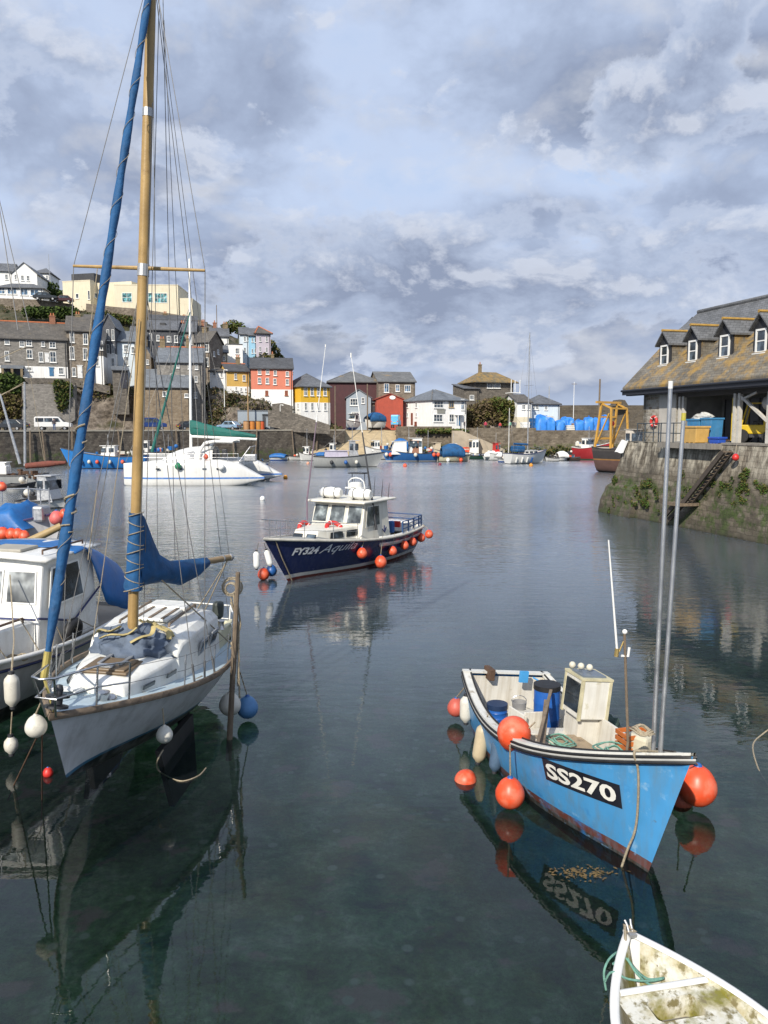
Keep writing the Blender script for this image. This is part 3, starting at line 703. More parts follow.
house('low stone building with a sloping slate lean to roof in front of the warehouse', 138, 191, 432, 388, 370, Q(138) + 8.2, 9, 3.6, 'mono', W_rust, R_blue, wins=[(164.5, 394, 4, 5), (187, 395.5, 5, 4, dict(bars=(2, 0)))], name='stone_outbuilding', cat='outbuilding')
house('dark slate hung house with black dormer above the blue slate warehouse', 147.5, 178, 356, 331, 320, Q(147) + 31, 10, 9, 'x', W_slateh, R_slate, wins=[(150.5, 337, 3, 7), (158, 338, 3, 6), (169, 339, 4.2, 6), (181 - 5, 339, 3.6, 7)], chims=[(162.5, 321, 5, R_dark, .25, 0)])
house('grey cottage with an orange brick chimney on the right of the dark slate hung house', 178.2, 196, 357, 333, 321, Q(178) + 32, 10, 9, 'x', W_grey, R_slate, wins=[(181, 339.5, 4, 7), (190, 341, 3.5, 7)], chims=[(182.5, 321, 4, C_brick, .4, 2), (192.5, 322, 4, C_brick, .6, 2)])
house('brown stone house with white windows and a long bare side wall behind the white mast', 194.5, 210, 376, 343, 331, Q(194) + 24, -18, 5, 'x', W_stone, R_brown, wins=[(198.7, 347, 4.4, 8), (207, 348, 4, 8), (198, 361, 4, 8), (202.5, 361.5, 4, 8), (207.5, 362, 3, 9)], rwins=[(214, 354, 1.6, 5), (218, 352, 1.6, 5)], chims=[(206, 326, 5, C_stonec, .5, 1)])
house('white house with flat grey slate roof and red flag terrace above the mustard cottage', 226.5, 243, 372, 346, 344.5, Q(226) + 33, 14, 9, 'flat', W_white, R_dark, wins=[(237.2, 351, 4, 6)], lwins=[])
house('grey slate roofed cottage with white gable on the ridge below the red chimney pot', 211, 229, 366, 337.5, 327.5, Q(211) + 42, 12, 9, 'x', W_white, R_slate, wins=[(216, 343, 2.5, 5), (222, 343, 2.5, 5)], chims=[(214.5, 321, 3.2, C_brick, .5, 1), (230.5, 322, 5, C_stonec, .5, 2)])
house('pale whitish blue terraced house with slate roof on the ridge', 240.5, 249, 364, 335.5, 327, Q(240) + 39, 12, 8, 'x', W_pblue, R_slate, wins=[(244.8, 339, 2, 5), (244.8, 350, 2, 5), (247.6, 339, 1.4, 4)])
house('sky blue terraced house on the ridge', 249.2, 257, 363, 336.6, 328, Q(249) + 38.4, 12, 8, 'x', W_lblue, R_slate, wins=[(252.3, 340, 1.6, 4), (255.3, 340.3, 1.6, 4), (252.3, 351, 1.6, 4.5), (255.3, 351, 1.6, 4.5)])
house('lilac and cream house with hipped orange edged roof at the end of the ridge', 256.8, 271, 362, 334.5, 326, Q(257) + 37.8, 24, 8, 'hip', W_lilac, R_brown, ridge=R_tile, wins=[(260, 339, 1.8, 5), (260, 349, 1.8, 5), (266.5, 338.5, 1.6, 6), (266.5, 350, 1.6, 5)])
cn = MB(); F_ = Frame(at_y(-24, 378, Q(-24) + 13), (math.cos(rad(20)), math.sin(rad(20)))); T0 = [o for o in bpy.data.objects if o.get('label', '').startswith('wide grey stone')][0]
sx0, sx1, zc = F_.loc(1, 366)[0], F_.loc(24, 366)[0], F_.loc(12, 366)[1] - T0.location.z
cn.slab([(sx0, -1.3, zc - .5), (sx1, -1.3, zc - .5), (sx1, -.05, zc), (sx0, -.05, zc)], (0, 0, .12)); cn.build('porch_roof', R_blue, T0)
for k_ in (0., .5, 1.): cn = MB(); cn.box((lerp(sx0 + .3, sx1 - .3, k_), -1.15, zc - 1.5), (.35, .3, 2.1)); cn.build('porch_post', C_stonec, T0)
cn = MB(); cn.box(((sx0 + sx1) / 2, -.08, zc - 1.3), (sx1 - sx0 - .6, .08, 1.9)); cn.build('painted_porch_shade', M_doord, T0)  # dark panel painted in as the shade under the porch roof
house('warm brown stone gable cottage squeezed left of the blue slate warehouse', 138.5, 152, 392, 357, 343, Q(138) + 13, 10, 7, 'y', W_rust, R_slate, wins=[(143, 362, 2.4, 5), (147.5, 362, 2.4, 5), (145, 374, 2.6, 6)], chims=[(145, 338, 4, C_stonec, .5, 2)], cat='cottage')
house('pale grey rendered cottage with two windows above the brown stone gable cottage', 131, 147, 362, 337, 326, Q(131) + 30, 12, 7, 'x', W_pblue, R_slate, wins=[(136, 342, 3, 5), (142.5, 342.5, 3, 5), (142.5, 351, 3, 5)], chims=[(139, 322, 3.6, C_brick, .5, 2)], cat='cottage')
house('white cottage with brown roof up behind the dark slate hung house', 196, 211.5, 350, 334, 325.5, Q(196) + 46, 12, 7, 'x', W_white, R_brown, wins=[(200.5, 338, 2.4, 4), (206.5, 338.4, 2.4, 4)], chims=[(203, 320, 3.4, C_brick, .5, 2)], cat='cottage')
house('cream cottage tucked between the white flat roofed house and the mustard cottage', 214, 228, 372, 353.5, 345, Q(214) + 27, 14, 6, 'x', W_cream, R_slate, wins=[(218, 358, 2.2, 4.5), (224, 358.4, 2.2, 4.5), (221, 366, 2.4, 4.5)], chims=[(220, 341, 3.2, C_stonec, .5, 1)], cat='cottage')
house('little grey stone cottage below the hedge on the terrace', 84, 103, 330, 321, 314.5, Q(84) + 34, 14, 6, 'x', W_grey, R_brown, wins=[(89, 324.5, 2.6, 4), (97, 325, 2.6, 4)], chims=[(99, 311, 3.4, C_brick, .5, 2)], cat='cottage')
house('long low slate roofed row house on the upper terrace left of the orange brick chimney', 150, 197, 330, 321.5, 315, Q(150) + 44, 14, 6, 'x', W_pcream, R_dark, wins=[(x, 325, 2.4, 4) for x in (156, 166, 176, 186)], chims=[(165, 311.5, 3.4, C_stonec, .5, 2), (184, 314, 3.4, C_brick, .5, 2)])
# --- houses on the bank
T = house('mustard coloured cottage with white gable end and slate roof above the scrub bank', 227.5, 249, 391, 372.5, 363.5, Q(227) + 13, 22, 8, 'x', W_ochre, R_dark, wins=[(235.5, 376.5, 2.6, 6), (244, 378, 2.8, 6), (236, 388.6, 1.6, 3.4), (241, 389.6, 1.6, 3.4), (245.5, 390, 1.6, 3.4)], low=(W_white, 386.5), ridge=R_tile, chims=[(239, 355, 4, C_stonec, .5, 2)], cat='cottage')
house('low white extension with lean to roof joined to the mustard cottage', 210, 227.3, 387, 372.5, 367.5, Q(227) + 13.6, 0, 6, 'mono', W_white, R_brown, wins=[(221.5, 375, 2.2, 4.5), (214.5, 374, 3, 4)], name='house_extension', cat='extension')
house('coral pink three storey house with eight small white windows above a white base', 251.5, 293, 407, 369.6, 357.5, Q(251) + 12, 9, 9, 'x', W_coral, R_dark, low=(W_white, 389.5),
      wins=[(259.5, 372, 3.4, 5), (267.5, 371.8, 3.4, 5), (275.2, 373, 3.2, 5), (287.3, 374, 3.2, 5), (259.5, 380.6, 3.4, 6), (267.3, 380.8, 3.4, 6), (274.8, 381.5, 3.2, 6), (287.3, 382, 3.2, 6)] + [(x, 393, 3, 5, dict(frame=mat('brick_surround', (.3, .1, .05), .8), pane=M_doorr)) for x in (266.7, 286.3)], chims=[(272.5, 352, 3, C_stonec, .5, 1)])
house('yellow house with white lower storey and grey hipped slate roof', 301, 330, 424, 387.5, 373, Q(301) + 9, 30, 9, 'hip', W_yellow, R_slate, low=(W_white, 402.5), hipw=3.2,
      wins=[(x, 391.5, 3.4, 8.5) for x in (305.5, 312, 318.5, 325)] + [(x, 406.5, 2.4, 7.5) for x in (305.5, 312, 318, 325)], lwins=[(298.5, 406, 1.6, 6)])
# --- the centre of the far shore
house('long maroon boarded warehouse with lichened slate roof', 329, 380, 428, 383.2, 371.5, 160, 6, 14, 'hip', W_maroon, R_part, hipw=5, name='boarded_warehouse', cat='warehouse', ridge=R_part)
house('brown stone end of the warehouse with steep gable and three blue windows', 378.5, 415, 430, 383, 371.5, 158.6, 10, 12, 'x', W_stone, R_part, wins=[(386.5, 388, 5, 9, dict(pane=M_bwin, bars=(1, 0))), (397.5, 388, 4, 7, dict(pane=M_bwin)), (407.5, 388.5, 6, 7, dict(pane=M_bwin, bars=(2, 0)))], name='stone_warehouse', cat='warehouse')
house('blue grey gabled boat shed with white framed windows beside the slipway', 346.5, 371, 428, 399, 388.7, 156, 4, 9, 'y', W_bgrey, R_slate, wins=[(354, 402, 8, 7, dict(bars=(2, 1))), (363, 400.5, 3, 6), (355, 415, 7, 6, dict(bars=(2, 1)))], name='boat_shed', cat='boat shed')
house('dark timber boat store with open front beside the red boathouse', 371.3, 381, 428, 404, 397, 157, 4, 8, 'mono', W_dstone, R_slate, doors=[(375, 416, 6, 18, M_doord)], name='boat_store', cat='boat store')
T = house('bright red boarded boathouse with gable front and white oval sign', 376.5, 403, 427.5, 400.5, 393, 153, 5, 10, 'y', W_redb, mat('red_roof_sheet', (.25, .045, .03), .7), gutter=False, name='boathouse', cat='boathouse')
sg = MB(); Ww = T['dims'][0]; sg.lathe([(.0, -.04), (.62, -.04), (.62, .04), (.0, .04)], (0, 0, 0), 20); s_ = sg.build('oval_sign', M_frame, T); s_.rotation_euler = (rad(90), 0, 0); s_.scale = (.95, .62, 1); s_.location = (Ww * .6, -.08, T['dims'][2] + .35)
T = house('white two storey harbour house with arched window and slate hipped roof', 432, 466, 430, 401.5, 389.5, 146.5, 27, 11.5, 'hip', W_white, R_blue, hipw=3.5, ridge=R_part,
      wins=[(438.5, 404.5, 9.5, 7, dict(bars=(2, 1))), (438, 418, 9, 7.5, dict(bars=(2, 1))), (451.3, 403.5, 5, 8, dict(frame=mat('tan_surround', (.42, .33, .2), .8))), (462.5, 404.5, 3.4, 11, dict(pane=M_bwin)), (451.5, 418, 5, 8)], doors=[(458.3, 420.5, 3.4, 10, M_doorb), (441, 411.6, 9, 3.6, mat('grey_spandrel', (.25, .25, .22), .8))],
      lwins=[(407.5, 405, 2, 5), (416.5, 405, 2, 5), (407.5, 415, 1.6, 4), (416.5, 415, 1.6, 4), (412, 419, 1.8, 12, dict(frame=M_doorr, pane=M_doorr, sill=False)), (415.8, 423.5, 2.2, 3.6, dict(frame=M_doorr, pane=M_doorr))])
pr = MB(); F_ = T['dims']; pr.box((F_[0] * .77, -.6, 2.85), (1.8, 1.2, .14)); [pr.box((F_[0] * .77 + sx * .75, -1.1, 1.1), (.14, .14, 3.4)) for sx in (-1, 1)]; pr.build('porch', M_frame, T)
# stone house with lichened roof on its mound
T = house('square dark stone house with orange lichened hipped roof and white windows on the ivied mound', 476, 513, 404, 382, 372, 161, 20, 6.5, 'hip', W_dstone, R_lich, hipw=2.3, over=.7, wins=[(490, 384.8, 6, 7, dict(bars=(1, 2))), (497, 384.8, 6.5, 7, dict(bars=(2, 2)))], chims=[(482, 362.5, 3, C_stonec, .5, 1)], lwins=[])
house('lower stone wing with pale slate roof and small white window joined to the lichened house', 464, 478.5, 410, 390, 384, 160, 14, 7, 'mono', W_dstone, R_slate, wins=[(471.8, 397.5, 4.4, 5, dict(bars=(2, 0)))], name='house_wing', cat='house')
pr = MB(); pr.box((0, 0, 0), (2.2, 2.4, .15))
for q in ((-1, -1), (1, -1), (1, 1)): pr.box((q[0], q[1], 1.35), (.12, .12, 2.6))
p_ = at_y(513, 393, 160.5); o_ = pr.build('balcony', M_frame, T); o_.location = T.matrix_basis.inverted() @ p_
house('small white harbour office with brown gable roof left of the tarpaulin heaps', 517, 531, 431, 403.5, 394, 152, 12, 9, 'x', W_white, R_brown, wins=[(523.5, 407, 3.4, 5, dict(bars=(1, 1))), (528.5, 407, 3, 5)], low=(W_cream, 417), name='harbour_office', cat='office')
house('grey roofed low building joined behind the harbour office', 531, 559, 431, 405, 394.5, 155, 8, 8, 'hip', W_pblue, R_slate, wins=[(533.5, 407, 3, 5), (537, 407, 3, 5), (546, 408, 3, 4)], name='harbour_store', cat='store')
# mound with ivy under the lichened house
mb = MB()
def mound(u, v):
    px = lerp(457, 521, u); a_ = math.pi * u
    top = poly([(457, 416), (466, 410), (478, 404), (486, 399), (497, 398), (508, 400), (516, 405), (521, 422)], px)
    q = at_y(px, lerp(431, top, min(1, v * 1.4)), 158 - 4 * math.sin(a_) * (1 - v) + max(0, v - .7) * 20)
    n = noise.fractal((q.x * .5, q.y * .5, q.z * .5), 1, 2, 3); return q + V((n * .3, -n * .5, n * .2))
mb.grid(mound, 40, 18)
struct(mb.build('mound_hill', M_hill, smooth=60, normals=False))
bush('ivy', 'brown dead ivy covering the mound under the lichened roof house', 'ivy', [(x, y, 154.8, 8, 7) for x, y in ((463, 414), (472, 411), (480, 408), (488, 405), (466, 420), (475, 418), (484, 414), (492, 407), (470, 427), (482, 425), (492, 418), (498, 412))], [L_brown, L_brown, L_olive], 260, .26)
bush('ivy', 'green ivy growing down the right side of the mound', 'ivy', [(x, y, 154.2, 7, 7) for x, y in ((498, 404), (505, 405), (511, 407), (503, 408), (509, 413), (505, 419), (496, 403), (515, 410))], [L_green, L_olive, L_olive], 240, .26)
# --- hilltop
house('white hilltop house with gable end and grey slate roof', 13, 38, 299, 275, 262, Q(13) + 66, 8, 11, 'y', W_white, R_slate, wins=[(22.5, 278, 3, 5.5), (28, 278.3, 3, 5.5), (6.5 + 9, 277, 2, 5)])
house('white wing with long grey roof left of the hilltop gable', -22, 14, 299, 272, 263, Q(-22) + 82, 14, 9, 'x', W_white, R_slate, wins=[(6.5, 277, 3, 5.5), (-4, 277, 3, 5.5)], name='house_wing', cat='house')
house('white glazed sun room with hipped roof along the front of the hilltop house', -3, 43, 300, 288.8, 283.5, Q(0) + 59, 8, 5, 'hip', W_white, R_slate, wins=[(12, 291, 9.5, 6.5, dict(pane=M_bwin, bars=(2, 0))), (24, 292, 8, 6.5, dict(pane=M_bwin, bars=(1, 0))), (34.5, 292.6, 8.5, 6.5, dict(pane=M_bwin, bars=(1, 0))), (2, 290.5, 6, 7, dict(pane=M_bwin))], name='sun_room', cat='sun room')
house('small white bungalow with grey hipped roof beside the aerial mast', 34, 50.5, 287, 274, 268, Q(34) + 95, 8, 9, 'hip', W_white, R_slate, wins=[(47, 277.5, 2, 4), (40, 277, 2, 4)], name='bungalow', cat='bungalow')
T = house('cream flat roofed modern block with dark rooftop box on the hill', 63.5, 91, 307, 282.5, 282, Q(63) + 68, -14, 10, 'flat', W_cream, W_cream, wins=[(77.3, 296, 3, 5, dict(bars=(0, 0))), (89, 295, 2, 9, dict(bars=(0, 0)))], rwins=[(96, 295.5, 3, 5, dict(bars=(0, 0), pane=M_bwin)), (106, 295.8, 5, 5, dict(bars=(1, 0), pane=M_bwin))], name='modern_block', cat='building')
W_, D_, he_ = T['dims'][:3]
pb = MB(); pb.box((W_ * .6, D_ * .45, he_ + 1.0), (W_ * .82, D_ * .6, 2.)); pb.build('rooftop_box', M_dark, T)
rbk = MB(); rbk.box((W_ + 4.6, 7, he_ / 2 - 2.1), (9.2, 9, he_ + 4)); rbk.build('side_wing', W_cream, T)
T = house('cream curved front modern block with a long band of teal glazing on the hill', 115, 178.5, 309, 286.5, 286, Q(115) + 62, 2, 11, 'flat', W_cream, W_cream, wins=[(127, 297.5, 10, 9.5, dict(pane=M_teal, bars=(1, 1), sill=False)), (146, 297.6, 14, 10, dict(pane=M_teal, bars=(2, 1), sill=False)), (160.8, 298, 13, 10, dict(pane=M_teal, bars=(3, 1), sill=False))], name='modern_block', cat='building')
W_, D_, he_ = T['dims'][:3]
pb = MB(); pb.box((W_ + 1.6, D_ / 2, he_ / 2 - 3.), (3.1, D_ - 1, he_ + .5)); pb.build('side_wing', W_cream, T)
def wall_strip(name, label, pts, th, m, hpx=None):       # a free-standing wall: (px, y top, y bottom, Y)
    mb = MB()
    for (a, b_) in zip(pts, pts[1:]):
        q = [at_y(a[0], a[1], a[3]), at_y(b_[0], b_[1], b_[3]), at_y(b_[0], b_[2], b_[3]), at_y(a[0], a[2], a[3])]
        mb.slab(q, (0, th, 0))
    return tag(mb.build(name, m), label, 'wall')
wall_strip('garden_wall', 'brown stone retaining wall under the white hilltop house', [(-30, 297, 320, Q(-30) + 57), (36, 299.5, 320, Q(36) + 57), (72, 304, 319, Q(72) + 57)], .8, W_stone)
wall_strip('garden_wall', 'brown stone retaining wall below the cream modern block', [(86, 303.5, 312, Q(86) + 57), (116, 307, 317, Q(116) + 57), (142, 309, 322, Q(142) + 57), (180, 315, 332, Q(180) + 57), (207, 322, 338, Q(207) + 57)], .8, W_stone)
wall_strip('terrace_wall', 'low stone wall along the terrace in front of the grey cottages', [(-30, 377, 384, Q(-30) + 11.3), (70, 378.4, 385, Q(70) + 11.3), (110, 386, 394, Q(110) + 11.0)], .4, W_dstone)
wall_strip('retaining_wall', 'smooth grey retaining wall under the terraced cottages', [(22, 384, 434, Q(22) + 9.3), (52, 384, 434, Q(52) + 9.3), (75, 385, 420, Q(75) + 9.6)], .8, W_grey)
wall_strip('slope_wall', 'sloping stone wall from the coral house down to the slipway', [(268, 410, 426, Q(268) + 6), (294, 413, 432, Q(294) + 5), (330, 425, 434, Q(330) + 3)], .6, W_dstone)
wall_strip('stone_outcrop_wall', 'dark rubble outcrop between the coral house and the yellow house', [(272, 404, 432, Q(272) + 8.5), (282, 403, 432, Q(282) + 8.3), (292, 406, 432, Q(292) + 8)], 1.2, W_dstone)
house('low grey flat roofed hut on the quay with orange barrels before it', 238, 271, 430, 412.5, 411, QY(238) + 6.5, 14, 4, 'flat', W_bgrey, R_blue, fdn=.4, doors=[(268.5, 422, 5, 12, M_doord)], name='quay_hut', cat='hut')
house('dark container like shed on the quay right of the grey hut', 263.5, 288, 430, 416.5, 416, QY(265) + 4, 20, 3.2, 'flat', mat('slate_grey_cladding', (.07, .075, .085), .6, .2), M_dark, fdn=.4, doors=[(268, 423, 4, 11, W_bgrey)], name='container_shed', cat='shed')
# ------------------------------------------------------------------ boats: shared pieces
class Hull:
    def __init__(s, L, B, fs, fm, fb, draft=.4, rake=.5, tr=.75, um=.42, p=2.3, em=.38, eb=.95, trake=.08, kb=2.6, ku=.55, kend=-.12):
        s.__dict__.update(locals())
    def sheer(s, u): return s.fs * (1 - u) * (1 - 2 * u) + 4 * s.fm * u * (1 - u) + s.fb * u * (2 * u - 1)
    def hb(s, u):
        if u < s.um: k = lerp(s.tr, 1, math.sin(math.pi / 2 * u / s.um))
        else: k = max(0, 1 - ((u - s.um) / (1 - s.um)) ** s.p)
        return s.B / 2 * k
    def keel(s, u):
        q = max(0, (u - s.ku) / (1 - s.ku)) ** s.kb
        r = max(0, (.25 - u) / .25) ** 1.5 * .5
        return lerp(-s.draft, s.kend, max(q, r))
    def pt(s, u, v, side=1, off=0.):
        z = lerp(s.keel(u), s.sheer(u), v); e = lerp(s.em, s.eb, u ** 3)
        y = s.hb(u) * v ** e; vv = max(-.1, z / s.fb)
        wq = max(0, (u - .35) / .65) ** 2
        x = -s.L / 2 + s.L * u + s.rake * wq * vv - s.trake * max(0, 1 - u * 6) * vv
        q = V((x, side * y, z))
        if off: q += s.nrm(u, v, side) * off
        return q
    def nrm(s, u, v, side):
        u = min(max(u, .01), .985); v = min(max(v, .05), .99)
        a = s.pt(u + .01, v, side) - s.pt(u - .01, v, side); b = s.pt(u, min(1, v + .01), side) - s.pt(u, v - .02, side)
        n = a.cross(b).normalized()
        return n if n.y * side > 0 else -n
    def uv(s, x, z):
        u = (x + s.L / 2) / s.L
        for _ in range(12):
            u = min(max(u, 0), .995); v = (z - s.keel(u)) / (s.sheer(u) - s.keel(u)); v = min(max(v, .02), 1)
            u += (x - s.pt(u, v).x) / (s.L + s.rake) * .8
        return min(max(u, 0), .995), v
    def on(s, x, z, side, off=.01): u, v = s.uv(x, z); return s.pt(u, v, side, off)
    def us(s, n): return [1 - (1 - i / n) ** 1.25 for i in range(n + 1)]
    def shell(s, m, T, name='hull', nu=34, nv=14):
        mb = MB(); U = s.us(nu)
        for side in (1, -1): mb.grid(lambda a, b: s.pt(U[round(a * nu)], b, side), nu, nv)
        mb.add([s.pt(0, j / nv, 1) for j in range(nv + 1)] + [s.pt(0, j / nv, -1) for j in range(nv, -1, -1)], [list(range(2 * nv + 2))])
        o = mb.build(name, m, T, smooth=50)
        bm = bmesh.new(); bm.from_mesh(o.data); bmesh.ops.remove_doubles(bm, verts=bm.verts, dist=.0015); bmesh.ops.recalc_face_normals(bm, faces=bm.faces); bm.to_mesh(o.data); bm.free()
        o.data.set_sharp_from_angle(angle=rad(50))
        return o
    def edge(s, side, inset=0., dz=0., u0=0., u1=1., n=30):
        return [s.pt(u, 1, side) + V((0, -side * min(inset, s.hb(u)), dz)) for u in [lerp(u0, u1, 1 - (1 - i / n) ** 1.25) for i in range(n + 1)]]
    def deck(s, m, T, name='deck', u0=0., u1=1., drop=.03, camber=.05, inset=.02, n=26):
        mb = MB()
        def f(a, b):
            u = lerp(u0, u1, 1 - (1 - a) ** 1.25); q = s.pt(u, 1, 1); y = max(0, s.hb(u) - inset) * (2 * b - 1)
            return V((q.x, y, q.z - drop + camber * (1 - (2 * b - 1) ** 2)))
        mb.grid(f, n, 8); return mb.build(name, m, T, smooth=60)
    def rail(s, m, T, name, r=.03, inset=0., dz=0., u0=0., u1=1., flat=1., n=8, both=True, stern=False):
        mb = MB()
        if both:
            a = s.edge(1, inset, dz, u0, u1); b = s.edge(-1, inset, dz, u0, u1)
            mb.tube(a + b[::-1][1:] if u1 == 1 else a, r, n, flat)
            if u1 != 1: mb.tube(b, r, n, flat)
            if stern: mb.tube([a[0], b[0]], r, n, flat)
        return mb.build(name, m, T, smooth=50)
    def strake(s, m, T, name, v, r=.025, u0=0., u1=1., off=.01, flat=1.):
        mb = MB()
        for side in (1, -1): mb.tube([s.pt(lerp(u0, u1, i / 28), v, side, off) for i in range(29)], r, 8, flat)
        return mb.build(name, m, T, smooth=50)
    def letters(s, txt, m, T, name, x0, x1, z0, h, side, shear=0., bold=0., off=.012, zslope=0.):
        """writing that follows the hull: from x0 to x1, foot at z0"""
        vs, fs, w, hh = text_geo(txt, 1., shear, bold)
        bm = bmesh.new(); bv = [bm.verts.new((x, y, 0)) for x, y in vs]
        for f in fs:
            try: bm.faces.new([bv[i] for i in f])
            except ValueError: pass
        bmesh.ops.subdivide_edges(bm, edges=[e for e in bm.edges if e.calc_length() > .2], cuts=2, use_grid_fill=True)
        bmesh.ops.triangulate(bm, faces=bm.faces)
        mb = MB(); bm.verts.index_update()
        pts = [s.on(lerp(x0, x1, v.co.x / w), z0 + v.co.y / hh * h + zslope * v.co.x / w, side, off) for v in bm.verts]
        mb.add(pts, [[v.index for v in f.verts] for f in bm.faces]); bm.free()
        return mb.build(name, m, T, normals=False)
def Lz(T, px, py, z): return T.matrix_basis.inverted() @ at_z(px, py, z)
def Ly(T, px, py, y): return T.matrix_basis.inverted() @ at_y(px, py, y)
def pixel(p):
    d = p - V((0, 0, EYE)); f = d.y * CP - d.z * SP; u = d.y * SP + d.z * CP
    return 384 + FOC * d.x / f, 512 - FOC * u / f
def hull_x(T, h, px, z, side):           # station whose side is seen at this column
    best = min((abs(pixel(T.matrix_basis @ h.on(x, z, side))[0] - px), x) for x in [lerp(-h.L / 2, h.L / 2 + h.rake, i / 160) for i in range(161)])
    return best[1]
def wire(mb, a, b, r=.006, sag=0., n=1):
    a, b = V(a), V(b)
    if sag: n = 10
    mb.tube([a.lerp(b, i / n) + V((0, 0, -sag * 4 * (i / n) * (1 - i / n))) for i in range(n + 1)], r, 5)
def ball_buoy(label, p, r, m=None, eye=None, group=None, hang=None, name='mooring_buoy', upside=False):
    T = thing(name, label, 'buoy', p, 0, 0, group)
    mb = MB(); k = 24; pr = [(.0, -r)]
    for i in range(1, k):
        a = math.pi * i / k; rr = r * math.sin(a); z = -r * math.cos(a)
        if z > r * .5: rr = max(rr, r * .26); z = z + (z - r * .5) * .35
        pr.append((max(rr, .001), z))
    pr.append((.001, r * 1.2))
    mb.lathe(pr, (0, 0, 0), 24); mb.build('float', m or M_orange, T, smooth=60)
    e = MB(); e.lathe([(r * .3, r * .78), (r * .27, r * 1.12), (r * .12, r * 1.3), (.01, r * 1.32)], (0, 0, 0), 14); e.build('collar', eye or M_blueb, T, smooth=40)
    if hang:
        q = V(hang) - V(p); w_ = MB(); w_.tube([V((0, 0, r * 1.2)), q * .5 + V((0, 0, r * .6)), q], .012, 6); w_.build('lanyard', M_rope, T)
    if upside: T.rotation_euler = upside
    return T
def fender(label, p, length, r, m=None, tilt=(0, 0, 0), hang=None, group=None, ends=None):
    T = thing('fender', label, 'fender', p, 0, 0, group)
    mb = MB(); h = length / 2
    mb.lathe([(.001, -h), (r * .35, -h), (r * .5, -h + r * .25), (r * .9, -h + r * .7), (r, -h + r * 1.2), (r, h - r * 1.2), (r * .9, h - r * .7), (r * .5, h - r * .25), (r * .35, h), (.001, h)], (0, 0, 0), 16)
    mb.build('body', m or M_fend, T, smooth=50)
    e = MB()
    for sgn in (-1, 1): e.lathe([(r * .42, sgn * (h - .02)), (r * .4, sgn * (h + r * .3)), (.01, sgn * (h + r * .34))], (0, 0, 0), 12)
    e.build('end_eyes', ends or M_dark, T, smooth=40)
    T.rotation_euler = tilt
    if hang:
        Mi = (Matrix.Translation(V(p)) @ T.rotation_euler.to_matrix().to_4x4()).inverted()
        w_ = MB(); w_.tube([V((0, 0, h)), Mi @ V(hang)], .011, 6); w_.build('lanyard', M_rope, T)
    return T
def coil(mb, c, R, r, turns, lift=.012, wob=.15, axis=None):
    pts = []
    for i in range(turns * 18):
        a = i / 18 * 2 * math.pi; k = R * (1 + wob * math.sin(a * .37 + i * .05)) * (1 - .3 * (i / (turns * 18)))
        q = V((math.cos(a) * k, math.sin(a) * k, i * lift / 18 + .02 * math.sin(a * 3)))
        pts.append(V(c) + (axis @ q if axis else q))
    mb.tube(pts, r, 5)
def heading(hx, hy): return math.atan2(hy, hx)
def cloth_lump(c, r, seed=0, n=22, m=14, wr=.18, fl=1.):
    """heaped cloth: a dented, creased mound"""
    mb = MB(); c = V(c)
    def f(a, b):
        th = a * 2 * math.pi; ph = b * math.pi * .56
        q = V((math.cos(th) * math.sin(ph), math.sin(th) * math.sin(ph), math.cos(ph)))
        k = 1 + wr * noise.fractal((q.x * 2.2 + seed, q.y * 2.2, q.z * 2.2), 1, 2, 4) * 1.5
        return c + V((q.x * r[0] * k, q.y * r[1] * k, max(-.02, (q.z * fl) * r[2] * k)))
    mb.grid(f, n, m); return mb
# ================================================================== the blue open boat
hd = (.26, -.966)
T = thing('fishing_boat', 'open bright blue wooden fishing boat SS270 with two tall silver poles', 'boat', (2.68, 11.36, 0), heading(*hd), rad(-6.5))
h = Hull(4.6, 2.0, 1.1, .82, 1.7, draft=.42, rake=.5, tr=.8, um=.4, p=2.5, em=.33, eb=.85, trake=.06, kend=-.36)
M_ssh = mat('bright_blue_hull_paint', (.05, .27, .62), .4, .1, 3, bands=[(-2, (.05, .035, .025)), (.02, (.13, .045, .035)), (.13, (.07, .3, .6))], streak=((.13, .2, .24), .6, 1.4), spots=(((.03, .19, .47), .55, 2.2, .15), ((.2, .4, .62), .6, 4, .1), ((.1, .09, .06), .68, 5, .06), ((.3, .4, .5), .7, 16, .04)))
hull = h.shell(M_ssh, T)
M_in = mat('stained_white_inner_paint', (.62, .6, .54), .5, .12, 2.5, streak=((.3, .24, .15), .6, 1.6), spots=(((.3, .24, .16), .62, 3, .12),))
mb = MB(); sole = .32
def inn(a, b, side):
    u = lerp(.012, .93, a); zt = h.sheer(u) - .02; z = lerp(sole - .02, zt, b)
    v = (z - h.keel(u)) / (h.sheer(u) - h.keel(u)); q = h.pt(u, v, side)
    return V((q.x, side * max(0, abs(q.y) - .07), z))
for sd_ in (1, -1): mb.grid(lambda a, b: inn(a, b, sd_), 28, 6)
mb.add([inn(0, i / 5, 1) for i in range(6)] + [inn(0, i / 5, -1) for i in range(5, -1, -1)], [list(range(12))])
mb.build('inner_lining', M_in, T, smooth=50)
mb = MB(); mb.grid(lambda a, b: V((inn(a, 0, 1).x, inn(a, 0, 1).y * (2 * b - 1), sole)), 20, 4)
mb.build('floorboards', mat('grey_painted_boards', (.25, .26, .26), .8, .25, 3, bump=.3, spots=(((.12, .1, .07), .55, 3, .15),)), T)
mb = MB()                                  # gunwale: capping with two rubbing strips
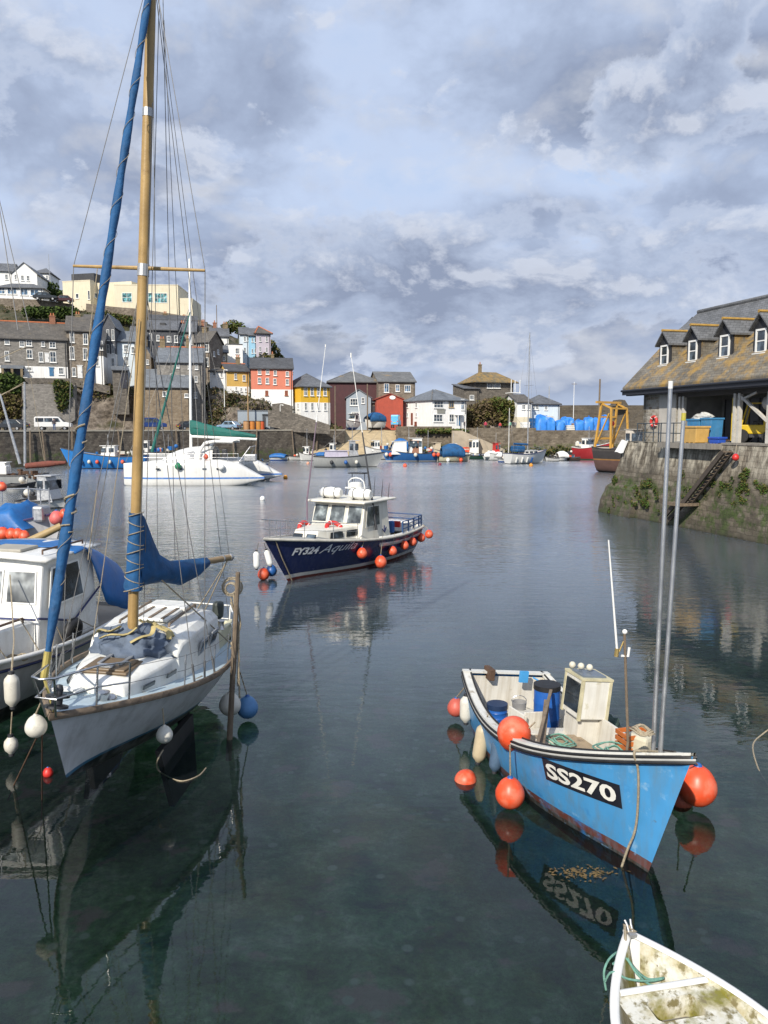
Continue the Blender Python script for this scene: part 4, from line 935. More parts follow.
for sd_ in (1, -1):
    a = h.edge(sd_, -.035, .012); b = h.edge(sd_, .12, .012)
    k = len(a)
    mb.add([p for q in zip(a, b) for p in q] + [p + V((0, 0, .035)) for q in zip(a, b) for p in q],
           [[2 * i, 2 * i + 1, 2 * i + 3, 2 * i + 2] for i in range(k - 1)] + [[2 * k + 2 * i, 2 * k + 2 * i + 2, 2 * k + 2 * i + 3, 2 * k + 2 * i + 1] for i in range(k - 1)] + [[2 * i, 2 * i + 2, 2 * k + 2 * i + 2, 2 * k + 2 * i] for i in range(k - 1)] + [[2 * i + 1, 2 * k + 2 * i + 1, 2 * k + 2 * i + 3, 2 * i + 3] for i in range(k - 1)])
a0, a1 = h.edge(1)[0], h.edge(-1)[0]
mb.box(((a0 + a1) / 2 + V((.04, 0, .03))), (.13, (a0 - a1).length + .07, .035))
mb.build('gunwale', mat('scuffed_white_gunwale', (.6, .6, .56), .5, .12, 5, spots=(((.32, .28, .22), .55, 5, .14),)), T)
h.rail(M_black, T, 'rubbing_strip', .02, -.04, -.005, stern=True); h.rail(M_black, T, 'rubbing_strip', .024, -.03, -.075)
h.rail(mat('grey_strip', (.4, .4, .38), .6), T, 'rubbing_strip', .018, -.032, -.04)
h.rail(M_black, T, 'inner_strip', .016, .1, .055, u0=.0, u1=.9)
h.deck(M_in, T, 'foredeck', .84, .995, -.005, .02, .1)
# number plates on both bows
M_plate = mat('black_number_board', (.012, .013, .02), .45, .2); M_letter = mat('white_lettering', (.75, .74, .68), .5, .08, 6)
for sd_ in (-1, 1):
    xs0, xs1 = (hull_x(T, h, 541, .9, -1), hull_x(T, h, 620, .9, -1))
    zz = lambda x: .55 + .12 * (x - xs0) / (xs1 - xs0)
    pl = MB(); pl.grid(lambda a, b: h.on(lerp(xs0, xs1, a), zz(lerp(xs0, xs1, a)) + .315 * b, sd_, .008), 14, 4)
    pl_ = pl.build('number_board', M_plate, T, smooth=60)
    x0, x1 = lerp(xs0, xs1, .05), lerp(xs0, xs1, .95)
    if sd_ > 0: x0, x1 = x1, x0
    h.letters('SS270', M_letter, pl_, 'number', x0, x1, zz(x0) + .05, .22, sd_, bold=.03, off=.018, zslope=zz(x1) - zz(x0))
# console, board, poles
c = Lz(T, 584, 712, 1.0); kx = c
cb = MB(); cb.box((c.x, c.y, 1.34), (.54, .5, .62)); con = cb.build('console', mat('cream_stained_panel', (.68, .67, .61), .5, .08, 4, streak=((.36, .3, .18), .45, 2), spots=(((.36, .33, .16), .62, 4, .15),)), T, bevel=.02)
cb = MB()
for a, b in (((.0, -.27, 1.02), (.0, -.27, 1.66)),): pass
for sx in (-.26, .26):
    for sy in (-.24, .24): cb.box((c.x + sx, c.y + sy, 1.34), (.045, .045, .65))
cb.box((c.x, c.y, 1.67), (.58, .54, .035)); cb.build('console_frame', mat('yellowed_edge_trim', (.5, .46, .3), .6, .2, 6), con)
wb = MB(); wb.box((c.x + .01, c.y - .257, 1.36), (.42, .02, .46)); wb.build('window', M_glass, con)
wb = MB(); wb.box((c.x + .03, c.y - .02, 1.7), (.36, .4, .03)); wb.build('roof_panel', mat('dull_solar_panel', (.13, .16, .2), .3), con)
cb = MB(); cb.box((c.x - .05, c.y + .04, .66), (.45, .42, .7)); cb.build('console_base', M_in, T, bevel=.015)
cb = MB()
for q in (-.12, .0, .12): cb.ball((c.x - .1 + q * .5, c.y - .1 + q, 1.78), .055, 10)
cb.build('net_floats', mat('off_white_float', (.6, .57, .46), .6), T, smooth=60)
g = Lz(T, 565, 748, .72)
mb = MB(); mb.box((g.x, g.y - .02, .7), (1.0, 1.1, .05), .06); mb.box((g.x - .2, g.y, .5), (.5, .9, .36)); en = mb.build('engine_box', mat('stained_plywood', (.34, .26, .17), .75, .25, 3, bump=.25, spots=(((.13, .1, .07), .56, 3, .1),)), T, bevel=.01)
mb = MB(); mb.box((h.pt(.68, .5).x, 0, .8), (.16, 1.25, .06)); mb.box((-.75, 0, .62), (.28, 1.75, .05)); mb.build('thwart', M_in, T, bevel=.01)
M_pole = M_steel_d
mp = []
for (bx, by, tx, ty, z0, w_) in ((653, 756, 670.5, 386, 1.3, .031), (660, 757, 683.5, 418, 1.32, .03)):
    a = at_z(bx, by, z0); b = at_y(tx, ty, a.y - .12); mb = MB()
    Mi = T.matrix_basis.inverted(); a_, b_ = Mi @ a, Mi @ b
    mb.tube([a_ + (a_ - b_).normalized() * .6, a_, b_], [w_ * 1.1, w_, w_ * .82], 12); po = mb.build('pole', M_pole, T, smooth=40)
    mb = MB(); mb.tube([b_ - (b_ - a_).normalized() * .03, b_ + (b_ - a_).normalized() * .06], w_ * .9, 10); mb.build('end_cap', M_frame if ty < 400 else mat('yellow_tape', (.45, .4, .06), .6), po)
    mp.append((a_, b_))
a = Lz(T, 628, 742, 1.25); b = Ly(T, 624.5, 634, at_z(628, 742, 1.25).y); mb = MB(); mb.tube([a - V((0, 0, .7)), a, b], .019, 8); st = mb.build('staff', M_wood, T)
mb = MB(); mb.ball(b + V((0, 0, .03)), .035, 10); mb.build('lamp', M_frame, st); mb = MB(); mb.tube([b - V((0, 0, .3)), b - V((0, -.1, .3)), b - V((0, -.1, .18))], .018, 6); mb.build('lamp_bracket', M_frame, st)
a2 = Ly(T, 617, 650, at_z(628, 742, 1.25).y); b2 = Ly(T, 608.5, 540, at_z(628, 742, 1.25).y); mb = MB(); mb.tube([a2, b2], [.016, .009], 8); an = mb.build('aerial', M_frame, T)
mb = MB(); mb.tube([a2 - V((0, 0, .09)), a2 + V((0, 0, .02))], .03, 8); mb.tube([a2 - V((0, 0, .05)), a2.lerp(b, .5) - V((0, 0, .12)), b - V((0, 0, .1))], .012, 6); mb.build('bracket', mat('brass_fitting', (.35, .26, .1), .5, metal=.6), an)
mb = MB(); r0 = Lz(T, 641, 755, 1.42)          # bow rope down to the water
rx = hull_x(T, h, 639, 1.2, -1); u_ = h.uv(rx, 9)[0]; r0 = h.pt(u_, 1, -1) + V((0, -.06, .04))
pts = [r0 + V((-.1, .4, -.02)), r0 + V((0, .1, .03)), r0, h.on(rx, 1.3, -1, .03), h.on(rx - .03, .9, -1, .03), h.on(rx - .08, .5, -1, .05), h.on(rx - .16, .2, -1, .12), h.on(rx - .2, .1, -1, .2) + V((0, 0, -.3))]
mb.tube(curve(pts), .016, 7); coil(mb, (r0.x - .25, r0.y + .25, h.fb - .02), .14, .014, 4); mb.build('mooring_rope', M_rope, T, smooth=60)
for q_, R2 in ((Lz(T, 615, 752, 1.0), .24), (Lz(T, 560, 742, .76), .2)): mb = MB(); coil(mb, q_, R2, .012, 4, wob=.4); mb.build('loose_rope', M_ropeg, T)
mb = MB(); q = Lz(T, 640, 744, 1.05); mb.box((q.x, q.y, 1.12), (.32, .3, .3), .5); mb.build('fuel_can', mat('dirty_white_plastic', (.52, .48, .36), .6, .15, 4), T, bevel=.05)
mb = MB(); q = Lz(T, 595, 728, .55); mb.box((q.x, q.y, .62), (.3, .3, .55), .3); mb.build('stowage_box', mat('black_tub', (.02, .02, .024), .5, .3, 5), T, bevel=.04)
mb = MB(); q = Lz(T, 620, 728, 1.1); mb.box((-.2, .72, .8), (1.3, .05, .5)); mb.build('pound_board', M_in, T)
mb = MB()
for x_, y_, z_, dx, dy, dz in ((-1.0, -.35, .6, .5, .03, .55), (-.9, -.1, .6, .03, .4, .6), (-1.5, .3, .5, .5, .6, .3)): mb.box((x_, y_, z_), (dx, dy, dz), .15)
mb.build('pound_board', M_in, T, bevel=.01)
mb = MB(); mb.box((-2.02, .2, 1.14), (.05, .16, .2)); mb.tube([(-1.95, .35, 1.15), (-1.5, .5, 1.1)], .015, 6); mb.build('sculling_notch', mat('blue_fitting', (.06, .3, .6), .5), T)
q = Lz(T, 482, 682, 1.0); mb = MB(); mb.box((q.x, q.y + .12, 1.12), (.3, .1, .2)); mb.build('cleat_block', M_rust, T, bevel=.01)
SS_T, SS_h = T, h
# what lies in her
M_net = mat('dark_green_net', (.04, .07, .055), .9, .4, 14, bump=1., bsc=60); Tw = T.matrix_basis
for (lab, px, py, z, r_, m_) in (('heap of dark green net on the floor of the blue open boat', 600, 728, .42, (.36, .26, .22), M_net), ('crumpled pale rag on the engine box of the blue open boat', 545, 744, .74, (.16, .12, .07), mat('pale_rag', (.5, .46, .38), .9, .2, 8, bump=.6))):
    mb = cloth_lump((0, 0, 0), r_, px * .1, 22, 12, .3); o = tag(mb.build('net_heap' if 'net' in lab else 'rag', m_, smooth=80), lab, 'net' if 'net' in lab else 'cloth'); o.location = at_z(px, py, z)
Bk = thing('bucket', 'small grey bucket near the stern of the blue open boat', 'bucket', at_z(519, 716, .5)); mb = MB(); mb.lathe([(.001, 0), (.1, 0), (.13, .26), (.12, .26), (.09, .03), (.001, .03)], (0, 0, 0), 16); mb.build('pail', mat('grey_bucket_plastic', (.25, .25, .25), .5, .2), Bk, smooth=40); mb = MB(); mb.tube([V((.13 * math.cos(a_), .03, .26 + .1 * math.sin(a_))) for a_ in [i / 8 * math.pi for i in range(9)]], .006, 5); mb.build('handle', M_steel, Bk)
mb = MB(); mb.bar(at_z(536, 750, 1.02), at_z(551, 690, 1.25), .05, .03); mb.bar(at_z(541, 752, .9), at_z(547, 700, 1.15), .09, .02); tag(mb.build('plank_tool', M_wood, bevel=.006), 'weathered boards leaning in front of the tall blue drum', 'boards')
Cr = thing('fish_crate', 'orange slatted crate just forward of the engine box in the blue open boat', 'crate', at_z(634, 748, .95), rad(15)); mb = MB()
for zz_ in (.04, .13, .22):
    for sx, sy, dx, dy in ((0, -.15, .42, .02), (0, .15, .42, .02), (-.2, 0, .02, .3), (.2, 0, .02, .3)): mb.box((sx, sy, zz_), (dx, dy, .06))
mb.build('sides', mat('orange_crate_plastic', (.5, .14, .03), .5, .2), Cr); mb = MB(); mb.box((0, 0, .01), (.42, .3, .02)); mb.build('base', mat('orange_crate_plastic', (.5, .14, .03)), Cr)
def drum(label, p, r, hgt, lid):
    D = thing('plastic_drum', label, 'drum', p)
    mb = MB(); mb.lathe([(.001, 0), (r * .92, 0), (r, .03), (r, hgt * .3), (r * 1.03, hgt * .33), (r, hgt * .36), (r, hgt * .63), (r * 1.03, hgt * .66), (r, hgt * .69), (r, hgt - .05), (r * .95, hgt), (.001, hgt)], (0, 0, 0), 22)
    mb.build('barrel', mat('blue_drum_plastic', (.015, .1, .38), .4, .15, 4, spots=(((.2, .22, .25), .68, 4, .1),)), D, smooth=40)
    mb = MB(); mb.lathe([(r * 1.05, hgt - .05), (r * 1.05, hgt + .03), (r * .85, hgt + .035), (.001, hgt + .03)], (0, 0, 0), 22); mb.build('lid', lid, D, smooth=40)
p = at_z(546, 734, .36); p.z = .4
drum('tall blue plastic drum with black lid standing in the blue open boat', p, .215, .8, M_black)
p = at_z(497, 722, .5); p.z = .5
drum('short blue plastic drum low in the stern of the blue open boat', p, .17, .3, mat('dark_blue_lid', (.012, .03, .08), .5))
ball_buoy('big orange buoy sitting on the side rail of the blue open boat', at_y(514, 733, 11.15), .25, hang=at_y(528, 752, 11.2), upside=(rad(200), rad(12), 0))
ball_buoy('orange buoy hanging below the SS270 number against the blue hull', at_y(510, 794, 10.75), .212, hang=at_z(510, 745, 1.0))
ball_buoy('small orange buoy floating loose beside the blue open boat with its collar down', at_y(465.5, 781, 11.7), .175, upside=(rad(-60), rad(60), 0))
ball_buoy('faded red buoy at the stern corner of the blue open boat', at_y(456, 708, 14.2), .165, hang=at_z(474, 676, 1.05), m=mat('faded_red_vinyl', (.5, .1, .07), .5, .15, 4))
ball_buoy('large orange buoy at the shaded bow of the blue open boat', at_y(697, 787, 10.75), .275, hang=at_y(690, 758, 10.3))
ball_buoy('dull red buoy half hidden behind the large orange buoy at the bow', at_y(681, 800, 10.95), .17, hang=at_y(682, 765, 10.5), m=mat('dull_red_vinyl', (.4, .09, .05), .55, .15, 4))
fender('white rounded fender at the stern quarter of the blue open boat', at_y(466, 709, 13.35), .5, .11, hang=at_z(476, 686, 1.05))
fender('long beige fender hanging on the side of the blue open boat', at_y(481, 743, 12.3), .66, .115, mat('beige_fender_vinyl', (.5, .42, .28), .5, .12, 4), hang=at_z(488, 715, 1.0), tilt=(0, rad(8), 0))
fender('slate blue fender hanging next to the beige one', at_y(496.5, 755, 11.75), .54, .1, mat('slate_blue_fender_vinyl', (.07, .12, .19), .5, .2, 4), hang=at_z(502, 730, 1.0), tilt=(0, rad(6), 0))
# ================================================================== the dinghy at the corner
hd = (-.2, .98)
tip = at_z(627, 931, .56)
T = thing('dinghy', 'grubby white moulded dinghy with a stained seat and green rope at its bow', 'dinghy', (tip.x + .2 * 1.42, tip.y - .98 * 1.42, 0), heading(*hd))
h = Hull(2.5, 1.62, .44, .44, .56, draft=.14, rake=.17, tr=.82, um=.38, p=2.15, em=.3, eb=.6)
M_din = mat('algae_stained_gelcoat', (.66, .65, .58), .5, .06, 4, spots=(((.45, .4, .24), .4, 3.5, .2), ((.2, .185, .03), .47, 3.0, .14), ((.2, .17, .08), .52, 9, .1), ((.1, .08, .04), .62, 16, .08)))
M_dout = mat('white_moulded_rim', (.72, .72, .7), .35, .06, 3, spots=(((.45, .42, .35), .66, 6, .1),))
h.shell(M_dout, T)
mb = MB()
def inn2(a, b, side):
    u = lerp(.02, .955, a); z = lerp(.08, h.sheer(u), b); v = (z - h.keel(u)) / (h.sheer(u) - h.keel(u)); q = h.pt(u, v, side)
    return V((q.x, side * max(0, abs(q.y) - .06), z))
for sd_ in (1, -1): mb.grid(lambda a, b: inn2(a, b, sd_), 26, 6)
mb.grid(lambda a, b: V((inn2(a, 0, 1).x, inn2(a, 0, 1).y * (2 * b - 1), .08)), 20, 4)
mb.build('inner_lining', M_din, T, smooth=60)
mb = MB()
for sd_ in (1, -1): mb.tube([p + V((0, 0, .0)) for p in h.edge(sd_, .02, .005)], .04, 10, .5)
mb.build('rim', M_dout, T, smooth=60)
xb = 1.25 + .17 - .66                         # bulkhead across the bow
wb_ = h.hb((xb + 1.25) / 2.5) - .05
mb = MB(); mb.tube([(xb, -wb_ - .03, .47), (xb, wb_ + .03, .47)], .035, 10, .6); mb.build('crossbar', M_dout, T, smooth=60)
# moulded seat behind it with an open locker in its top
def rrect(cx, cy_, a, b, r, n=5):
    out = []
    for q, (sx, sy) in enumerate(((1, 1), (-1, 1), (-1, -1), (1, -1))):
        for i in range(n + 1):
            th = math.pi / 2 * (q + i / n); out.append((cx + sx * (a - r) + r * math.cos(th), cy_ + sy * (b - r) + r * math.sin(th)))
    return out
mb = MB(); sx0, sx1 = xb - .62, xb - .02; zt = .45
cxh, cyh = xb - .24, .02
inner = rrect(cxh, cyh, .125, .235, .05); N_ = len(inner); outer = []
for (x, y) in inner:
    dx, dy = x - cxh, y - cyh; k = 99
    for lim, dd, o in ((sx1, dx, cxh), (sx0, dx, cxh)):
        if abs(dd) > 1e-6 and (lim - o) / dd > 0: k = min(k, (lim - o) / dd)
    for lim in (wb_ + .08, -wb_ - .08):
        if abs(dy) > 1e-6 and (lim - cyh) / dy > 0: k = min(k, (lim - cyh) / dy)
    outer.append((cxh + dx * k, cyh + dy * k))
mb.add([(x, y, zt - .02 * abs(x - cxh)) for x, y in inner] + [(x, y, zt) for x, y in outer], [[i, (i + 1) % N_, N_ + (i + 1) % N_, N_ + i] for i in range(N_)])
mb.add([(x, y, zt) for x, y in inner] + [(cxh + (x - cxh) * .86, cyh + (y - cyh) * .9, zt - .2) for x, y in inner], [[i, (i + 1) % N_, N_ + (i + 1) % N_, N_ + i] for i in range(N_)])
mb.add([(sx1, -wb_ - .05, zt), (sx1, wb_ + .05, zt), (sx1 + .03, wb_, .07), (sx1 + .03, -wb_, .07)], [(0, 1, 2, 3)]); mb.add([(sx0, -wb_ - .08, zt), (sx0, wb_ + .08, zt), (sx0, wb_, .07), (sx0, -wb_, .07)], [(0, 1, 2, 3)])
mb.build('seat', M_din, T, smooth=40)
mb = MB(); mb.add([(cxh + (x - cxh) * .88, cyh + (y - cyh) * .92, zt - .195) for x, y in inner], [list(range(N_))]); mb.build('locker_floor', mat('grey_locker_floor', (.2, .19, .165), .7, .15, 3), T)
bt = h.pt(1, 1); mb = MB()
for s_ in (-.02, .02): mb.tube([bt + V((-.1, s_, 0)), bt + V((-.03, s_, .09)), bt + V((-.0, s_ * 1.5, .12))], .012, 8)
mb.box(bt + V((-.06, 0, .03)), (.14, .07, .03)); mb.build('bow_fitting', M_galv, T, smooth=50)
mb = MB()
mb.tube([bt + V((-.04, -.03, .06)), bt + V((.01, .03, .06)), bt + V((-.06, .05, .03)), bt + V((-.09, -.04, .05)), bt + V((-.02, .04, .08)), bt + V((-.16, .1, -.02)), bt + V((-.4, .21, -.3)), bt + V((-.5, .3, -.55))], .016, 7)
mb.build('painter', M_rope, T, smooth=60)
mb = MB(); Mi = T.matrix_basis.inverted()
L1 = [(606, 990, .3), (604, 972, .45), (610, 958, .52), (622, 952, .5), (634, 968, .42), (648, 979, .44), (664, 978, .42), (650, 981, .44), (628, 979, .48), (612, 972, .52), (605, 982, .4)]
mb.tube(curve([Mi @ at_z(*q) for q in L1]), .011, 6)
mb.tube(curve([Mi @ at_z(x + 3, y + 6, z) for x, y, z in L1[2:8]]), .011, 6)
mb.build('green_rope', M_ropeg, T, smooth=60)
# ================================================================== the yacht
hd = (-.05, -1)
T = thing('sailing_yacht', 'white sailing yacht with wooden mast and a rolled blue headsail, aground and leaning', 'yacht', (-4.12, 13.02, .76), heading(*hd), rad(-3.7), trim=rad(-1.4))
h = Hull(6.0, 2.6, .6, .66, 1.0, draft=.62, rake=.5, tr=.6, um=.45, p=2.1, em=.5, eb=1.1, trake=-.25, kb=1.7, ku=.4, kend=-.02)
M_yh = mat('chalky_white_topsides', (.66, .66, .66), .4, .06, 2, bands=[(-2, (.012, .013, .014)), (-.03, (.05, .17, .28)), (.025, (.66, .66, .665))], streak=((.33, .32, .3), .55, 1.2), spots=(((.42, .41, .4), .54, 1.1, .2), ((.25, .25, .24), .66, 2., .12)))
h.shell(M_yh, T)
mb = MB()
for s_ in (-1, 1): mb = MB(); mb.slab([(-.9, s_ * .5, -.45), (.9, s_ * .5, -.45), (.6, s_ * .68, -1.5), (-.7, s_ * .68, -1.5)], (0, s_ * .09, 0)); mb.build('bilge_keel', mat('black_antifouling', (.013, .014, .014), .7, .3, 3), T)
mb = MB(); mb.slab([(-2.6, -.04, -.2), (-1.9, -.04, -.4), (-2.1, -.04, -1.3), (-2.6, -.04, -1.3)], (0, .08, 0)); mb.build('rudder', mat('black_antifouling', (.013, .014, .014), .7, .3, 3), T)
M_deck = mat('pale_blue_deck_paint', (.42, .52, .58), .6, .1, 4, spots=(((.5, .48, .42), .55, 3, .2), ((.25, .24, .2), .66, 6, .1)))
h.deck(M_deck, T, 'deck', drop=.04, camber=.05)
h.rail(M_teak, T, 'toe_rail', .04, .01, .0, flat=1.3, n=6, stern=True)
M_cab = mat('off_white_cabin_gelcoat', (.74, .74, .7), .32, .05, 3, spots=(((.55, .53, .44), .62, 3, .2), ((.32, .3, .25), .74, 6, .08)), streak=((.45, .43, .34), .35))
def trunk(sections, name, nseg=16, m=M_cab):     # sections: (x, half width, z deck, z top)
    mb = MB(); vs = []
    for (x, w_, z0, z1) in sections:
        for i in range(nseg + 1):
            t_ = i / nseg * 2 - 1; e = abs(t_)
            if e > .72: y = w_ * (1 - .10 * (1 - (e - .72) / .28)); z = lerp(z1 - .05, z0, (e - .72) / .28)
            else: y = w_ * .9 * e / .72; z = z1 - .05 + .05 * math.cos(e / .72 * math.pi / 2) ** .6
            vs.append(V((x, y * (1 if t_ > 0 else -1), z)))
    k = nseg + 1; n_ = len(sections)
    fs = [[i * k + j, i * k + j + 1, (i + 1) * k + j + 1, (i + 1) * k + j] for i in range(n_ - 1) for j in range(nseg)] + [list(range(k)), [(n_ - 1) * k + j for j in range(k)]]
    mb.add(vs, fs); return mb.build(name, m, T, smooth=38, bevel=.025)
trunk([(2.1, .44, .66, 1.02), (1.95, .5, .66, 1.07), (1.2, .7, .6, 1.12), (.4, .82, .55, 1.15)], 'fore_cabin')
trunk([(.66, .8, .55, 1.2), (.5, .84, .55, 1.36), (-.3, .9, .5, 1.42), (-1.4, .88, .5, 1.4), (-1.62, .86, .5, 1.36)], 'cabin')
mb = MB(); mb.box((1.55, 0, 1.125), (.6, .62, .05)); mb.box((1.55, 0, 1.1), (.7, .72, .04)); mb.build('fore_hatch', mat('brown_hatch_board', (.16, .11, .06), .5, .2, 4), T, bevel=.015)
mb = MB()
for y_ in (-.16, .16): mb.box((1.4, y_, 1.165), (.5, .05, .02), 0)
mb.box((1.75, 0, 1.17), (.12, .22, .03)); mb.build('hatch_hinges', M_galv, T)
for s_ in (1, -1):
    for (x_, y_, z_, w_, hh_, rz_) in ((1.62, .63, .88, .3, .075, .22), (.98, .765, .88, .3, .08, .15)):
        mb = MB(); mb.box((0, 0, 0), (w_, .03, hh_)); o = mb.build('cabin_window', M_glass, T, bevel=.01); o.location = (x_, s_ * (y_ - .02), z_); o.rotation_euler = (rad(-12) * s_, 0, -rz_ * s_)
    for x_ in (-.35, -1.0):
        mb = MB(); mb.box((0, 0, 0), (.44, .035, .28)); o = mb.build('cabin_window', mat('grey_window_frame', (.3, .31, .32), .4), T, bevel=.03); o.location = (x_, s_ * .875, 1.0); o.rotation_euler = (rad(-13) * s_, 0, 0)
        mb = MB(); mb.box((0, s_ * .008, 0), (.36, .035, .2)); q = mb.build('pane', glass('window_glass_blue', (.07, .1, .13)), o, bevel=.02)
mb = MB()
for y_ in (-.42, .42): mb.tube([(.2, y_, 1.42), (.18, y_, 1.47), (-1.3, y_, 1.5), (-1.32, y_, 1.44)], .022, 6)
mb.build('grab_rail', M_teak, T)
mb = MB(); mb.box((-.55, 0, 1.46), (1.0, .62, .06)); mb.box((-1.15, 0, 1.48), (.5, .7, .08)); mb.build('sliding_hatch', M_cab, T, bevel=.02)
mb = MB()
for y_ in (-.22, 0, .22): mb.box((-.5, y_, 1.495), (.9, .05, .02))
mb.build('hatch_runners', M_teak, T)
mb = MB(); w_ = .78
mb.box((-2.2, w_, .72), (1.2, .1, .4)); mb.box((-2.2, -w_, .72), (1.2, .1, .4)); mb.box((-2.8, 0, .7), (.1, 1.6, .34)); mb.build('cockpit_coaming', mat('cream_coaming', (.58, .55, .38), .5, .12, 4), T, bevel=.03)
mb = MB(); mb.box((-2.2, 0, .62), (1.1, 1.4, .03)); mb.build('cockpit_floor', M_teak, T)
mb = MB(); mb.tube([(-2.6, 0, .7), (-1.9, .1, 1.05)], .025, 6); mb.build('tiller', M_varn, T)
for s_ in (-1, 1): mb = MB(); mb.lathe([(.001, 0), (.08, 0), (.06, .05), (.055, .12), (.07, .16), (.001, .16)], (-1.9, s_ * .78, .92), 14); mb.build('winch', M_steel, T, smooth=40)
# spars: placed by where they are seen
Mi = T.matrix_basis.inverted()
mb_ = V((.72, 0, 1.1)); mtop = Mi @ at_y(152.5, -45, 12.3)
mdir = (mtop - mb_).normalized()
mb = MB(); mb.tube([mb_.lerp(mtop, t_) for t_ in (0, .25, .5, .75, .95, 1)], [.084, .084, .082, .078, .07, .065], 16); mast = mb.build('mast', M_varn, T, smooth=50)
mb = MB(); spz = (268 - 620) / (-45 - 640); sp_c = mb_.lerp(mtop, .545)
zt = Mi @ at_y(137.5, 269, 12.42); sp_c = mb_ + mdir * (zt - mb_).dot(mdir)
sL = Mi @ at_y(73.5, 266, 12.55); sR = Mi @ at_y(205, 270.5, 12.3)
mb.tube([sL, sp_c, sR], [.022, .034, .022], 8); mb.build('spreader', M_varn, mast, smooth=40)
mb = MB(); q = mb_.lerp(mtop, .79)
mb.tube([q - mdir * .06, q + mdir * .06], .082, 12); mb.build('mast_band', M_galv, mast); mb = MB(); mb.tube([sp_c - mdir * .12, sp_c + mdir * .06], .09, 12); mb.build('mast_band', M_galv, mast); mb = MB(); mb.tube([mb_, mb_ + mdir * .1], .11, 12); mb.build('mast_step', M_galv, mast)
gz = mb_ + mdir * 1.27
bend = Mi @ at_y(229.5, 557.5, 15.2)
mb = MB(); mb.tube([gz, bend], [.055, .06], 12); bm_ = mb.build('boom', mat('boom_timber', (.3, .21, .11), .5, .2, 4), T, smooth=40)
mb = MB(); bd = (bend - gz).normalized(); mb.tube([bend - bd * .02, bend + bd * .05], .075, 12); mb.tube([bend - bd * .3, bend - bd * .26], .07, 10); mb.build('end_fitting', M_galv, bm_)
# sail cover: a peak up the mast, falling to a roll along the boom
mb = MB()
def cover(a, b):
    t_ = a; c = gz.lerp(bend, t_ * .72); th = b * 2 * math.pi
    top = poly([(0, 1.02), (.1, .93), (.2, .6), (.3, .28), (.45, .13), (1, .08)], t_)
    bot = poly([(0, .2), (.3, .2), (.45, .26), (.6, .34), (.86, .24), (1, .1)], t_)
    wd = poly([(0, .15), (.15, .16), (.4, .15), (.7, .14), (1, .085)], t_)
    f = 1 + .16 * noise.fractal((t_ * 9, math.cos(th) * 1.5, math.sin(th) * 1.5), 1, 2, 3)
    side = V((0, 0, 1)).cross(bd).normalized()
    up = mdir * 1.0
    zz_ = math.sin(th); zz_ = (top if zz_ > 0 else bot) * zz_
    return c + side * (math.cos(th) * wd * f * (1 if zz_ < 0 else max(.35, 1 - .7 * max(0, math.sin(th)) ** 1.2))) + up * zz_ * (1 + .05 * (f - 1))
mb.grid(cover, 40, 28)
def wrap(a, b):
    th = b * 2 * math.pi; c = gz + mdir * lerp(-.24, 1.0, a); side = V((0, 0, 1)).cross(bd).normalized(); r_ = lerp(.15, .1, a) * (1 + .2 * noise.fractal((a * 7, math.cos(th), math.sin(th)), 1, 2, 3))
    return c + side * math.cos(th) * r_ - bd.cross(side).cross(side) * 0 + bd * math.sin(th) * r_
mb.grid(wrap, 22, 16); sc_ = mb.build('sail_cover', M_sail, bm_, smooth=80)
mb = MB()
for i in range(9):
    mb = MB(); q = gz + mdir * (.98 - i * .15); mb.torus(q + V((.0, 0, 0)), .122 + .005 * i, .008, Matrix.Rotation(.35 * (-1) ** i, 3, 'X'), 16, 5); mb.build('lashing', M_rope, sc_)

# rolled headsail on its stay
f0 = Mi @ at_y(44, 678, 10.05); ftop = mtop - mdir * .25
f1 = Mi @ at_y(138.5, 8, 12.1)
fd = (ftop - f0).normalized()
mb = MB(); pts = []
Nf = 60
rad_ = [lerp(.03, .07, min(1, i / 6)) * (1.0 - .42 * max(0, i / Nf - .2)) for i in range(Nf + 1)]
vs = []; X_ = fd.orthogonal().normalized(); Y_ = fd.cross(X_)
for i in range(Nf + 1):
    c = f0.lerp(ftop, i / Nf * .985 + .005)
    for j in range(14):
        th = 2 * math.pi * j / 14; tw = i * .55
        r_ = rad_[i] * (1 + .13 * math.sin(2 * th + tw * 2) + .06 * noise.noise((i * .4, math.cos(th), math.sin(th))))
        vs.append(c + X_ * (math.cos(th) * r_) + Y_ * (math.sin(th) * r_))
mb.add(vs, [[i * 14 + j, i * 14 + (j + 1) % 14, (i + 1) * 14 + (j + 1) % 14, (i + 1) * 14 + j] for i in range(Nf) for j in range(14)])
hs = mb.build('rolled_headsail', M_sail, T, smooth=70)
mb = MB()
def ring_on(t0, t1, turns, r_, rr):
    pts = []
    for i in range(turns * 14 + 1):
        s_ = i / (turns * 14); c = f0.lerp(ftop, lerp(t0, t1, s_)); th = s_ * turns * 2 * math.pi
        k = rad_[min(Nf, int(lerp(t0, t1, s_) * Nf))] * 1.13 + rr * .3
        pts.append(c + X_ * math.cos(th) * k + Y_ * math.sin(th) * k)
    mb.tube(pts, rr, 5)
ring_on(.12, .95, 14, .1, .004); ring_on(.215, .24, 1, .1, .016); ring_on(.31, .335, 1, .1, .014); ring_on(.19, .2, 1, .1, .011)
mb.build('lashing_line', M_rope, hs)
bow = h.pt(1, 1)
mb = MB(); mb.tube([bow + V((-.12, 0, .0)), f0], .02, 6); mb.tube([f0, f0 + fd * .35], .05, 10); mb.build('tack_tube', mat('yellow_brass_tube', (.42, .34, .1), .4, metal=.5), T)
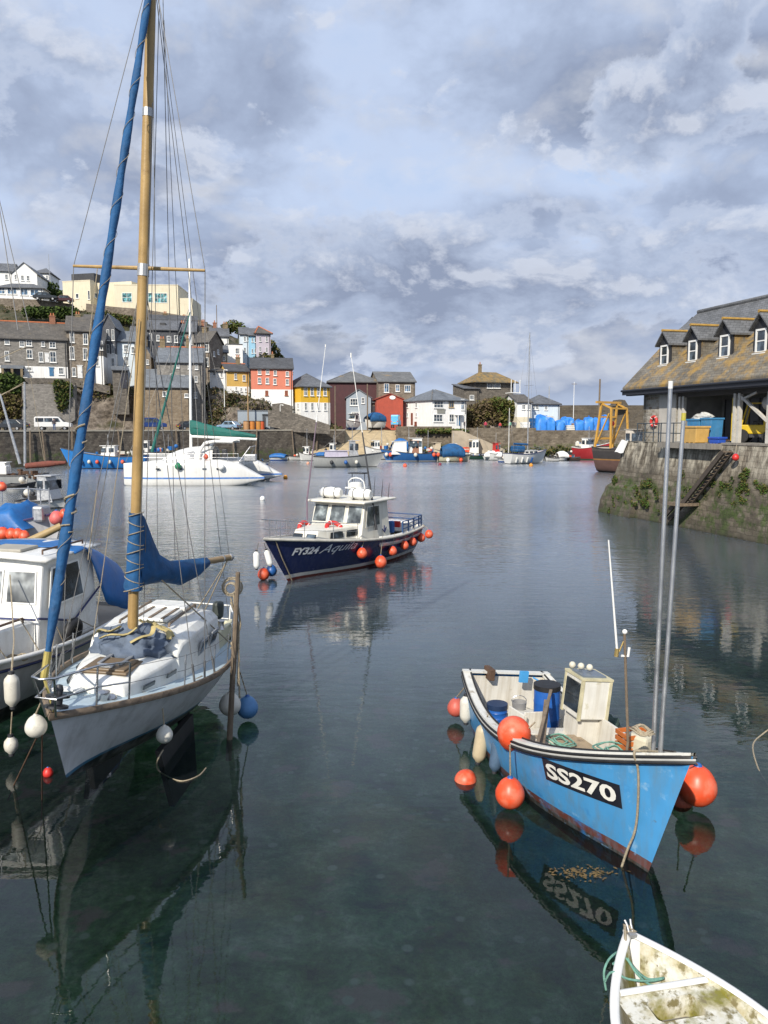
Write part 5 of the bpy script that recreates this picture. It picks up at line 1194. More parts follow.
mb = MB(); q = bow + V((-.16, 0, .1)); mb.lathe([(.001, -.03), (.15, -.03), (.15, .0), (.07, .015), (.07, .09), (.15, .105), (.15, .13), (.001, .13)], q, 18, fd.to_track_quat('Z', 'Y').to_matrix()); mb.lathe([(.05, .13), (.06, .2), (.04, .26), (.001, .27)], q, 14, fd.to_track_quat('Z', 'Y').to_matrix()); mb.build('furling_drum', M_dark, T, smooth=40)
# pulpit, pushpit, stanchions and wires
mb = MB()
def dk(x, s_, dz=0, ins=.06): u, v = h.uv(x, 5); q = h.pt(u, 1, s_); return V((q.x, q.y - s_ * min(ins, abs(q.y)), q.z + dz))
pz = .56
pf = bow + V((.3, 0, pz + .02))
pa = [dk(2.35, 1), dk(2.35, 1, pz), dk(2.85, 1, pz + .02), pf + V((-.08, .14, 0)), pf + V((0, 0, 0)), pf + V((-.08, -.14, 0)), dk(2.85, -1, pz + .02), dk(2.35, -1, pz), dk(2.35, -1)]
mb.tube(pa[:2] + [pa[1] + V((.06, -.01, .03))] + pa[2:6] + pa[6:7] + [pa[7] + V((.06, .01, .03))] + pa[7:], .016, 8)
mb.tube([dk(2.35, 1, .28), dk(2.85, 1, .29), bow + V((.14, .13, .29)), bow + V((.14, -.13, .29)), dk(2.85, -1, .29), dk(2.35, -1, .28)], .013, 8)
for s_ in (1, -1): mb.tube([dk(2.85, s_), dk(2.85, s_, pz + .02)], .015, 8); mb.tube([bow + V((-.02, s_ * .06, 0)), pf + V((-.08, s_ * .14, 0))], .015, 8)
mb.build('pulpit', M_steel, T, smooth=60)
mb = MB()
for s_ in (1, -1):
    mb.tube([dk(-2.3, s_), dk(-2.3, s_, .55)], .014, 8); mb.tube([dk(-2.95, s_), dk(-2.95, s_, .58)], .016, 8)
mb.tube([dk(-2.3, 1, .55), dk(-2.95, 1, .58), dk(-2.95, -1, .58), dk(-2.3, -1, .55)], .018, 8); mb.tube([dk(-2.3, 1, .28), dk(-2.95, 1, .3), dk(-2.95, -1, .3), dk(-2.3, -1, .28)], .013, 8)
mb.build('pushpit', M_frame, T, smooth=60)
mb = MB(); sts = [1.2, .2, -.7, -1.5]
for s_ in (1, -1):
    for x_ in sts: mb.tube([dk(x_, s_), dk(x_, s_, .52)], .012, 7)
mb.build('stanchions', M_steel, T, smooth=60)
for s_ in (1, -1):
    mb = MB()
    for dz in (.5, .27):
        xs = [2.35] + sts + [-2.3]
        for a_, b_ in zip(xs, xs[1:]): wire(mb, dk(a_, s_, dz), dk(b_, s_, dz), .004)
    mb.build('guard_wires', M_wire, T)
mb = MB()
hounds = mb_.lerp(mtop, .9)
cpl = lambda x, s_: dk(x, s_, .02, .04)
for s_, tipq in ((1, sR), (-1, sL)):
    wire(mb, cpl(.62, s_), tipq, .0075); wire(mb, tipq, mtop - mdir * .1, .006)
    wire(mb, cpl(.95, s_), sp_c - mdir * .1, .007); wire(mb, cpl(.2, s_), sp_c - mdir * .12, .007)
    for x_ in (.62, .95, .2):
        a_ = cpl(x_, s_); tgt = tipq if x_ == .62 else sp_c; d_ = (tgt - a_).normalized(); mb.tube([a_, a_ + d_ * .3], .018, 6)
wire(mb, cpl(-2.8, 1), mtop - mdir * .1, .006); wire(mb, cpl(-2.8, -1), mtop - mdir * .1, .006)
wire(mb, bend, mtop, .005); wire(mb, Mi @ at_y(175, 560, 13.7), Mi @ at_y(163, 0, 12.4), .006)
wire(mb, mb_ + V((.1, .12, .1)), mb_.lerp(mtop, .8) + V((.1, .1, 0)), .006); wire(mb, mb_ + V((-.1, .14, .1)), mb_.lerp(mtop, .97) + V((-.05, .1, 0)), .006)
wire(mb, Mi @ at_y(190, 590, 14), Mi @ at_y(164, 20, 12.3), .005)
mb.build('rigging', M_wire, T)
mb = MB(); wire(mb, mb_ + mdir * 1.5 + V((-.1, .05, 0)), dk(-1.6, 1, .1), .013); wire(mb, bend, V((-2.5, 0, .9)), .012); wire(mb, bend + V((.1, 0, 0)), V((-2.5, .2, .9)), .012)
wire(mb, sp_c.lerp(sL, .65) , dk(2.0, -1, .3), .007); wire(mb, mb_.lerp(mtop, .5) + V((.12, 0, 0)), Mi @ at_y(93, 640, 11.8), .007)
wire(mb, Mi @ at_y(97, 490, 12.0), Mi @ at_y(88, 560, 12), .008); mb.build('running_lines', M_rope, T)
# heap of the grey and yellow sail bag round the mast foot, the deck clutter
mb = cloth_lump((.66, -.04, 1.08), (.48, .64, .4), 3, 34, 18, .26); sb = tag(mb.build('folded_sail', mat('slate_grey_cloth', (.1, .13, .18), .8, .3, 4, bump=.8, bsc=10), None, smooth=80), 'crumpled slate grey sail with yellow bands heaped round the yacht mast foot', 'folded sail')
sb.matrix_basis = T.matrix_basis.copy()
mb = MB()
for i in range(6):
    a_ = RND.uniform(0, 6.28); pts = []
    for j in range(8):
        th = a_ + j * .16; k = .95 - .06 * j; z_ = 1.1 + .43 * math.cos(min(1.5, abs(k) * 1.2)) + .08
        pts.append(V((.62 + .52 * math.cos(th) * k, .64 * math.sin(th) * k, z_ + .03 * math.sin(j))))
    mb.tube(pts, .042, 6, .4)
mb.build('yellow_band', mat('faded_yellow_cloth', (.42, .34, .15), .8, .2, 5, bump=.5), sb, smooth=70)
mb = MB(); coil(mb, (2.35, .12, .8), .16, .018, 4); coil(mb, (2.15, -.16, .8), .14, .014, 4); coil(mb, (.3, .45, 1.3), .18, .012, 3, wob=.5)
mb.tube([(1.9, .35, .85), (1.5, .75, .72), (1.0, .9, .68), (.3, 1.05, .66)], .012, 6); mb.build('coiled_ropes', M_rope, T, smooth=60)
mb = MB(); mb.lathe([(.001, 0), (.09, 0), (.07, .08), (.1, .14), (.1, .18), (.001, .2)], (2.4, .22, .82), 14); mb.tube([(2.5, -.05, .86), (2.9, -.02, .9)], .03, 8); mb.tube([(2.55, -.12, .86), (2.55, .12, .86)], .03, 8); mb.ball((2.28, .3, .86), .08, 12); mb.build('anchor_winch', M_steel, T, smooth=40)
mb = MB()
for i in range(6): mb.bar((1.98 + i * .06, -.62, .86 + i * .01), (2.1 + i * .06, -.2, .93 + i * .01), .035, .02)
mb.bar((1.95, -.64, .85), (2.32, -.62, .9), .03); mb.bar((2.06, -.2, .91), (2.42, -.18, .95), .03); mb.build('boarding_grating', M_frame, T)
q = Lz(T, 171, 674, 1.52); mb = MB(); mb.box((q.x, q.y, .66), (.36, .14, .09), 0); yl = tag(mb.build('boat_hook_float', mat('yellow_plastic', (.65, .5, .02), .45), None, bevel=.03), 'small yellow plastic block lying on the yacht side deck', 'float'); yl.matrix_basis = T.matrix_basis.copy()
mb = MB(); a_, b_ = at_y(238, 572, 13.35), at_y(228.5, 760, 13.3)
mb.tube([Mi @ a_, Mi @ b_], [.04, .055], 8); leg_ = mb.build('beaching_leg', M_wood, T, smooth=40)
mb = MB()
for i in range(5): mb.tube([Mi @ at_y(233 + RND.uniform(-3, 5), 590 + i * 4, 13.5), Mi @ at_y(238 + RND.uniform(-3, 4), 625, 13.4), Mi @ at_y(236 + RND.uniform(-2, 4), 650 + i * 12, 13.4)], .016, 6)
coil(mb, Mi @ at_y(232, 588, 14.4), .16, .016, 4, .02, .3, Matrix.Rotation(rad(80), 3, 'Y')); coil(mb, Mi @ at_y(236, 645, 13.6), .1, .014, 4, .02, .3, Matrix.Rotation(rad(90), 3, 'X')); mb.build('hanging_ropes', M_rope, T, smooth=60)
mb = MB(); mb.box(Mi @ at_y(218, 610, 14.9), (.22, .2, .34)); mb.build('outboard_motor', mat('dark_green_cover', (.04, .05, .045), .6), T, bevel=.06)
Y_T = T
ball_buoy('white round fender buoy hanging halfway along the yacht side', at_y(164.5, 735, 11.42), .125, M_fend, M_fend, hang=at_y(161, 690, 11.6))
ball_buoy('blue round buoy hanging at the yacht stern quarter', at_y(247.5, 708, 14.2), .2, mat('faded_blue_vinyl', (.08, .21, .42), .5, .15, 3), hang=at_y(240, 672, 14.0))
ball_buoy('off white buoy behind the timber leg of the yacht', at_y(230, 705, 13.9), .2, M_fend, M_fend, hang=at_y(236, 665, 13.8))
ball_buoy('pair of stained white fender buoys under the yacht bow', at_y(36, 727, 9.95), .14, M_fend, M_fend, hang=at_y(42, 700, 9.9))
mb = MB(); pts = [at_y(163, 750, 11.4), at_y(157, 762, 11.3), at_z(160, 772, .0), at_z(180, 781, .01), at_z(198, 776, .01), at_z(206, 768, .01)]
mb.tube(curve(pts), .012, 6); tag(mb.build('trailing_rope', M_rope, smooth=60), 'thin pale rope trailing in the water under the yacht side', 'rope')
mb = MB()
mb.tube([at_y(42, 735, 9.9), at_z(42, 800, .0), at_z(41, 830, -.3)], .012, 6); mb.tube([at_y(38, 735, 9.9), at_z(14, 785, .0), at_z(8, 800, -.3)], .012, 6)
tag(mb.build('mooring_chain', M_rust, smooth=60), 'dark mooring chains dropping into the water from the yacht bow', 'chain')
ball_buoy('small red float bobbing by the yacht stem', at_z(48, 773, .04), .08, M_red)
# ================================================================== the cabin cruiser alongside
hd = (-.13, -.99)
T = thing('cabin_cruiser', 'white cabin cruiser with a blue canvas awning lying behind the yacht', 'motor boat', (-7.35, 14.3, .55), heading(*hd), rad(-1))
h = Hull(7.2, 2.75, .9, .92, 1.35, draft=.55, rake=.8, tr=.85, um=.4, p=2.2, em=.35, eb=.9)
h.shell(mat('white_cruiser_hull', (.64, .64, .62), .35, .07, 2, bands=[(-2, (.02, .022, .024)), (.02, (.64, .64, .62))], streak=((.36, .34, .3), .5, 1.3), spots=(((.4, .38, .33), .6, 1.5, .2),)), T)
h.strake(mat('navy_strake', (.02, .03, .11), .4), T, 'navy_strake', .9, .028); h.rail(M_gel, T, 'bulwark_rail', .045, .0, .02)
M_cdk = mat('worn_cream_deck', (.42, .36, .29), .7, .15, 3, spots=(((.3, .22, .15), .6, 3, .15),)); h.deck(M_cdk, T, 'deck', drop=.12)
def tx(x0, x1, w0, w1, z0, z1, name, m=M_gel, rx0=0., rx1=0., par=None, tw=.93):
    mb = MB(); q = []
    for (x, w_, z, sh) in ((x0, w0, z0, 0), (x1, w1, z0, 0), (x0 + rx0, w0 * tw, z1, 1), (x1 + rx1, w1 * tw, z1, 1)): q += [(x, -w_, z), (x, w_, z)]
    mb.add(q, [(0, 1, 3, 2), (4, 6, 7, 5), (0, 4, 5, 1), (2, 3, 7, 6), (0, 2, 6, 4), (1, 5, 7, 3)])
    return mb.build(name, m, par or T, bevel=.04)
tx(.2, 2.9, 1.02, .55, .8, 1.45, 'fore_trunk', rx1=-.15)
cw = tx(-1.9, .35, 1.12, 1.08, .8, 2.52, 'wheelhouse', rx1=-.42, rx0=.1)
mb = MB(); mb.grid(lambda a, b: V((lerp(-2.0, .08, a), 1.14 * (2 * b - 1), 2.55 + .07 * math.cos((2 * b - 1) * 1.5) - .02 * (a > .95))), 8, 8); mb.build('wheelhouse_roof', M_gel, T, smooth=60, solid=.05)
mb = MB(); mb.box((-.55, 0.1, 2.64), (.6, .7, .06)); mb.build('roof_hatch', mat('dirty_hatch', (.35, .33, .28), .6), T, bevel=.02)
mb = MB()
for s_ in (1, -1): mb.tube([(-1.6, s_ * .95, 2.6), (-1.6, s_ * .95, 2.67), (-.2, s_ * .92, 2.68), (-.2, s_ * .92, 2.6)], .02, 6)
for s_ in (1, -1): mb.tube([(.4, s_ * .86, 1.44), (.4, s_ * .86, 1.53), (2.4, s_ * .6, 1.52), (2.4, s_ * .6, 1.44)], .022, 6)
mb.build('grab_rail', mat('dark_teak', (.1, .06, .04), .7), T)
def pane_q(pts, name, off, m=M_glass, rim=None, parent=None):
    """glazing as a plate with a rubber rim: corner points in the plane"""
    pts = [V(p) for p in pts]; n_ = (pts[1] - pts[0]).cross(pts[2] - pts[1]).normalized(); c = sum(pts, V()) / len(pts)
    if n_.dot(V(off)) < 0: n_ = -n_
    mb = MB(); mb.slab([p + n_ * .012 for p in pts], n_ * .012); f = mb.build(name, rim or M_dark, parent or T)
    mb = MB(); mb.slab([c + (p - c) * .9 + n_ * .02 for p in pts], n_ * .012); mb.build('pane', m, f)
    return f
M_cgl = glass('cruiser_glass', (.16, .17, .17), .08)
fx = lambda z: .35 - .42 * (z - .8) / 1.72 + .0
for (y0, y1) in ((-.98, -.36), (-.28, .28), (.36, .96)):
    pane_q([(fx(1.72), y0, 1.72), (fx(1.72), y1, 1.72), (fx(2.32), y1 * .95, 2.32), (fx(2.32), y0 * .95, 2.32)], 'windscreen', (1, 0, .3), M_cgl, M_frame)
wy = lambda z: 1.12 - .075 * (z - .8) / 1.72
for s_ in (1, -1):
    pane_q([(-1.35, s_ * wy(1.62), 1.62), (-.05, s_ * wy(1.62), 1.62), (-.22, s_ * wy(2.36), 2.36), (-1.2, s_ * wy(2.36), 2.36)], 'side_window', (0, s_, 0), M_glass, M_frame)
mb = MB(); yy_ = lambda z: wy(z) + .012
mb.tube([(-1.9, 1.14, 1.66), (-.85, 1.14, 1.2), (.33, 1.12, 1.52)], .022, 6); mb.tube([(.36, 1.08, 1.5), (.38, -1.08, 1.5)], .02, 6); mb.build('navy_line', mat('navy_strake', (.02, .03, .11)), T)
mb = MB(); mb.torus((1.25, .855, 1.15), .14, .03, Matrix.Rotation(rad(90), 3, 'X') @ Matrix.Rotation(.0, 3, 'Z')); ph = mb.build('porthole', M_steel, T, smooth=50); mb = MB(); mb.lathe([(.001, -.01), (.13, -.01), (.13, .02), (.001, .02)], (1.25, .86, 1.15), 18, Matrix.Rotation(rad(-90), 3, 'X')); mb.build('pane', M_glass, ph)
pane_q([(1.75, .775, 1.02), (2.4, .655, 1.02), (2.36, .65, 1.22), (1.75, .76, 1.22)], 'fore_window', (0, 1, 0), M_glass, M_frame)
mb = MB()                                     # canvas awning over the after deck
def awn(a, b):
    th = (b * 2 - 1); x = lerp(-.9, -3.3, a); top = lerp(2.66, 2.1, max(0, (a - .3) / .7) ** 1.5); y = 1.18 * math.sin(th * math.pi / 2) ; z = top - (1 - math.cos(th * math.pi / 2)) ** 1.6 * lerp(.12, 1.3, min(1, max(0, a - .2) * 3.2))
    return V((x, y, z + .05 * noise.noise((x * 3, y * 3, 1)) - .02))
mb.grid(awn, 24, 24); mb.build('canvas_awning', M_tarp, T, smooth=70, solid=.015)
mb = MB(); mb.torus((-.55, 1.28, 1.05), .2, .09, Matrix.Rotation(rad(80), 3, 'X')); mb.build('tyre_fender', M_black, T, smooth=60)
mb = MB()
for x_ in (2.6, 1.6, .6, -.4): mb.tube([dk_ := h.pt(h.uv(x_, 9)[0], 1, 1) + V((0, -.06, 0)), dk_ + V((0, 0, .55))], .013, 7)
mb.build('stanchions', M_steel, T)
mb = MB()
for i in range(7): wire(mb, h.pt(.3 + .09 * i, 1, 1), h.pt(.34 + .08 * i, 1, 1) + V((.1, -.25 + .1 * (i % 3), .3 + .12 * (i % 4))), .01)
coil(mb, (.9, 1.05, .95), .16, .015, 4); mb.tube([Ly(T, 12, 672, 12.55), Ly(T, 14, 640, 12.9), Ly(T, 10, 575, 14.0)], .012, 6); mb.build('mooring_lines', M_rope, T, smooth=60)
fender('long ribbed white fender hanging at the bow of the cabin cruiser', at_y(12, 690, 12.35), .56, .12, hang=at_y(13, 650, 12.6))
fender('stained white fender mostly hidden under the cruiser bow', at_y(11, 745, 12.3), .3, .11, M_fend, hang=at_y(12, 712, 12.3))
# ================================================================== the navy launch
hd = (-.487, -.873)
T = thing('passenger_launch', 'navy blue launch with cream wheelhouse and the name Aquila on its bow', 'boat', (-1.5, 31.0, 0), heading(*hd))
h = Hull(8.0, 3.3, 1.2, 1.18, 1.72, draft=.6, rake=1.35, tr=.86, um=.4, p=2.4, em=.3, eb=1.05, trake=.1)
h.shell(mat('navy_hull_paint', (.012, .02, .085), .22, .1, 2, bands=[(-2, (.16, .03, .022)), (.1, (.6, .58, .54)), (.24, (.012, .02, .085))], streak=((.1, .1, .13), .2)), T)
h.rail(mat('cream_rubbing_strake', (.5, .48, .42), .5, .2, 4), T, 'rubbing_strake', .055, -.02, -.02, stern=True)
M_cr = mat('cream_launch_paint', (.7, .68, .6), .4, .06, 3, streak=((.4, .34, .24), .3))
h.deck(mat('grey_deck', (.32, .32, .3), .7, .15, 3), T, 'foredeck', .5, .99, .02, .05)
h.deck(mat('grey_sole', (.28, .28, .27), .8, .15, 3), T, 'aft_deck', .0, .5, .35, .0, .08)
mb = MB()
for s_ in (1, -1): mb.grid(lambda a, b: h.pt(lerp(.005, .5, a), 1, s_) + V((0, -s_ * .07, lerp(-.34, .06, b))), 16, 2)
a0, a1 = h.pt(0, 1, 1), h.pt(0, 1, -1); mb.box((a0 + a1) / 2 + V((.1, 0, -.14)), (.06, a0.y - a1.y - .1, .42)); mb.build('inner_bulwark', M_gel, T, smooth=50, solid=.03)
tx(.5, 3.1, 1.12, .55, 1.1, 1.72, 'fore_trunk', M_cr, rx1=-.3)
for s_ in (1, -1):
    for (x0, x1) in ((.75, 1.45), (1.6, 2.3)):
        f = lambda x: (1.12 - .57 * (x - .5) / 2.6) * .965
        pane_q([(x0, s_ * f(x0), 1.36), (x1, s_ * f(x1), 1.36), (x1 - .06, s_ * f(x1) * .985, 1.6), (x0 + .05, s_ * f(x0) * .985, 1.6)], 'trunk_window', (0, s_, 0), M_glass, M_dark)
for y_ in (-.3, .3): pane_q([(3.0, y_ - .22, 1.36), (3.0, y_ + .22, 1.36), (2.88, y_ + .2, 1.58), (2.88, y_ - .2, 1.58)], 'trunk_window', (1, 0, 0), M_glass, M_dark)
tx(-1.3, 1.0, 1.3, 1.24, 1.0, 2.56, 'wheelhouse', M_cr, rx1=-.5, rx0=.12)
mb = MB(); mb.box((-.42, 0, 2.6), (2.6, 2.7, .09)); mb.build('wheelhouse_roof', M_cr, T, bevel=.04)
fx = lambda z: 1.0 - .5 * (z - 1.) / 1.56
M_lgl = glass('launch_glass', (.10, .115, .12), .07)
for (y0, y1) in ((-1.14, -.46), (-.36, .36), (.46, 1.14)):
    pane_q([(fx(1.76), y0, 1.76), (fx(1.76), y1, 1.76), (fx(2.47), y1 * .97, 2.47), (fx(2.47), y0 * .97, 2.47)], 'windscreen', (1, 0, .3), M_lgl, M_cr)
for s_ in (1, -1):
    g_ = lambda z: s_ * (1.3 - .09 * (z - 1) / 1.56 - .015)
    pane_q([(-.5, g_(1.62), 1.62), (.62, g_(1.62) * .985, 1.62), (.42, g_(2.44) * .985, 2.44), (-.5, g_(2.44), 2.44)], 'side_window', (0, s_, 0), M_lgl, M_cr)
mb = MB(); mb.tube([(-.62, 1.3, 1.45), (-.8, 1.3, 1.3), (-.95, 1.3, 1.5), (-.8, 1.3, 1.36), (-.78, 1.3, 1.58)], .022, 6); mb.build('anchor_emblem', mat('navy_strake', (.02, .03, .11)), T)
mb = MB(); mb.box((-1.75, .0, 1.2), (.8, 1.7, .6)); mb.build('engine_casing', M_cr, T, bevel=.03)
mb = MB(); mb.box((-3.7, 0, 1.2), (.5, 2.3, .45)); mb.box((-2.6, -1.15, 1.1), (1.8, .35, .4)); mb.build('bench', M_gel, T, bevel=.03)
mb = MB(); mb.box((-2.1, .9, 1.35), (.2, .25, .5)); mb.build('outboard_cover', M_blueb, T, bevel=.05)
mb = MB(); mb.box((-2.5, .95, 1.42), (.14, .3, .26)); mb.build('first_aid_box', M_red, T, bevel=.02)
for (q, n_) in (((.1, .72, 2.88), 0), ((.0, -.72, 2.88), 1)):
    mb = MB(); mb.lathe([(.001, -.48), (.14, -.48), (.2, -.4), (.215, -.05), (.23, -.02), (.23, .02), (.215, .05), (.2, .4), (.14, .48), (.001, .48)], q, 18, Matrix.Rotation(rad(90), 3, 'X'))
    rf = mb.build('liferaft_canister', M_gel, T, smooth=40); mb = MB()
    for d_ in (-.25, .25): mb.torus(V(q) + V((0, d_, 0)), .215, .012, Matrix.Rotation(rad(90), 3, 'X')); mb.box(V(q) + V((0, d_, -.22)), (.36, .05, .06))
    mb.build('straps', M_dark, rf)
mb = MB()
for s_ in (1, -1): mb.tube([(-.9, s_ * .4, 2.62), (-.75, s_ * .36, 3.3), (-.75, s_ * .2, 3.42), (-.75, 0, 3.45)], .025, 8)
mb.box((-.75, 0, 3.05), (.5, .75, .05)); mb.build('mast_arch', M_frame, T, smooth=50)
mb = MB(); mb.lathe([(.001, 0), (.26, 0), (.28, .06), (.26, .17), (.15, .2), (.001, .2)], (-.72, .0, 3.08), 20); mb.build('radar_dome', M_gel, T, smooth=50)
mb = MB(); mb.box((-1.1, -.1, 3.62), (.5, .7, .05)); mb.tube([(-1.1, .2, 3.62), (-1.1, .2, 2.6)], .018, 6); mb.tube([(-1.1, -.4, 3.62), (-1.1, -.4, 2.6)], .018, 6); mb.build('radar_scanner', M_dark, T, bevel=.02)
mb = MB()
for i in range(7): q = V((-1.45 - .06 * (i % 2), 1.1 - i * .34, 2.62)); mb.tube([q, q + V((-.12, .0, .62 + .12 * (i % 3)))], [.02, .007], 6)
mb.build('rod_holders', M_dark, T)
mb = MB()
a_ = Ly(T, 307, 500, 30.6); b_ = Ly(T, 325.5, 346, 30.6); mid = a_.lerp(b_, .52)
mb.tube([a_ - V((0, 0, .8)), a_, mid], [.035, .035, .02], 8); out_ = mb.build('whip_aerial', mat('violet_pole', (.18, .13, .17), .5), T); mb = MB(); mb.tube([mid, b_], [.018, .009], 8); mb.tube([mid - V((0, 0, .05)), mid + V((0, 0, .1))], .03, 8); mb.tube([b_ - V((0, 0, .05)), b_ + V((0, 0, .06))], .022, 8); mb.build('upper_rod', M_frame, out_)
a_ = Ly(T, 376.5, 530, 30.4); b_ = Ly(T, 351, 355, 30.9); mid = a_.lerp(b_, .56); mb = MB(); mb.tube([a_, mid], [.05, .025], 8); out_ = mb.build('whip_aerial', M_dark, T); mb = MB(); mb.tube([mid, b_], [.02, .01], 8); mb.tube([b_ - V((0, 0, .1)), b_ + V((0, 0, .08))], .028, 8); mb.build('upper_rod', M_frame, out_)
mb = MB(); bowp = h.pt(1, 1)
def dq(x, s_, dz=0.): u = h.uv(x, 9)[0]; return h.pt(u, 1, s_) + V((0, -s_ * min(.08, h.hb(u)), dz))
for s_ in (1, -1):
    for x_ in (1.4, 2.6, 3.8, 4.7): mb.tube([dq(x_, s_), dq(x_, s_, .62)], .014, 7)
mb.tube([dq(1.4, 1, .62), dq(2.6, 1, .62), dq(3.8, 1, .62), dq(4.7, 1, .64), bowp + V((.1, 0, .66)), dq(4.7, -1, .64), dq(3.8, -1, .62), dq(2.6, -1, .62), dq(1.4, -1, .62)], .016, 7)
mb.tube([dq(1.4, 1, .32), dq(2.6, 1, .32), dq(3.8, 1, .32), dq(4.7, 1, .33), bowp + V((.05, 0, .34)), dq(4.7, -1, .33), dq(3.8, -1, .32), dq(1.4, -1, .32)], .01, 7); mb.build('pulpit', M_steel, T, smooth=60)
mb = MB()
for s_ in (1, -1):
    xs = [-1.9, -2.5, -3.1, -3.7, -4.0]
    for x_ in xs: mb.bar(dq(x_, s_, 0), dq(x_, s_, .5), .05)
    for dz in (.2, .36, .5): mb.tube([dq(x_, s_, dz) for x_ in xs], .022, 6)
mb.tube([dq(-4.0, 1, .5), dq(-4.0, -1, .5)], .022, 6); mb.tube([dq(-4.0, 1, .3), dq(-4.0, -1, .3)], .022, 6); mb.build('stern_rail', mat('blue_rail_paint', (.03, .08, .2), .5), T)
mb = MB(); mb.tube([dq(-4., -1), dq(-4., -1, 1.1)], .02, 6); mb.tube([(-1.4, -1., 2.4), dq(-3.9, -1, 1.05)], .018, 6); mb.lathe([(.001, 0), (.1, .02), (.13, .3), (.05, .42), (.001, .42)], dq(-3.9, -1, .9), 10); mb.build('dan_buoy_staff', M_frame, T)
mb = MB(); w_ = [(bowp.x - .7, .18), (bowp.x - .2, 0.05)]; mb.tube([h.pt(.97, 1, 1) + V((0, 0, -.02)), h.pt(.975, .6, 1, .05), h.pt(.975, .3, 1, .06), h.pt(.98, .05, 1, .06)], .022, 6); mb.build('bow_rope', M_rope, T)
M_hl = mat('silver_white_lettering', (.7, .71, .73), .4)
for s_ in (1, -1):
    if s_ > 0: x0, x1, x2, x3 = [hull_x(T, h, p_, 1.1, 1) for p_ in (292.5, 319, 321, 357)]
    a_, b_, c_, d_ = (x0, x1, x2, x3) if s_ > 0 else (x1, x0, x3, x2)
    h.letters('FY324', M_hl, T, 'registration', a_, b_, .98, .28, s_, .1, .04, .014, -.03 * s_)
    h.letters('Aquila', M_hl, T, 'boat_name', c_, d_, .84, .42, s_, .45, .0, .014, .02 * s_)
A_T, A_h = T, h
for (px, py, rot, lab) in ((305, 529.5, (rad(72), 0, rad(50)), 'red horseshoe lifebuoy lying edge on at the launch wheelhouse front'), (334, 528, (rad(35), rad(20), 0), 'red ring lifebuoy lying on the cabin top of the navy launch')):
    p_ = at_y(px, py, 29.3 if px > 320 else 29.9); Lb = thing('lifebuoy', lab, 'lifebuoy', p_)
    mb = MB(); mb.torus((0, 0, 0), .28, .085, None, 28, 10); mb.build('ring', M_red, Lb, smooth=60)
    mb = MB()
    for a_ in (45, 135, 225, 315): mb.torus((.28 * math.cos(rad(a_)), .28 * math.sin(rad(a_)), 0), .09, .012, Matrix.Rotation(rad(a_), 3, 'Z') @ Matrix.Rotation(rad(90), 3, 'X'), 14, 5)
    mb.build('grab_line', M_frame, Lb); Lb.rotation_euler = rot
labs = ['orange buoy hanging nearest the bow on the navy launch, just past the name', 'biggest and lowest orange buoy on the side of the navy launch', 'orange buoy on a blue strop amidships on the navy launch', 'orange buoy below the forward end of the blue stern rail on the navy launch', 'orange buoy under the middle of the blue stern rail on the navy launch', 'orange buoy near the after end of the blue stern rail on the navy launch', 'last orange buoy at the stern corner of the navy launch']
for i, ((px, py), r_) in enumerate(zip(((362, 553.5), (380.7, 562.3), (392.5, 551.2), (404.5, 545.6), (412.5, 542), (421.2, 538), (429, 534.4)), (.2, .235, .18, .18, .175, .18, .18))):
    z_ = .95 if i != 1 else .45
    x_ = hull_x(T, h, px, .9, 1); wq = T.matrix_basis @ h.on(x_, .9, 1, r_ + .03)
    p_ = at_y(px, py, wq.y - .05); rp = T.matrix_basis @ h.on(x_, 1.15, 1, .02)
    b_ = ball_buoy(labs[i], p_, r_, hang=(rp.x, rp.y, rp.z + .12), eye=M_blueb)
fender('thin white fender with black ends hanging at the bow of the navy launch', at_y(256.5, 560, 26.6), .62, .11, M_frame, hang=at_y(258.5, 543, 26.3), ends=M_black)
fender('tilted white fender next to the stem of the navy launch', at_y(268.5, 558, 26.8), .6, .11, M_frame, tilt=(0, rad(-14), 0), hang=at_y(264, 543, 26.4), ends=M_black)
ball_buoy('orange buoy floating under the bow of the navy launch', at_z(263.5, 574.5, .2), .21)
ball_buoy('blue buoy floating under the bow of the navy launch', at_z(271.5, 571, .25), .2, M_blueb)

mb = MB()
for i in range(150):
    q = at_z(RND.gauss(583, 17), RND.gauss(873, 3.5), .006 + .00004 * i); a_ = RND.uniform(0, 6.28); s_ = RND.uniform(.012, .04)
    d_ = V((math.cos(a_), math.sin(a_), 0)) * s_; e_ = V((-math.sin(a_), math.cos(a_), 0)) * s_ * .4
    mb.add([q - d_, q + e_ + V((0, 0, .004)), q + d_, q - e_], [(0, 1, 2, 3)])
tag(mb.build('floating_seaweed', mat('brown_wrack', (.13, .085, .03), .6, .4, 8), normals=False), 'patch of brown weed floating under the bow of the blue open boat', 'seaweed')
# ------------------------------------------------------------------ the pier and the fish market on it
PU = V((.247, -.969, 0)); PO = V((14.3, 50.5, 0)); PRZ = math.atan2(-.969, .247)
def pier_empty(): return Matrix.Translation(PO) @ Matrix.Rotation(PRZ, 4, 'Z')
PM = pier_empty()
ZD = 4.6
mb = MB()
def pn(x, z): return .14 * noise.fractal((x * .8, z * .8, 2.), 1, 2, 3)
def face(a, b):                              # long quay face, battered
    x = lerp(3.4, 40, a); z = lerp(-2.4, ZD - .02, b)
    return V((x, lerp(.05, .95, max(0, z) / ZD) + pn(x, z) * (1 - b), z))
mb.grid(face, 80, 14)
mb.add([(3.4, .9, ZD - .02), (40, .9, ZD - .02), (40, 60, ZD - .02), (1.2, 60, ZD - .02), (1.2, 1.5, ZD - .02), (3.4, 1.5, ZD - .02)], [(0, 1, 2, 3, 4, 5)])
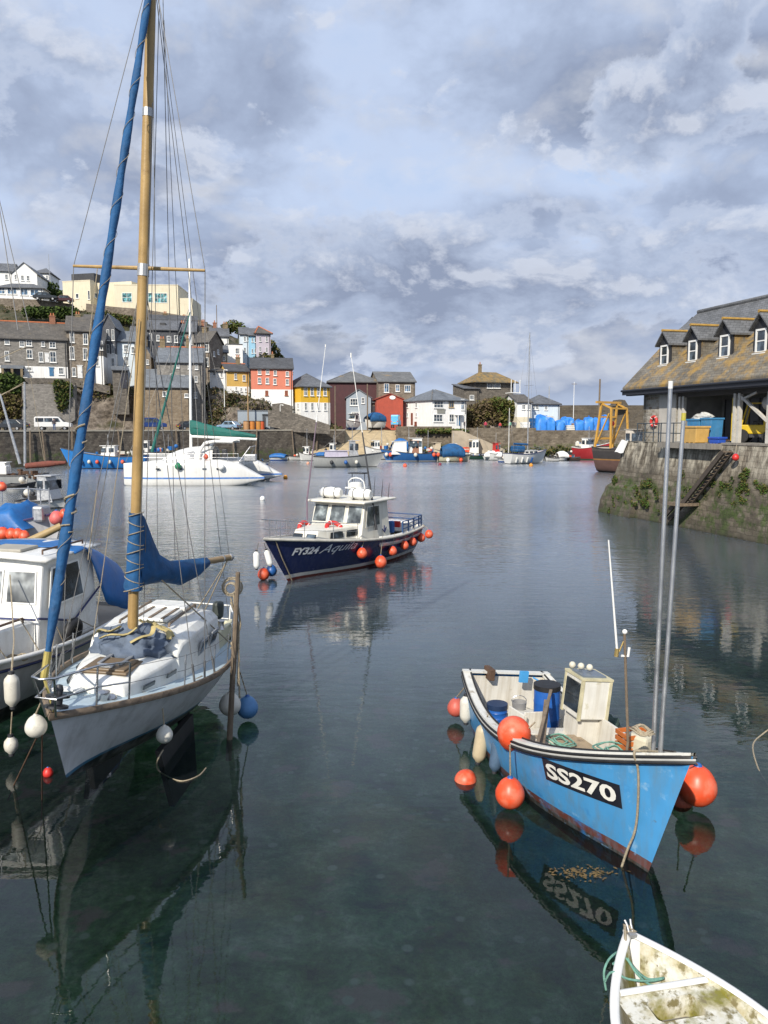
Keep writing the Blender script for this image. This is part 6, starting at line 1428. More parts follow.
def butt(a, b):                              # corner buttress
    z = lerp(-2.4, ZD, b); t_ = max(-.3, z / ZD); low = 1 if z < 1.75 else 0
    v0 = lerp(0, .95, t_) - .28 * low; x0 = lerp(-.05, .7, t_) - .25 * low; x1 = 3.4 + .1 * (1 - t_)
    if a < .25: p = V((x0, lerp(12, v0, a / .25), z))
    elif a < .8: p = V((lerp(x0, x1, (a - .25) / .55), v0, z))
    else: p = V((x1, lerp(v0, 1.7, (a - .8) / .2), z))
    n = pn(p.x + p.y, z); return p + V((n * (a < .25), n * (a >= .25), 0))
mb.grid(butt, 40, 24)
mb.add([(.7, 12, ZD), (.7, .95, ZD), (3.4, .95, ZD), (3.4, 12, ZD)], [(0, 1, 2, 3)])
o = mb.build('quay_wall', S_pier); o.matrix_basis = PM; struct(o)
mb = MB(); mb.box((7.7, 1.05, ZD - .12), (4.8, 1.6, .3)); mb.box((22, 1.4, ZD + .02), (28.7, .9, .12))
o = mb.build('quay_deck', mat('pier_concrete', (.24, .22, .19), .85, .2, 1.2, bump=.3, streak=((.1, .09, .07), .6))); o.matrix_basis = PM; struct(o)
T = thing('fish_market', 'stone fish market with lichened slate roof, dormer windows and open front on white posts', 'building', PO, PRZ)
S_fm = masonry('patchy_limewashed_stone', [(.16, .1, .06), (.3, .26, .2), (.42, .39, .33), (.48, .45, .4)], (.42, .4, .35), .42, .2, .03, bump=.8)
VF, ZE, ZR, VR = 2.4, 7.85, 12.8, 6.6
mb = MB()
mb.box((2.15, VF + .25, (ZD + 7.6) / 2), (3.5, .5, 7.6 - ZD)); mb.slab([(.4, VF, ZD), (.4, 10.8, ZD), (.4, 10.8, 8.2), (.4, VR, 12.4), (.4, VF, 8.2)], (.5, 0, 0)); mb.build('wall', S_fm, T)
mb = MB(); mb.box((3.0, VF - .012, (ZD + 7.5) / 2), (1.7, .02, 7.5 - ZD)); mb.build('limewashed_panel', mat('dirty_limewash', (.46, .44, .4), .85, .12, 1.5, streak=((.25, .22, .18), .5)), T)
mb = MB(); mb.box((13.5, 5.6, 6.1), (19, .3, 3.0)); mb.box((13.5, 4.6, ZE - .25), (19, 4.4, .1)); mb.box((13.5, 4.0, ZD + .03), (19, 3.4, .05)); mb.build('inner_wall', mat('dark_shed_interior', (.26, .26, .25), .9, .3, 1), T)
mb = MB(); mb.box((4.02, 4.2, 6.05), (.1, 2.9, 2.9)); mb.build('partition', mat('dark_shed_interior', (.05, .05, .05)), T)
for x_ in (5.3, 7.4): mb = MB(); mb.box((x_, 5.4, 5.9), (1.7, .08, 2.5)); dr = mb.build('door', mat('grey_black_door', (.12, .122, .13), .6), T); mb = MB(); [mb.box((x_ + dx, 5.34, 5.9), (.08, .05, 2.5)) for dx in (-.8, 0, .8)]; mb.build('door_frame', M_dark, dr)
R_fm = slate('lichen_blotched_roof', [(.115, .1, .075), (.18, .16, .125), (.24, .22, .18)], ((.37, .22, .04), .47, 1.0))
m_ = R_fm
R_top = slate('smooth_upper_slate', [(.1, .103, .107), (.145, .15, .155), (.185, .19, .2)])
zr = lambda v: ZE + (v - 1.6) * (ZR - ZE) / (VR - 1.6)
mb = MB(); SPL = 5.2
mb.slab([(-.85, 1.6, ZE), (26, 1.6, ZE), (26, SPL, zr(SPL)), (-.85, SPL, zr(SPL))], (0, 0, .2)); ro = mb.build('roof', R_fm, T)
mb = MB(); mb.slab([(-.85, SPL, zr(SPL) - .02), (26, SPL, zr(SPL) - .02), (26, VR, ZR - .02), (-.2, VR, ZR - .02)], (0, 0, .2)); mb.slab([(-.2, VR, ZR - .02), (26, VR, ZR - .02), (26, 11.8, ZE - .2), (-.85, 11.8, ZE - .2)], (0, 0, .2)); mb.build('upper_roof', R_top, T)
mb = MB(); mb.tube([(-.2, VR, ZR + .2), (26, VR, ZR + .2)], .14, 8); mb.build('ridge_tiles', R_top, ro)
mb = MB(); mb.box((12.6, 1.66, ZE - .12), (27, .1, .34)); mb.box((12.6, 1.9, ZE - .3), (26.4, .35, .1)); mb.slab([(-.86, 1.6, ZE - .25), (-.86, VR, ZR - .27), (-.86, VR, ZR - .02), (-.86, 1.6, ZE)], (.08, 0, 0)); mb.tube([(-.9, 1.55, ZE - .02), (26, 1.55, ZE - .02)], .07, 8); mb.build('fascia', mat('black_fascia', (.02, .022, .03), .55, .2, 3), T)
mb = MB(); mb.box((13, VF + .2, 7.45), (24, .25, .4)); mb.build('beam', mat('brown_black_beam', (.04, .035, .03), .7), T)
M_post = mat('chipped_white_post', (.55, .53, .48), .7, .12, 4, spots=(((.2, .15, .1), .6, 6, .1),), streak=((.25, .2, .15), .4))
for x_ in (4.15, 4.5, 9.0, 9.35, 11.6, 13.8, 16.3):
    mb = MB(); w_ = .17 if x_ < 9.5 else .3; mb.box((x_, VF + .1, (ZD + 7.3) / 2), (w_, .2, 7.3 - ZD)); mb.build('post', M_post, T)
mb = MB(); mb.bar((9.3, VF + .1, 7.2), (11.6, VF + .1, 5.7), .14); mb.bar((9.3, VF + .1, 6.9), (10.6, VF + .1, 7.3), .1); mb.build('brace', M_post, T)
mb = MB(); mb.lathe([(.001, -.35), (.38, -.35), (.42, -.2), (.42, .2), (.38, .35), (.001, .35)], (10.7, VF + 1.0, 6.75), 16, Matrix.Rotation(rad(90), 3, 'Y')); mb.build('hanging_tank', mat('grey_white_tank', (.42, .41, .38), .6, .12), T, smooth=40)
M_dorm = mat('black_dormer_boards', (.02, .021, .025), .6, .25, 4)
for k in range(6):
    x_ = 1.54 + 2.84 * k; v0 = 3.05; zs = zr(v0); zt_ = 10.7; zp = 11.38; hw = .6
    mb = MB(); mb.slab([(x_ - hw, v0, zs - .1), (x_ + hw, v0, zs - .1), (x_ + hw, v0, zt_), (x_, v0, zp - .06), (x_ - hw, v0, zt_)], (0, .1, 0)); d_ = mb.build('dormer', M_dorm, T)
    mb = MB(); vb = 1.6 + (zt_ - ZE) / (ZR - ZE) * 5
    for s_ in (-1, 1): mb.slab([(x_ + s_ * (hw - .06), v0 + .1, zs - .2), (x_ + s_ * (hw - .06), v0 + .1, zt_), (x_ + s_ * (hw - .06), vb + .3, zt_), ], (s_ * .06, 0, 0))
    mb.build('dormer_cheek', R_fm, d_)
    mb = MB(); o_ = .14; vp = 1.6 + (zp - ZE) / (ZR - ZE) * 5; sl = (zp - zt_) / hw; za = zt_ - o_ * sl; va = 1.6 + (za - ZE) / (ZR - ZE) * 5
    for s_ in (-1, 1): mb.slab([(x_, v0 - .25, zp), (x_ + s_ * (hw + o_), v0 - .25, za), (x_ + s_ * (hw + o_), va + .1, za), (x_, vp + .1, zp)], (0, 0, .1))
    mb.build('dormer_roof', R_top, d_)
    mb = MB(); mb.tube([(x_, v0 - .27, zp + .12), (x_, vp, zp + .12)], .09, 6); mb.build('dormer_ridge', mat('lichened_ridge', (.36, .22, .05), .85, .25, 4), d_)
    window(d_, x_, v0 - .0, 9.98, .8, 1.25, 0, bars=(0, 1))
mb = MB(); zz = 12.0; vv = 1.6 + (zz - ZE) / (ZR - ZE) * 5; mb.slab([(10.2, vv - .4, zr(vv - .4) + .3), (11, vv - .4, zr(vv - .4) + .3), (11, vv + .4, zr(vv + .4) + .3), (10.2, vv + .4, zr(vv + .4) + .3)], (0, 0, .05)); mb.build('skylight', M_dark, ro)
# railing, ladder, things on the deck
def on_pier(x, v, z): return PM @ V((x, v, z))
def pier_thing(name, label, cat, x, v, z, rz=0., group=None): return thing(name, label, cat, on_pier(x, v, z), PRZ + rz, 0, group)
R_ = pier_thing('railing', 'thin dark iron railing along the edge of the fish market deck', 'railing', 0, 0, 0)
M_rail = mat('dark_rail_paint', (.03, .045, .06), .6)
for x_ in (1.35, 2.2, 3.1, 4.2, 5.4, 6.6, 7.6): mb = MB(); mb.tube([(x_, 1.42 if x_ < 3.3 else 1.05 if x_ < 5 else .4, ZD), (x_, 1.42 if x_ < 3.3 else 1.05 if x_ < 5 else .4, ZD + 1.15)], .035, 6); mb.build('post', M_rail, R_)
for dz in (.55, 1.12): mb = MB(); mb.tube([(1.35, 6, ZD + dz), (1.35, 1.42, ZD + dz), (3.1, 1.42, ZD + dz), (4.2, 1.05, ZD + dz), (5.4, .4, ZD + dz), (7.6, .4, ZD + dz)], .028, 6); mb.build('rail', M_rail, R_)
Lb = pier_thing('lifebuoy', 'red ring lifebuoy hung on the stone end of the fish market', 'lifebuoy', 1.75, 2.3, 5.85)
mb = MB(); mb.torus((0, 0, 0), .3, .085, Matrix.Rotation(rad(90), 3, 'X'), 24, 8); mb.build('ring', M_red, Lb, smooth=60)
mb = MB()
for a_ in (45, 135, 225, 315): mb.torus((.3 * math.cos(rad(a_)), 0, .3 * math.sin(rad(a_))), .09, .02, Matrix.Rotation(-rad(a_), 3, 'Y'), 12, 5)
mb.build('white_band', M_frame, Lb)
def bin_(label, x, v, w_, d_, hh, m, lid=True, name='fish_bin'):
    B = pier_thing(name, label, 'bin', x, v, ZD + .05)
    mb = MB(); q = .9
    mb.add([(-w_ / 2 * q, -d_ / 2 * q, 0), (w_ / 2 * q, -d_ / 2 * q, 0), (w_ / 2 * q, d_ / 2 * q, 0), (-w_ / 2 * q, d_ / 2 * q, 0), (-w_ / 2, -d_ / 2, hh), (w_ / 2, -d_ / 2, hh), (w_ / 2, d_ / 2, hh), (-w_ / 2, d_ / 2, hh)], [(3, 2, 1, 0), (4, 5, 6, 7), (0, 1, 5, 4), (1, 2, 6, 5), (2, 3, 7, 6), (3, 0, 4, 7)]); mb.build('tub', m, B, bevel=.03)
    mb = MB(); mb.box((0, 0, hh), (w_ + .08, d_ + .08, .1)); [mb.box((sx * w_ * .3, 0, -.04), (.14, d_ * .9, .1)) for sx in (-1, 0, 1)]; mb.build('rim', m, B, bevel=.02)
    return B
M_bbin = mat('blue_fish_bin_plastic', (.04, .2, .4), .5, .15, 3, streak=((.12, .2, .3), .4)); M_ybin = mat('yellow_fish_bin_plastic', (.55, .34, .1), .5, .12, 3, streak=((.35, .22, .08), .4))
bin_('tall blue fish bin against the white posts behind the yellow one', 7.0, 1.75, 1.1, .8, 1.25, M_bbin); bin_('second blue fish bin touching the tall one on its right', 8.1, 1.75, .9, .8, 1.3, M_bbin)
bin_('yellow fish bin standing at the edge of the deck', 8.1, .75, 1.25, .85, .85, M_ybin); bin_('small low blue crate right of the yellow fish bin', 9.6, 1.0, .8, .5, .28, mat('deep_blue_crate', (.02, .08, .42), .5), name='crate')
mb = cloth_lump((0, 0, 0), (.75, .4, .3), 5, 20, 10, .3); o = tag(mb.build('net_heap', mat('white_net', (.5, .5, .47), .9, .2, 8, bump=.8), smooth=80), 'pale heap of netting on top of the blue fish bins', 'net'); o.matrix_basis = PM @ Matrix.Translation((7.3, 1.75, ZD + 1.36))
# forklift
Fk = pier_thing('forklift', 'yellow and black forklift truck parked inside the fish market', 'forklift', 8.9, 3.6, ZD + .05, rad(40))
M_fy = mat('forklift_yellow', (.6, .42, .02), .4, .08, 3)
mb = MB(); mb.box((.3, 0, .72), (1.6, 1.0, .5)); mb.box((.95, 0, .95), (.5, 1.0, .6)); mb.build('body', M_fy, Fk, bevel=.06)
mb = MB(); mb.box((.25, 0, .4), (1.9, .9, .25)); mb.build('chassis', M_dark, Fk, bevel=.03)
for x_, r_ in ((-.35, .36), (.95, .3)):
    for s_ in (-1, 1):
        mb = MB(); mb.lathe([(.12, -.12), (r_, -.12), (r_ + .02, 0), (r_, .12), (.12, .12)], (x_, s_ * .5, r_), 18, Matrix.Rotation(rad(90), 3, 'X')); w_ = mb.build('wheel', M_black, Fk, smooth=40); mb = MB(); mb.lathe([(.001, -.1), (.15, -.1), (.15, .1), (.001, .1)], (x_, s_ * .5, r_), 12, Matrix.Rotation(rad(90), 3, 'X')); mb.build('hub', M_fy, w_)
mb = MB()
for s_ in (-1, 1): mb.box((-.85, s_ * .36, 1.25), (.12, .14, 2.3)); mb.bar((-.4, s_ * .45, .9), (-.1, s_ * .45, 2.1), .08); mb.bar((1.1, s_ * .45, 1.2), (.8, s_ * .45, 2.1), .08)
mb.box((-.85, 0, 2.35), (.1, .85, .1)); mb.box((.35, 0, 2.12), (1.1, 1.0, .06)); mb.build('mast', M_fy, Fk)
mb = MB(); mb.box((.4, 0, 1.1), (.5, .5, .12)); mb.box((.62, 0, 1.4), (.12, .5, .5)); mb.build('seat', M_black, Fk, bevel=.03)
mb = MB(); [mb.box((-1.4, s_ * .25, .12), (1.1, .12, .05)) for s_ in (-1, 1)]; mb.build('forks', M_rust, Fk)
# timber ladder chute on the wall
G = thing('timber_steps', 'long dark timber gangway slanting down the weedy quay wall', 'gangway', (0, 0, 0))
def on_face(px, z, out):                     # the place on the battered quay face seen at this column
    v = lerp(.05, .95, max(0, z) / ZD) - out; a_ = PO + V((.969, .247, 0)) * v; r_ = ray(px, 480); m_ = r_.x / r_.y
    u_ = (m_ * a_.y - a_.x) / (PU.x - m_ * PU.y); return a_ + PU * u_ + V((0, 0, z))
zpx = lambda px, py: (lambda p: p.z)(at_y(px, py, on_face(px, 2, 0).y))
q0, q1, q2, q3 = [on_face(px, zpx(px, py), .1) for px, py in ((736, 452), (697, 503), (690, 503), (676, 518))]
for s_ in (0, .5):
    mb = MB(); dv = V((-.96, -.25, 0)) * (.35 + s_); mb.bar(q0 + dv, q1 + dv, .16, .22); mb.bar(q2 + dv, q3 + dv, .16, .22); mb.build('stringer', mat('wet_black_timber', (.05, .04, .032), .7, .3, 4, bump=.4), G)
mb = MB()
for i in range(16): c = q0.lerp(q1, i / 15); mb.bar(c + V((-.96, -.25, 0)) * .35, c + V((-.96, -.25, 0)) * .85, .14, .05)
mb.build('treads', M_wood, G)
mb = MB(); c = q1.lerp(q2, .5) + V((-.96, -.25, 0)) * .6; mb.box(c, (1.0, 1.3, .16), PRZ); mb.build('landing', M_wood, G)
mb = MB(); dv = V((-.96, -.25, 0)) * .4; mb.tube([q1 + dv + V((0, 0, .5)), q1.lerp(q0, .45) + dv + V((0, 0, .75))], .05, 6); mb.build('handrail', M_wood, G)
ball_buoy('red buoy hanging at the top of the timber gangway on the quay wall', on_face(734.5, zpx(734.5, 457.5), .4), .17, M_red, hang=on_face(735, 4.6, .3))
mb = MB(); a_, b_, c_, d_ = [on_pier(*q) for q in ((.35, .6, 3.9), (1.1, .75, 3.85), (1.25, .98, 4.64), (.6, .9, 4.67))]
mb.grid(lambda u, v: a_.lerp(b_, u).lerp(d_.lerp(c_, u), v) + V((-.14, -.1, 0)) + V((0, 0, .03 * math.sin(u * 7))), 8, 6); tag(mb.build('white_sheet', mat('white_canvas_sheet', (.7, .7, .68), .7), solid=.02), 'blank white sheet draped over the corner of the quay', 'sheet')
mb = MB()
for x_ in (17, 21): mb.tube([on_pier(x_, .5, ZD), on_pier(x_ + .1, .1, 1), on_pier(x_ + .1, -.1, -1)], .06, 6)
tag(mb.build('fender_timbers', M_wood), 'row of dark timbers standing against the quay wall', 'fender timbers')
mb = MB(); mb.tube(curve([at_y(780, 722, 13.4), at_y(764, 733, 13.5), at_z(753, 745, .0), at_z(758, 768, .0), at_z(768, 785, -.1), at_z(775, 800, -.3)]), .013, 6); tag(mb.build('mooring_line', M_rope), 'thin mooring line lying in the water at the right edge', 'rope')
# ------------------------------------------------------------------ generic small craft far off
def far_boat(name, label, px0, px1, py, deckpy, top, hullm, head=None, beam=None, cabin=None, mast=None, cover=None, cat='boat', group=None, yaw=8, bowleft=True, extras=None, tr=.8, fbk=1.3, hullbands=None, rake=.12, low=None, ashore=None):
    """seen from px0 to px1, waterline at py, side top at deckpy"""
    a, b = (at_y(px0, py, ashore), at_y(px1, py, ashore)) if ashore else (at_z(px0, py, 0), at_z(px1, py, 0)); c = (a + b) / 2; L = (b - a).length; yw = rad(yaw)
    L = L / max(.3, math.cos(yw)) ; rz = yw + (math.pi if bowleft else 0)
    fb_ = max(.35, at_y((px0 + px1) / 2, deckpy, c.y).z - c.z); k = c.y / FOC
    T = thing(name, label, cat, c, rz, 0, group)
    h = Hull(L * (1 - rake * .8), beam or L * .34, fb_, fb_ * .96, fb_ * fbk, draft=.35, rake=L * rake, tr=tr, um=.4, p=2.2, em=.35, eb=.95)
    h.shell(hullm, T, nu=18, nv=8); h.deck(M_cdk, T, drop=.1); h.rail(low or M_dark, T, 'rubbing_strake', .05, 0, .0, n=6, stern=True)
    if cabin:
        for (x0, x1, wf, z1, m, gl_) in cabin:
            z0 = fb_ * .8; X0, X1 = x0 * L, x1 * L; w_ = (beam or L * .34) / 2 * wf
            mb = MB(); mb.add([(X0, -w_, z0), (X0, w_, z0), (X1, -w_ * .92, z0), (X1, w_ * .92, z0), (X0 + .05, -w_ * .93, z1), (X0 + .05, w_ * .93, z1), (X1 - (z1 - z0) * .25, -w_ * .86, z1), (X1 - (z1 - z0) * .25, w_ * .86, z1)], [(0, 1, 3, 2), (4, 6, 7, 5), (0, 4, 5, 1), (2, 3, 7, 6), (0, 2, 6, 4), (1, 5, 7, 3)])
            cb = mb.build('cabin', m, T, bevel=.04)
            mb = MB(); mb.box(((X0 + X1) / 2 - .05, 0, z1 + .03), (X1 - X0 + .1, w_ * 2, .06)); mb.build('roof', m, cb, bevel=.02)
            if gl_:
                n_ = gl_; ww = (X1 - X0) / n_
                for s_ in (-1, 1):
                    for i in range(n_):
                        mb = MB(); zc, zh = lerp(z0, z1, .66), (z1 - z0) * .36; xx = X0 + ww * (i + .48)
                        mb.box((xx, s_ * w_ * .955, zc), (ww * .66, .05, zh)); mb.build('window', M_glass, cb)
                mb = MB(); mb.box((X1 - (z1 - z0) * .16, 0, lerp(z0, z1, .66)), (.06, w_ * 1.5, (z1 - z0) * .36), 0, 0, rad(-14)); mb.build('windscreen', M_glass, cb)
    if mast:
        for (x_, h_, r_, m) in mast:
            mb = MB(); mb.tube([(x_ * L, 0, fb_ * .7), (x_ * L, 0, h_)], [r_, r_ * .7], 8); ms = mb.build('mast', m, T, smooth=40)
            if h_ > 5:
                mb = MB(); w_ = (beam or L * .34) * .45
                wire(mb, (x_ * L, w_, fb_), (x_ * L, 0, h_ * .97), .012); wire(mb, (x_ * L, -w_, fb_), (x_ * L, 0, h_ * .97), .012); wire(mb, (L * .48, 0, fb_ * 1.2), (x_ * L, 0, h_ * .97), .012); wire(mb, (-L * .46, 0, fb_), (x_ * L, 0, h_), .012)
                mb.tube([(x_ * L, -w_ * .8, h_ * .6), (x_ * L, w_ * .8, h_ * .6)], .02, 6); mb.build('rigging', M_wire, ms)
    if cover:
        x0, x1, z1, m = cover; mb = MB(); w_ = (beam or L * .34) * .5
        def cv(a_, b_):
            th = (b_ * 2 - 1) * math.pi / 2; x = lerp(x0, x1, a_) * L; e = math.sin(math.pi * min(1, .12 + a_ * .8)) ** .4
            return V((x, math.sin(th) * w_ * .98, fb_ * .9 + (z1 - fb_ * .9) * math.cos(th) ** .6 * e + .04 * noise.noise((x * 2, th * 3, 0))))
        mb.grid(cv, 14, 12); mb.build('cover', m, T, smooth=70, solid=.02)
    if extras: extras(T, h, L, fb_)
    return T, h, L, fb_
def hb(name, c, wl=(.02, .02, .022), boot=None): return mat(name, c, .4, .08, 2, bands=[(-2, wl), (.08, boot or c), (.2, c)], streak=(mul(c, .55), .4, 1.2))
H_white = hb('white_boat_hull', (.68, .68, .66)); H_wblue = hb('white_blue_hull', (.68, .68, .66), (.02, .06, .25), (.03, .12, .4)); H_blue = hb('mid_blue_hull', (.03, .13, .36), (.45, .42, .38), (.5, .48, .45)); H_bright = hb('cobalt_hull', (.03, .2, .55)); H_grey = hb('pale_grey_hull', (.42, .43, .42)); H_red = hb('red_hull', (.36, .03, .035), (.03, .14, .08), (.03, .2, .12)); H_wood = hb('dark_wood_hull', (.07, .05, .04)); H_cream = hb('cream_hull', (.62, .58, .42)); H_gb = hb('dark_green_hull', (.02, .07, .05))
def clutter(n, z, spread, cols, sz=.22):
    def f(T, h, L, fb_):
        for i in range(n):
            x_ = RND.uniform(*spread) * L; y_ = RND.uniform(-.3, .3) * h.B; m = RND.choice(cols)
            mb = MB()
            if RND.random() < .5: mb.ball((x_, y_, fb_ + z * RND.uniform(.2, 1)), sz * RND.uniform(.6, 1.1), 10); mb.build('buoy', m, T, smooth=60)
            else: mb.box((x_, y_, fb_ + z * RND.uniform(.2, .7)), (sz * RND.uniform(1, 3), sz * RND.uniform(1, 2), sz * RND.uniform(1, 2)), RND.random()); mb.build('crate', m, T, bevel=.02)
    return f
def side_balls(xs, cols, side, z=.5, r=.2):
    def f(T, h, L, fb_):
        for x_, c_ in zip(xs, cols): mb = MB(); mb.ball(h.on(x_ * L, z, side, r * .8), r, 12, 1.15); mb.build('fender', c_, T, smooth=60)
    return f
def both(*fs): return lambda *a: [f(*a) for f in fs]
M_sgrn = mat('green_sail_cover', (.01, .12, .1), .7, .2, 3, bump=.5)
# long cobalt boat on the left
far_boat('fishing_boat', 'cobalt blue fishing boat with small fenders below the left quay', 68, 150, 468.5, 455, 0, H_bright, yaw=4, beam=3.2, fbk=1.55, cabin=[(-.1, .08, .6, 3.0, M_gel, 2), (-.42, -.34, .5, 2.4, M_gel, 1)], mast=[(.0, 4.5, .06, M_galv)], extras=both(side_balls((-.35, -.2, -.05, .1, .2, .3), (M_fend, M_orange, M_fend, M_orange, M_fend, M_fend), 1, 1.0, .24), clutter(7, .7, (-.4, .3), [M_orange, M_fend, M_tarp, M_dark])))
far_boat('fishing_boat', 'white boat with blue tubs moored behind the bow of the catamaran', 128, 186, 463, 452, 0, H_white, yaw=6, beam=3., cabin=[(.12, .3, .6, 3.4, M_gel, 2)], mast=[(.05, 6, .05, M_galv), (-.2, 4.4, .04, M_galv)], extras=clutter(12, 1.0, (-.42, .1), [M_tarp, M_tarp, M_orange, M_fend, M_blueb], .35))
# catamaran
cw_ = at_z(198, 484, 0); T = thing('catamaran', 'large white catamaran with a blue waterline and a dark green sail cover', 'catamaran', cw_, rad(180 + 3))
Lc = 13.2; H_cat = mat('catamaran_white', (.76, .76, .74), .3, .05, 1.5, bands=[(-2, (.4, .4, .4)), (.02, (.66, .66, .64)), (.62, (.04, .17, .5)), (.78, (.68, .68, .66))], streak=((.5, .48, .42), .3, 1.))
for (yo, xo) in ((1.6, 0.0), (-4.2, -1.2)):
    mb = MB()
    def cat_hull(a, b, yo=yo, xo=xo):
        x = lerp(-6.6, 6.6, a); th = lerp(-math.pi / 2, math.pi * 1.5, b)
        top = poly([(-6.6, .75), (-5.9, 1.1), (-4.2, 2.1), (-2.5, 2.45), (3, 2.4), (6.6, 2.1)], x); bot = poly([(-6.6, .55), (-4.5, -.05), (-3, -.3), (4, -.3), (6.2, -.1), (6.6, .1)], x); wd = poly([(-6.6, .45), (-4, .9), (0, 1.0), (4, .8), (6.2, .18), (6.6, .03)], x)
        cz = (top + bot) / 2; hz = (top - bot) / 2; c_, s_ = math.cos(th), math.sin(th)
        return V((x + xo, yo + wd * math.copysign(abs(c_) ** .55, c_), cz + hz * math.copysign(abs(s_) ** .5, s_)))
    mb.grid(cat_hull, 40, 28); hl = mb.build('hull', H_cat, T, smooth=50)
    mb = MB(); mb.box((-5.15 + xo, yo, -.05), (.35, .12, 1.2)); mb.build('rudder', M_gel, hl)
    mb = MB()
    for x_ in (3.2, 1., -1.1, -2.4): mb.box((x_ + xo, yo + 1.0, 1.6), (.35, .06, .14))
    mb.build('hull_window', M_glass, hl)
mb = MB(); mb.grid(lambda a, b: V((lerp(-4.2, 2.6, a), lerp(-4.2, 1.6, b), 2.2)), 4, 4); mb.build('bridge_deck', M_gel, T, solid=.5)
mb = MB()
def crf(a, b):
    th = b * math.pi; x = lerp(-1.6, 3.1, a); e = math.sin(math.pi * min(1, (1 - a) * .62 + .02)) ** .5
    return V((x, -1.3 + 2.4 * math.cos(th), 2.3 + 1.35 * math.sin(th) ** .6 * e))
mb.grid(crf, 16, 16); mb.build('coachroof', M_gel, T, smooth=60)
mb = MB(); mb.grid(lambda a, b: V((lerp(.1, 2.3, a), 1.14 - .1 * b - .25 * a, lerp(2.5, 3.25 - .5 * a, b))), 6, 2); mb.build('saloon_window', mat('grey_tinted_panel', (.3, .31, .33), .3), T, solid=.02)
mb = MB(); pts = [V((-1.5 + .9 * math.cos(a_) - .4, 1.2, 2.4 + 1.75 * math.sin(a_))) for a_ in [i / 12 * math.pi * .56 for i in range(13)]]
mb.tube([V((-.35, 1.2, 2.35)), V((-.5, 1.2, 3.3)), V((-.95, 1.2, 3.95)), V((-1.9, 1.2, 4.15)), V((-3.6, 1.2, 4.1))], .16, 10); mb.tube([V((-.35, -3.8, 2.35)), V((-.5, -3.8, 3.3)), V((-.95, -3.8, 3.95)), V((-1.9, -3.8, 4.15)), V((-3.6, -3.8, 4.1))], .16, 10); mb.grid(lambda a, b: V((lerp(-.9, -3.6, a), lerp(1.25, -3.85, b), 4.1 + .1 * math.sin(math.pi * b))), 6, 8); mb.build('cockpit_shelter', M_gel, T, smooth=60)
mb = MB(); mb.box((-1.8, .4, 3.0), (.5, .4, .8)); mb.box((-2.7, .5, 3.0), (.5, .4, .8)); mb.build('cockpit_seat', M_dark, T, bevel=.08)
mb = MB(); mb.tube([(.85, -1.3, 2.6), (.5, -1.3, 21.5)], [.14, .09], 10); ms = mb.build('mast', M_frame, T, smooth=40)
mb = MB(); mb.tube([(.8, -1.3, 4.6), (-5.6, -1.3, 4.3)], .13, 8); mb.build('boom', M_frame, ms)
mb = MB()
def gs(a, b): th = b * 2 * math.pi; x = lerp(.85, -5.5, a); hz = lerp(1.6, .3, a ** .8) * .5; return V((x, -1.3 + .3 * math.cos(th) * lerp(1, .6, a), 4.7 + hz - .25 * a + hz * math.sin(th) + .05 * noise.noise((x * 2, th, 0))))
mb.grid(gs, 24, 14); mb.build('sail_cover', M_sgrn, ms, smooth=70)
mb = MB(); wire(mb, (6.4, 1.6, 2.2), (.6, -1.3, 17), .015); wire(mb, (6.4, -4.2, 2.2), (.6, -1.3, 17), .015); wire(mb, (-.6, 2.5, 2.4), (.5, -1.3, 17), .015); wire(mb, (-.6, -5.1, 2.4), (.5, -1.3, 17), .015); wire(mb, (-4, 1.6, 2.4), (.5, -1.3, 21), .012)
mb.build('rigging', M_wire, ms)
mb = MB(); a_ = Ly(T, 152, 452, 76); b_ = Ly(T, 190, 312, 76); mb.tube([a_, b_], [.16, .05], 8); mb.build('rolled_jib', M_sgrn, T, smooth=50)
mb = MB()
for x_ in (5.6, 4.2, 2.8, -3.2, -4.2): mb.tube([(x_, 2.1, 2.3), (x_, 2.1, 3.0)], .025, 6)
for dz in (2.65, 3.0): mb.tube([(5.6, 2.1, dz), (-4.2, 2.1, dz)], .015, 6)
mb.tube([(-4.2, 1.6, 2.2), (-5.2, 1.0, 3.6), (-5.2, -3.6, 3.6), (-4.4, -4.2, 2.2)], .05, 6); mb.build('guard_rail', M_steel, T)
mb = MB(); mb.box((-5.0, -.8, 2.5), (1.2, .9, .7)); mb.build('stern_gear', M_galv, T, bevel=.1)
CT = T
ball_buoy('dark green ball fender on the side of the white catamaran', CT.matrix_basis @ V((1.3, 2.75, 1.85)), .3, mat('green_fender', (.02, .2, .09), .4)); ball_buoy('white ball fender on the side of the white catamaran', CT.matrix_basis @ V((-2.7, 2.75, 1.75)), .3, M_frame, M_frame); ball_buoy('orange ball resting on the deck edge of the white catamaran', CT.matrix_basis @ V((-1.2, 2.2, 2.7)), .24)
ball_buoy('orange float on the water at the stern of the catamaran', at_z(285.5, 477.5, .15), .24, mat('orange_yellow_float', (.6, .25, .02), .5))
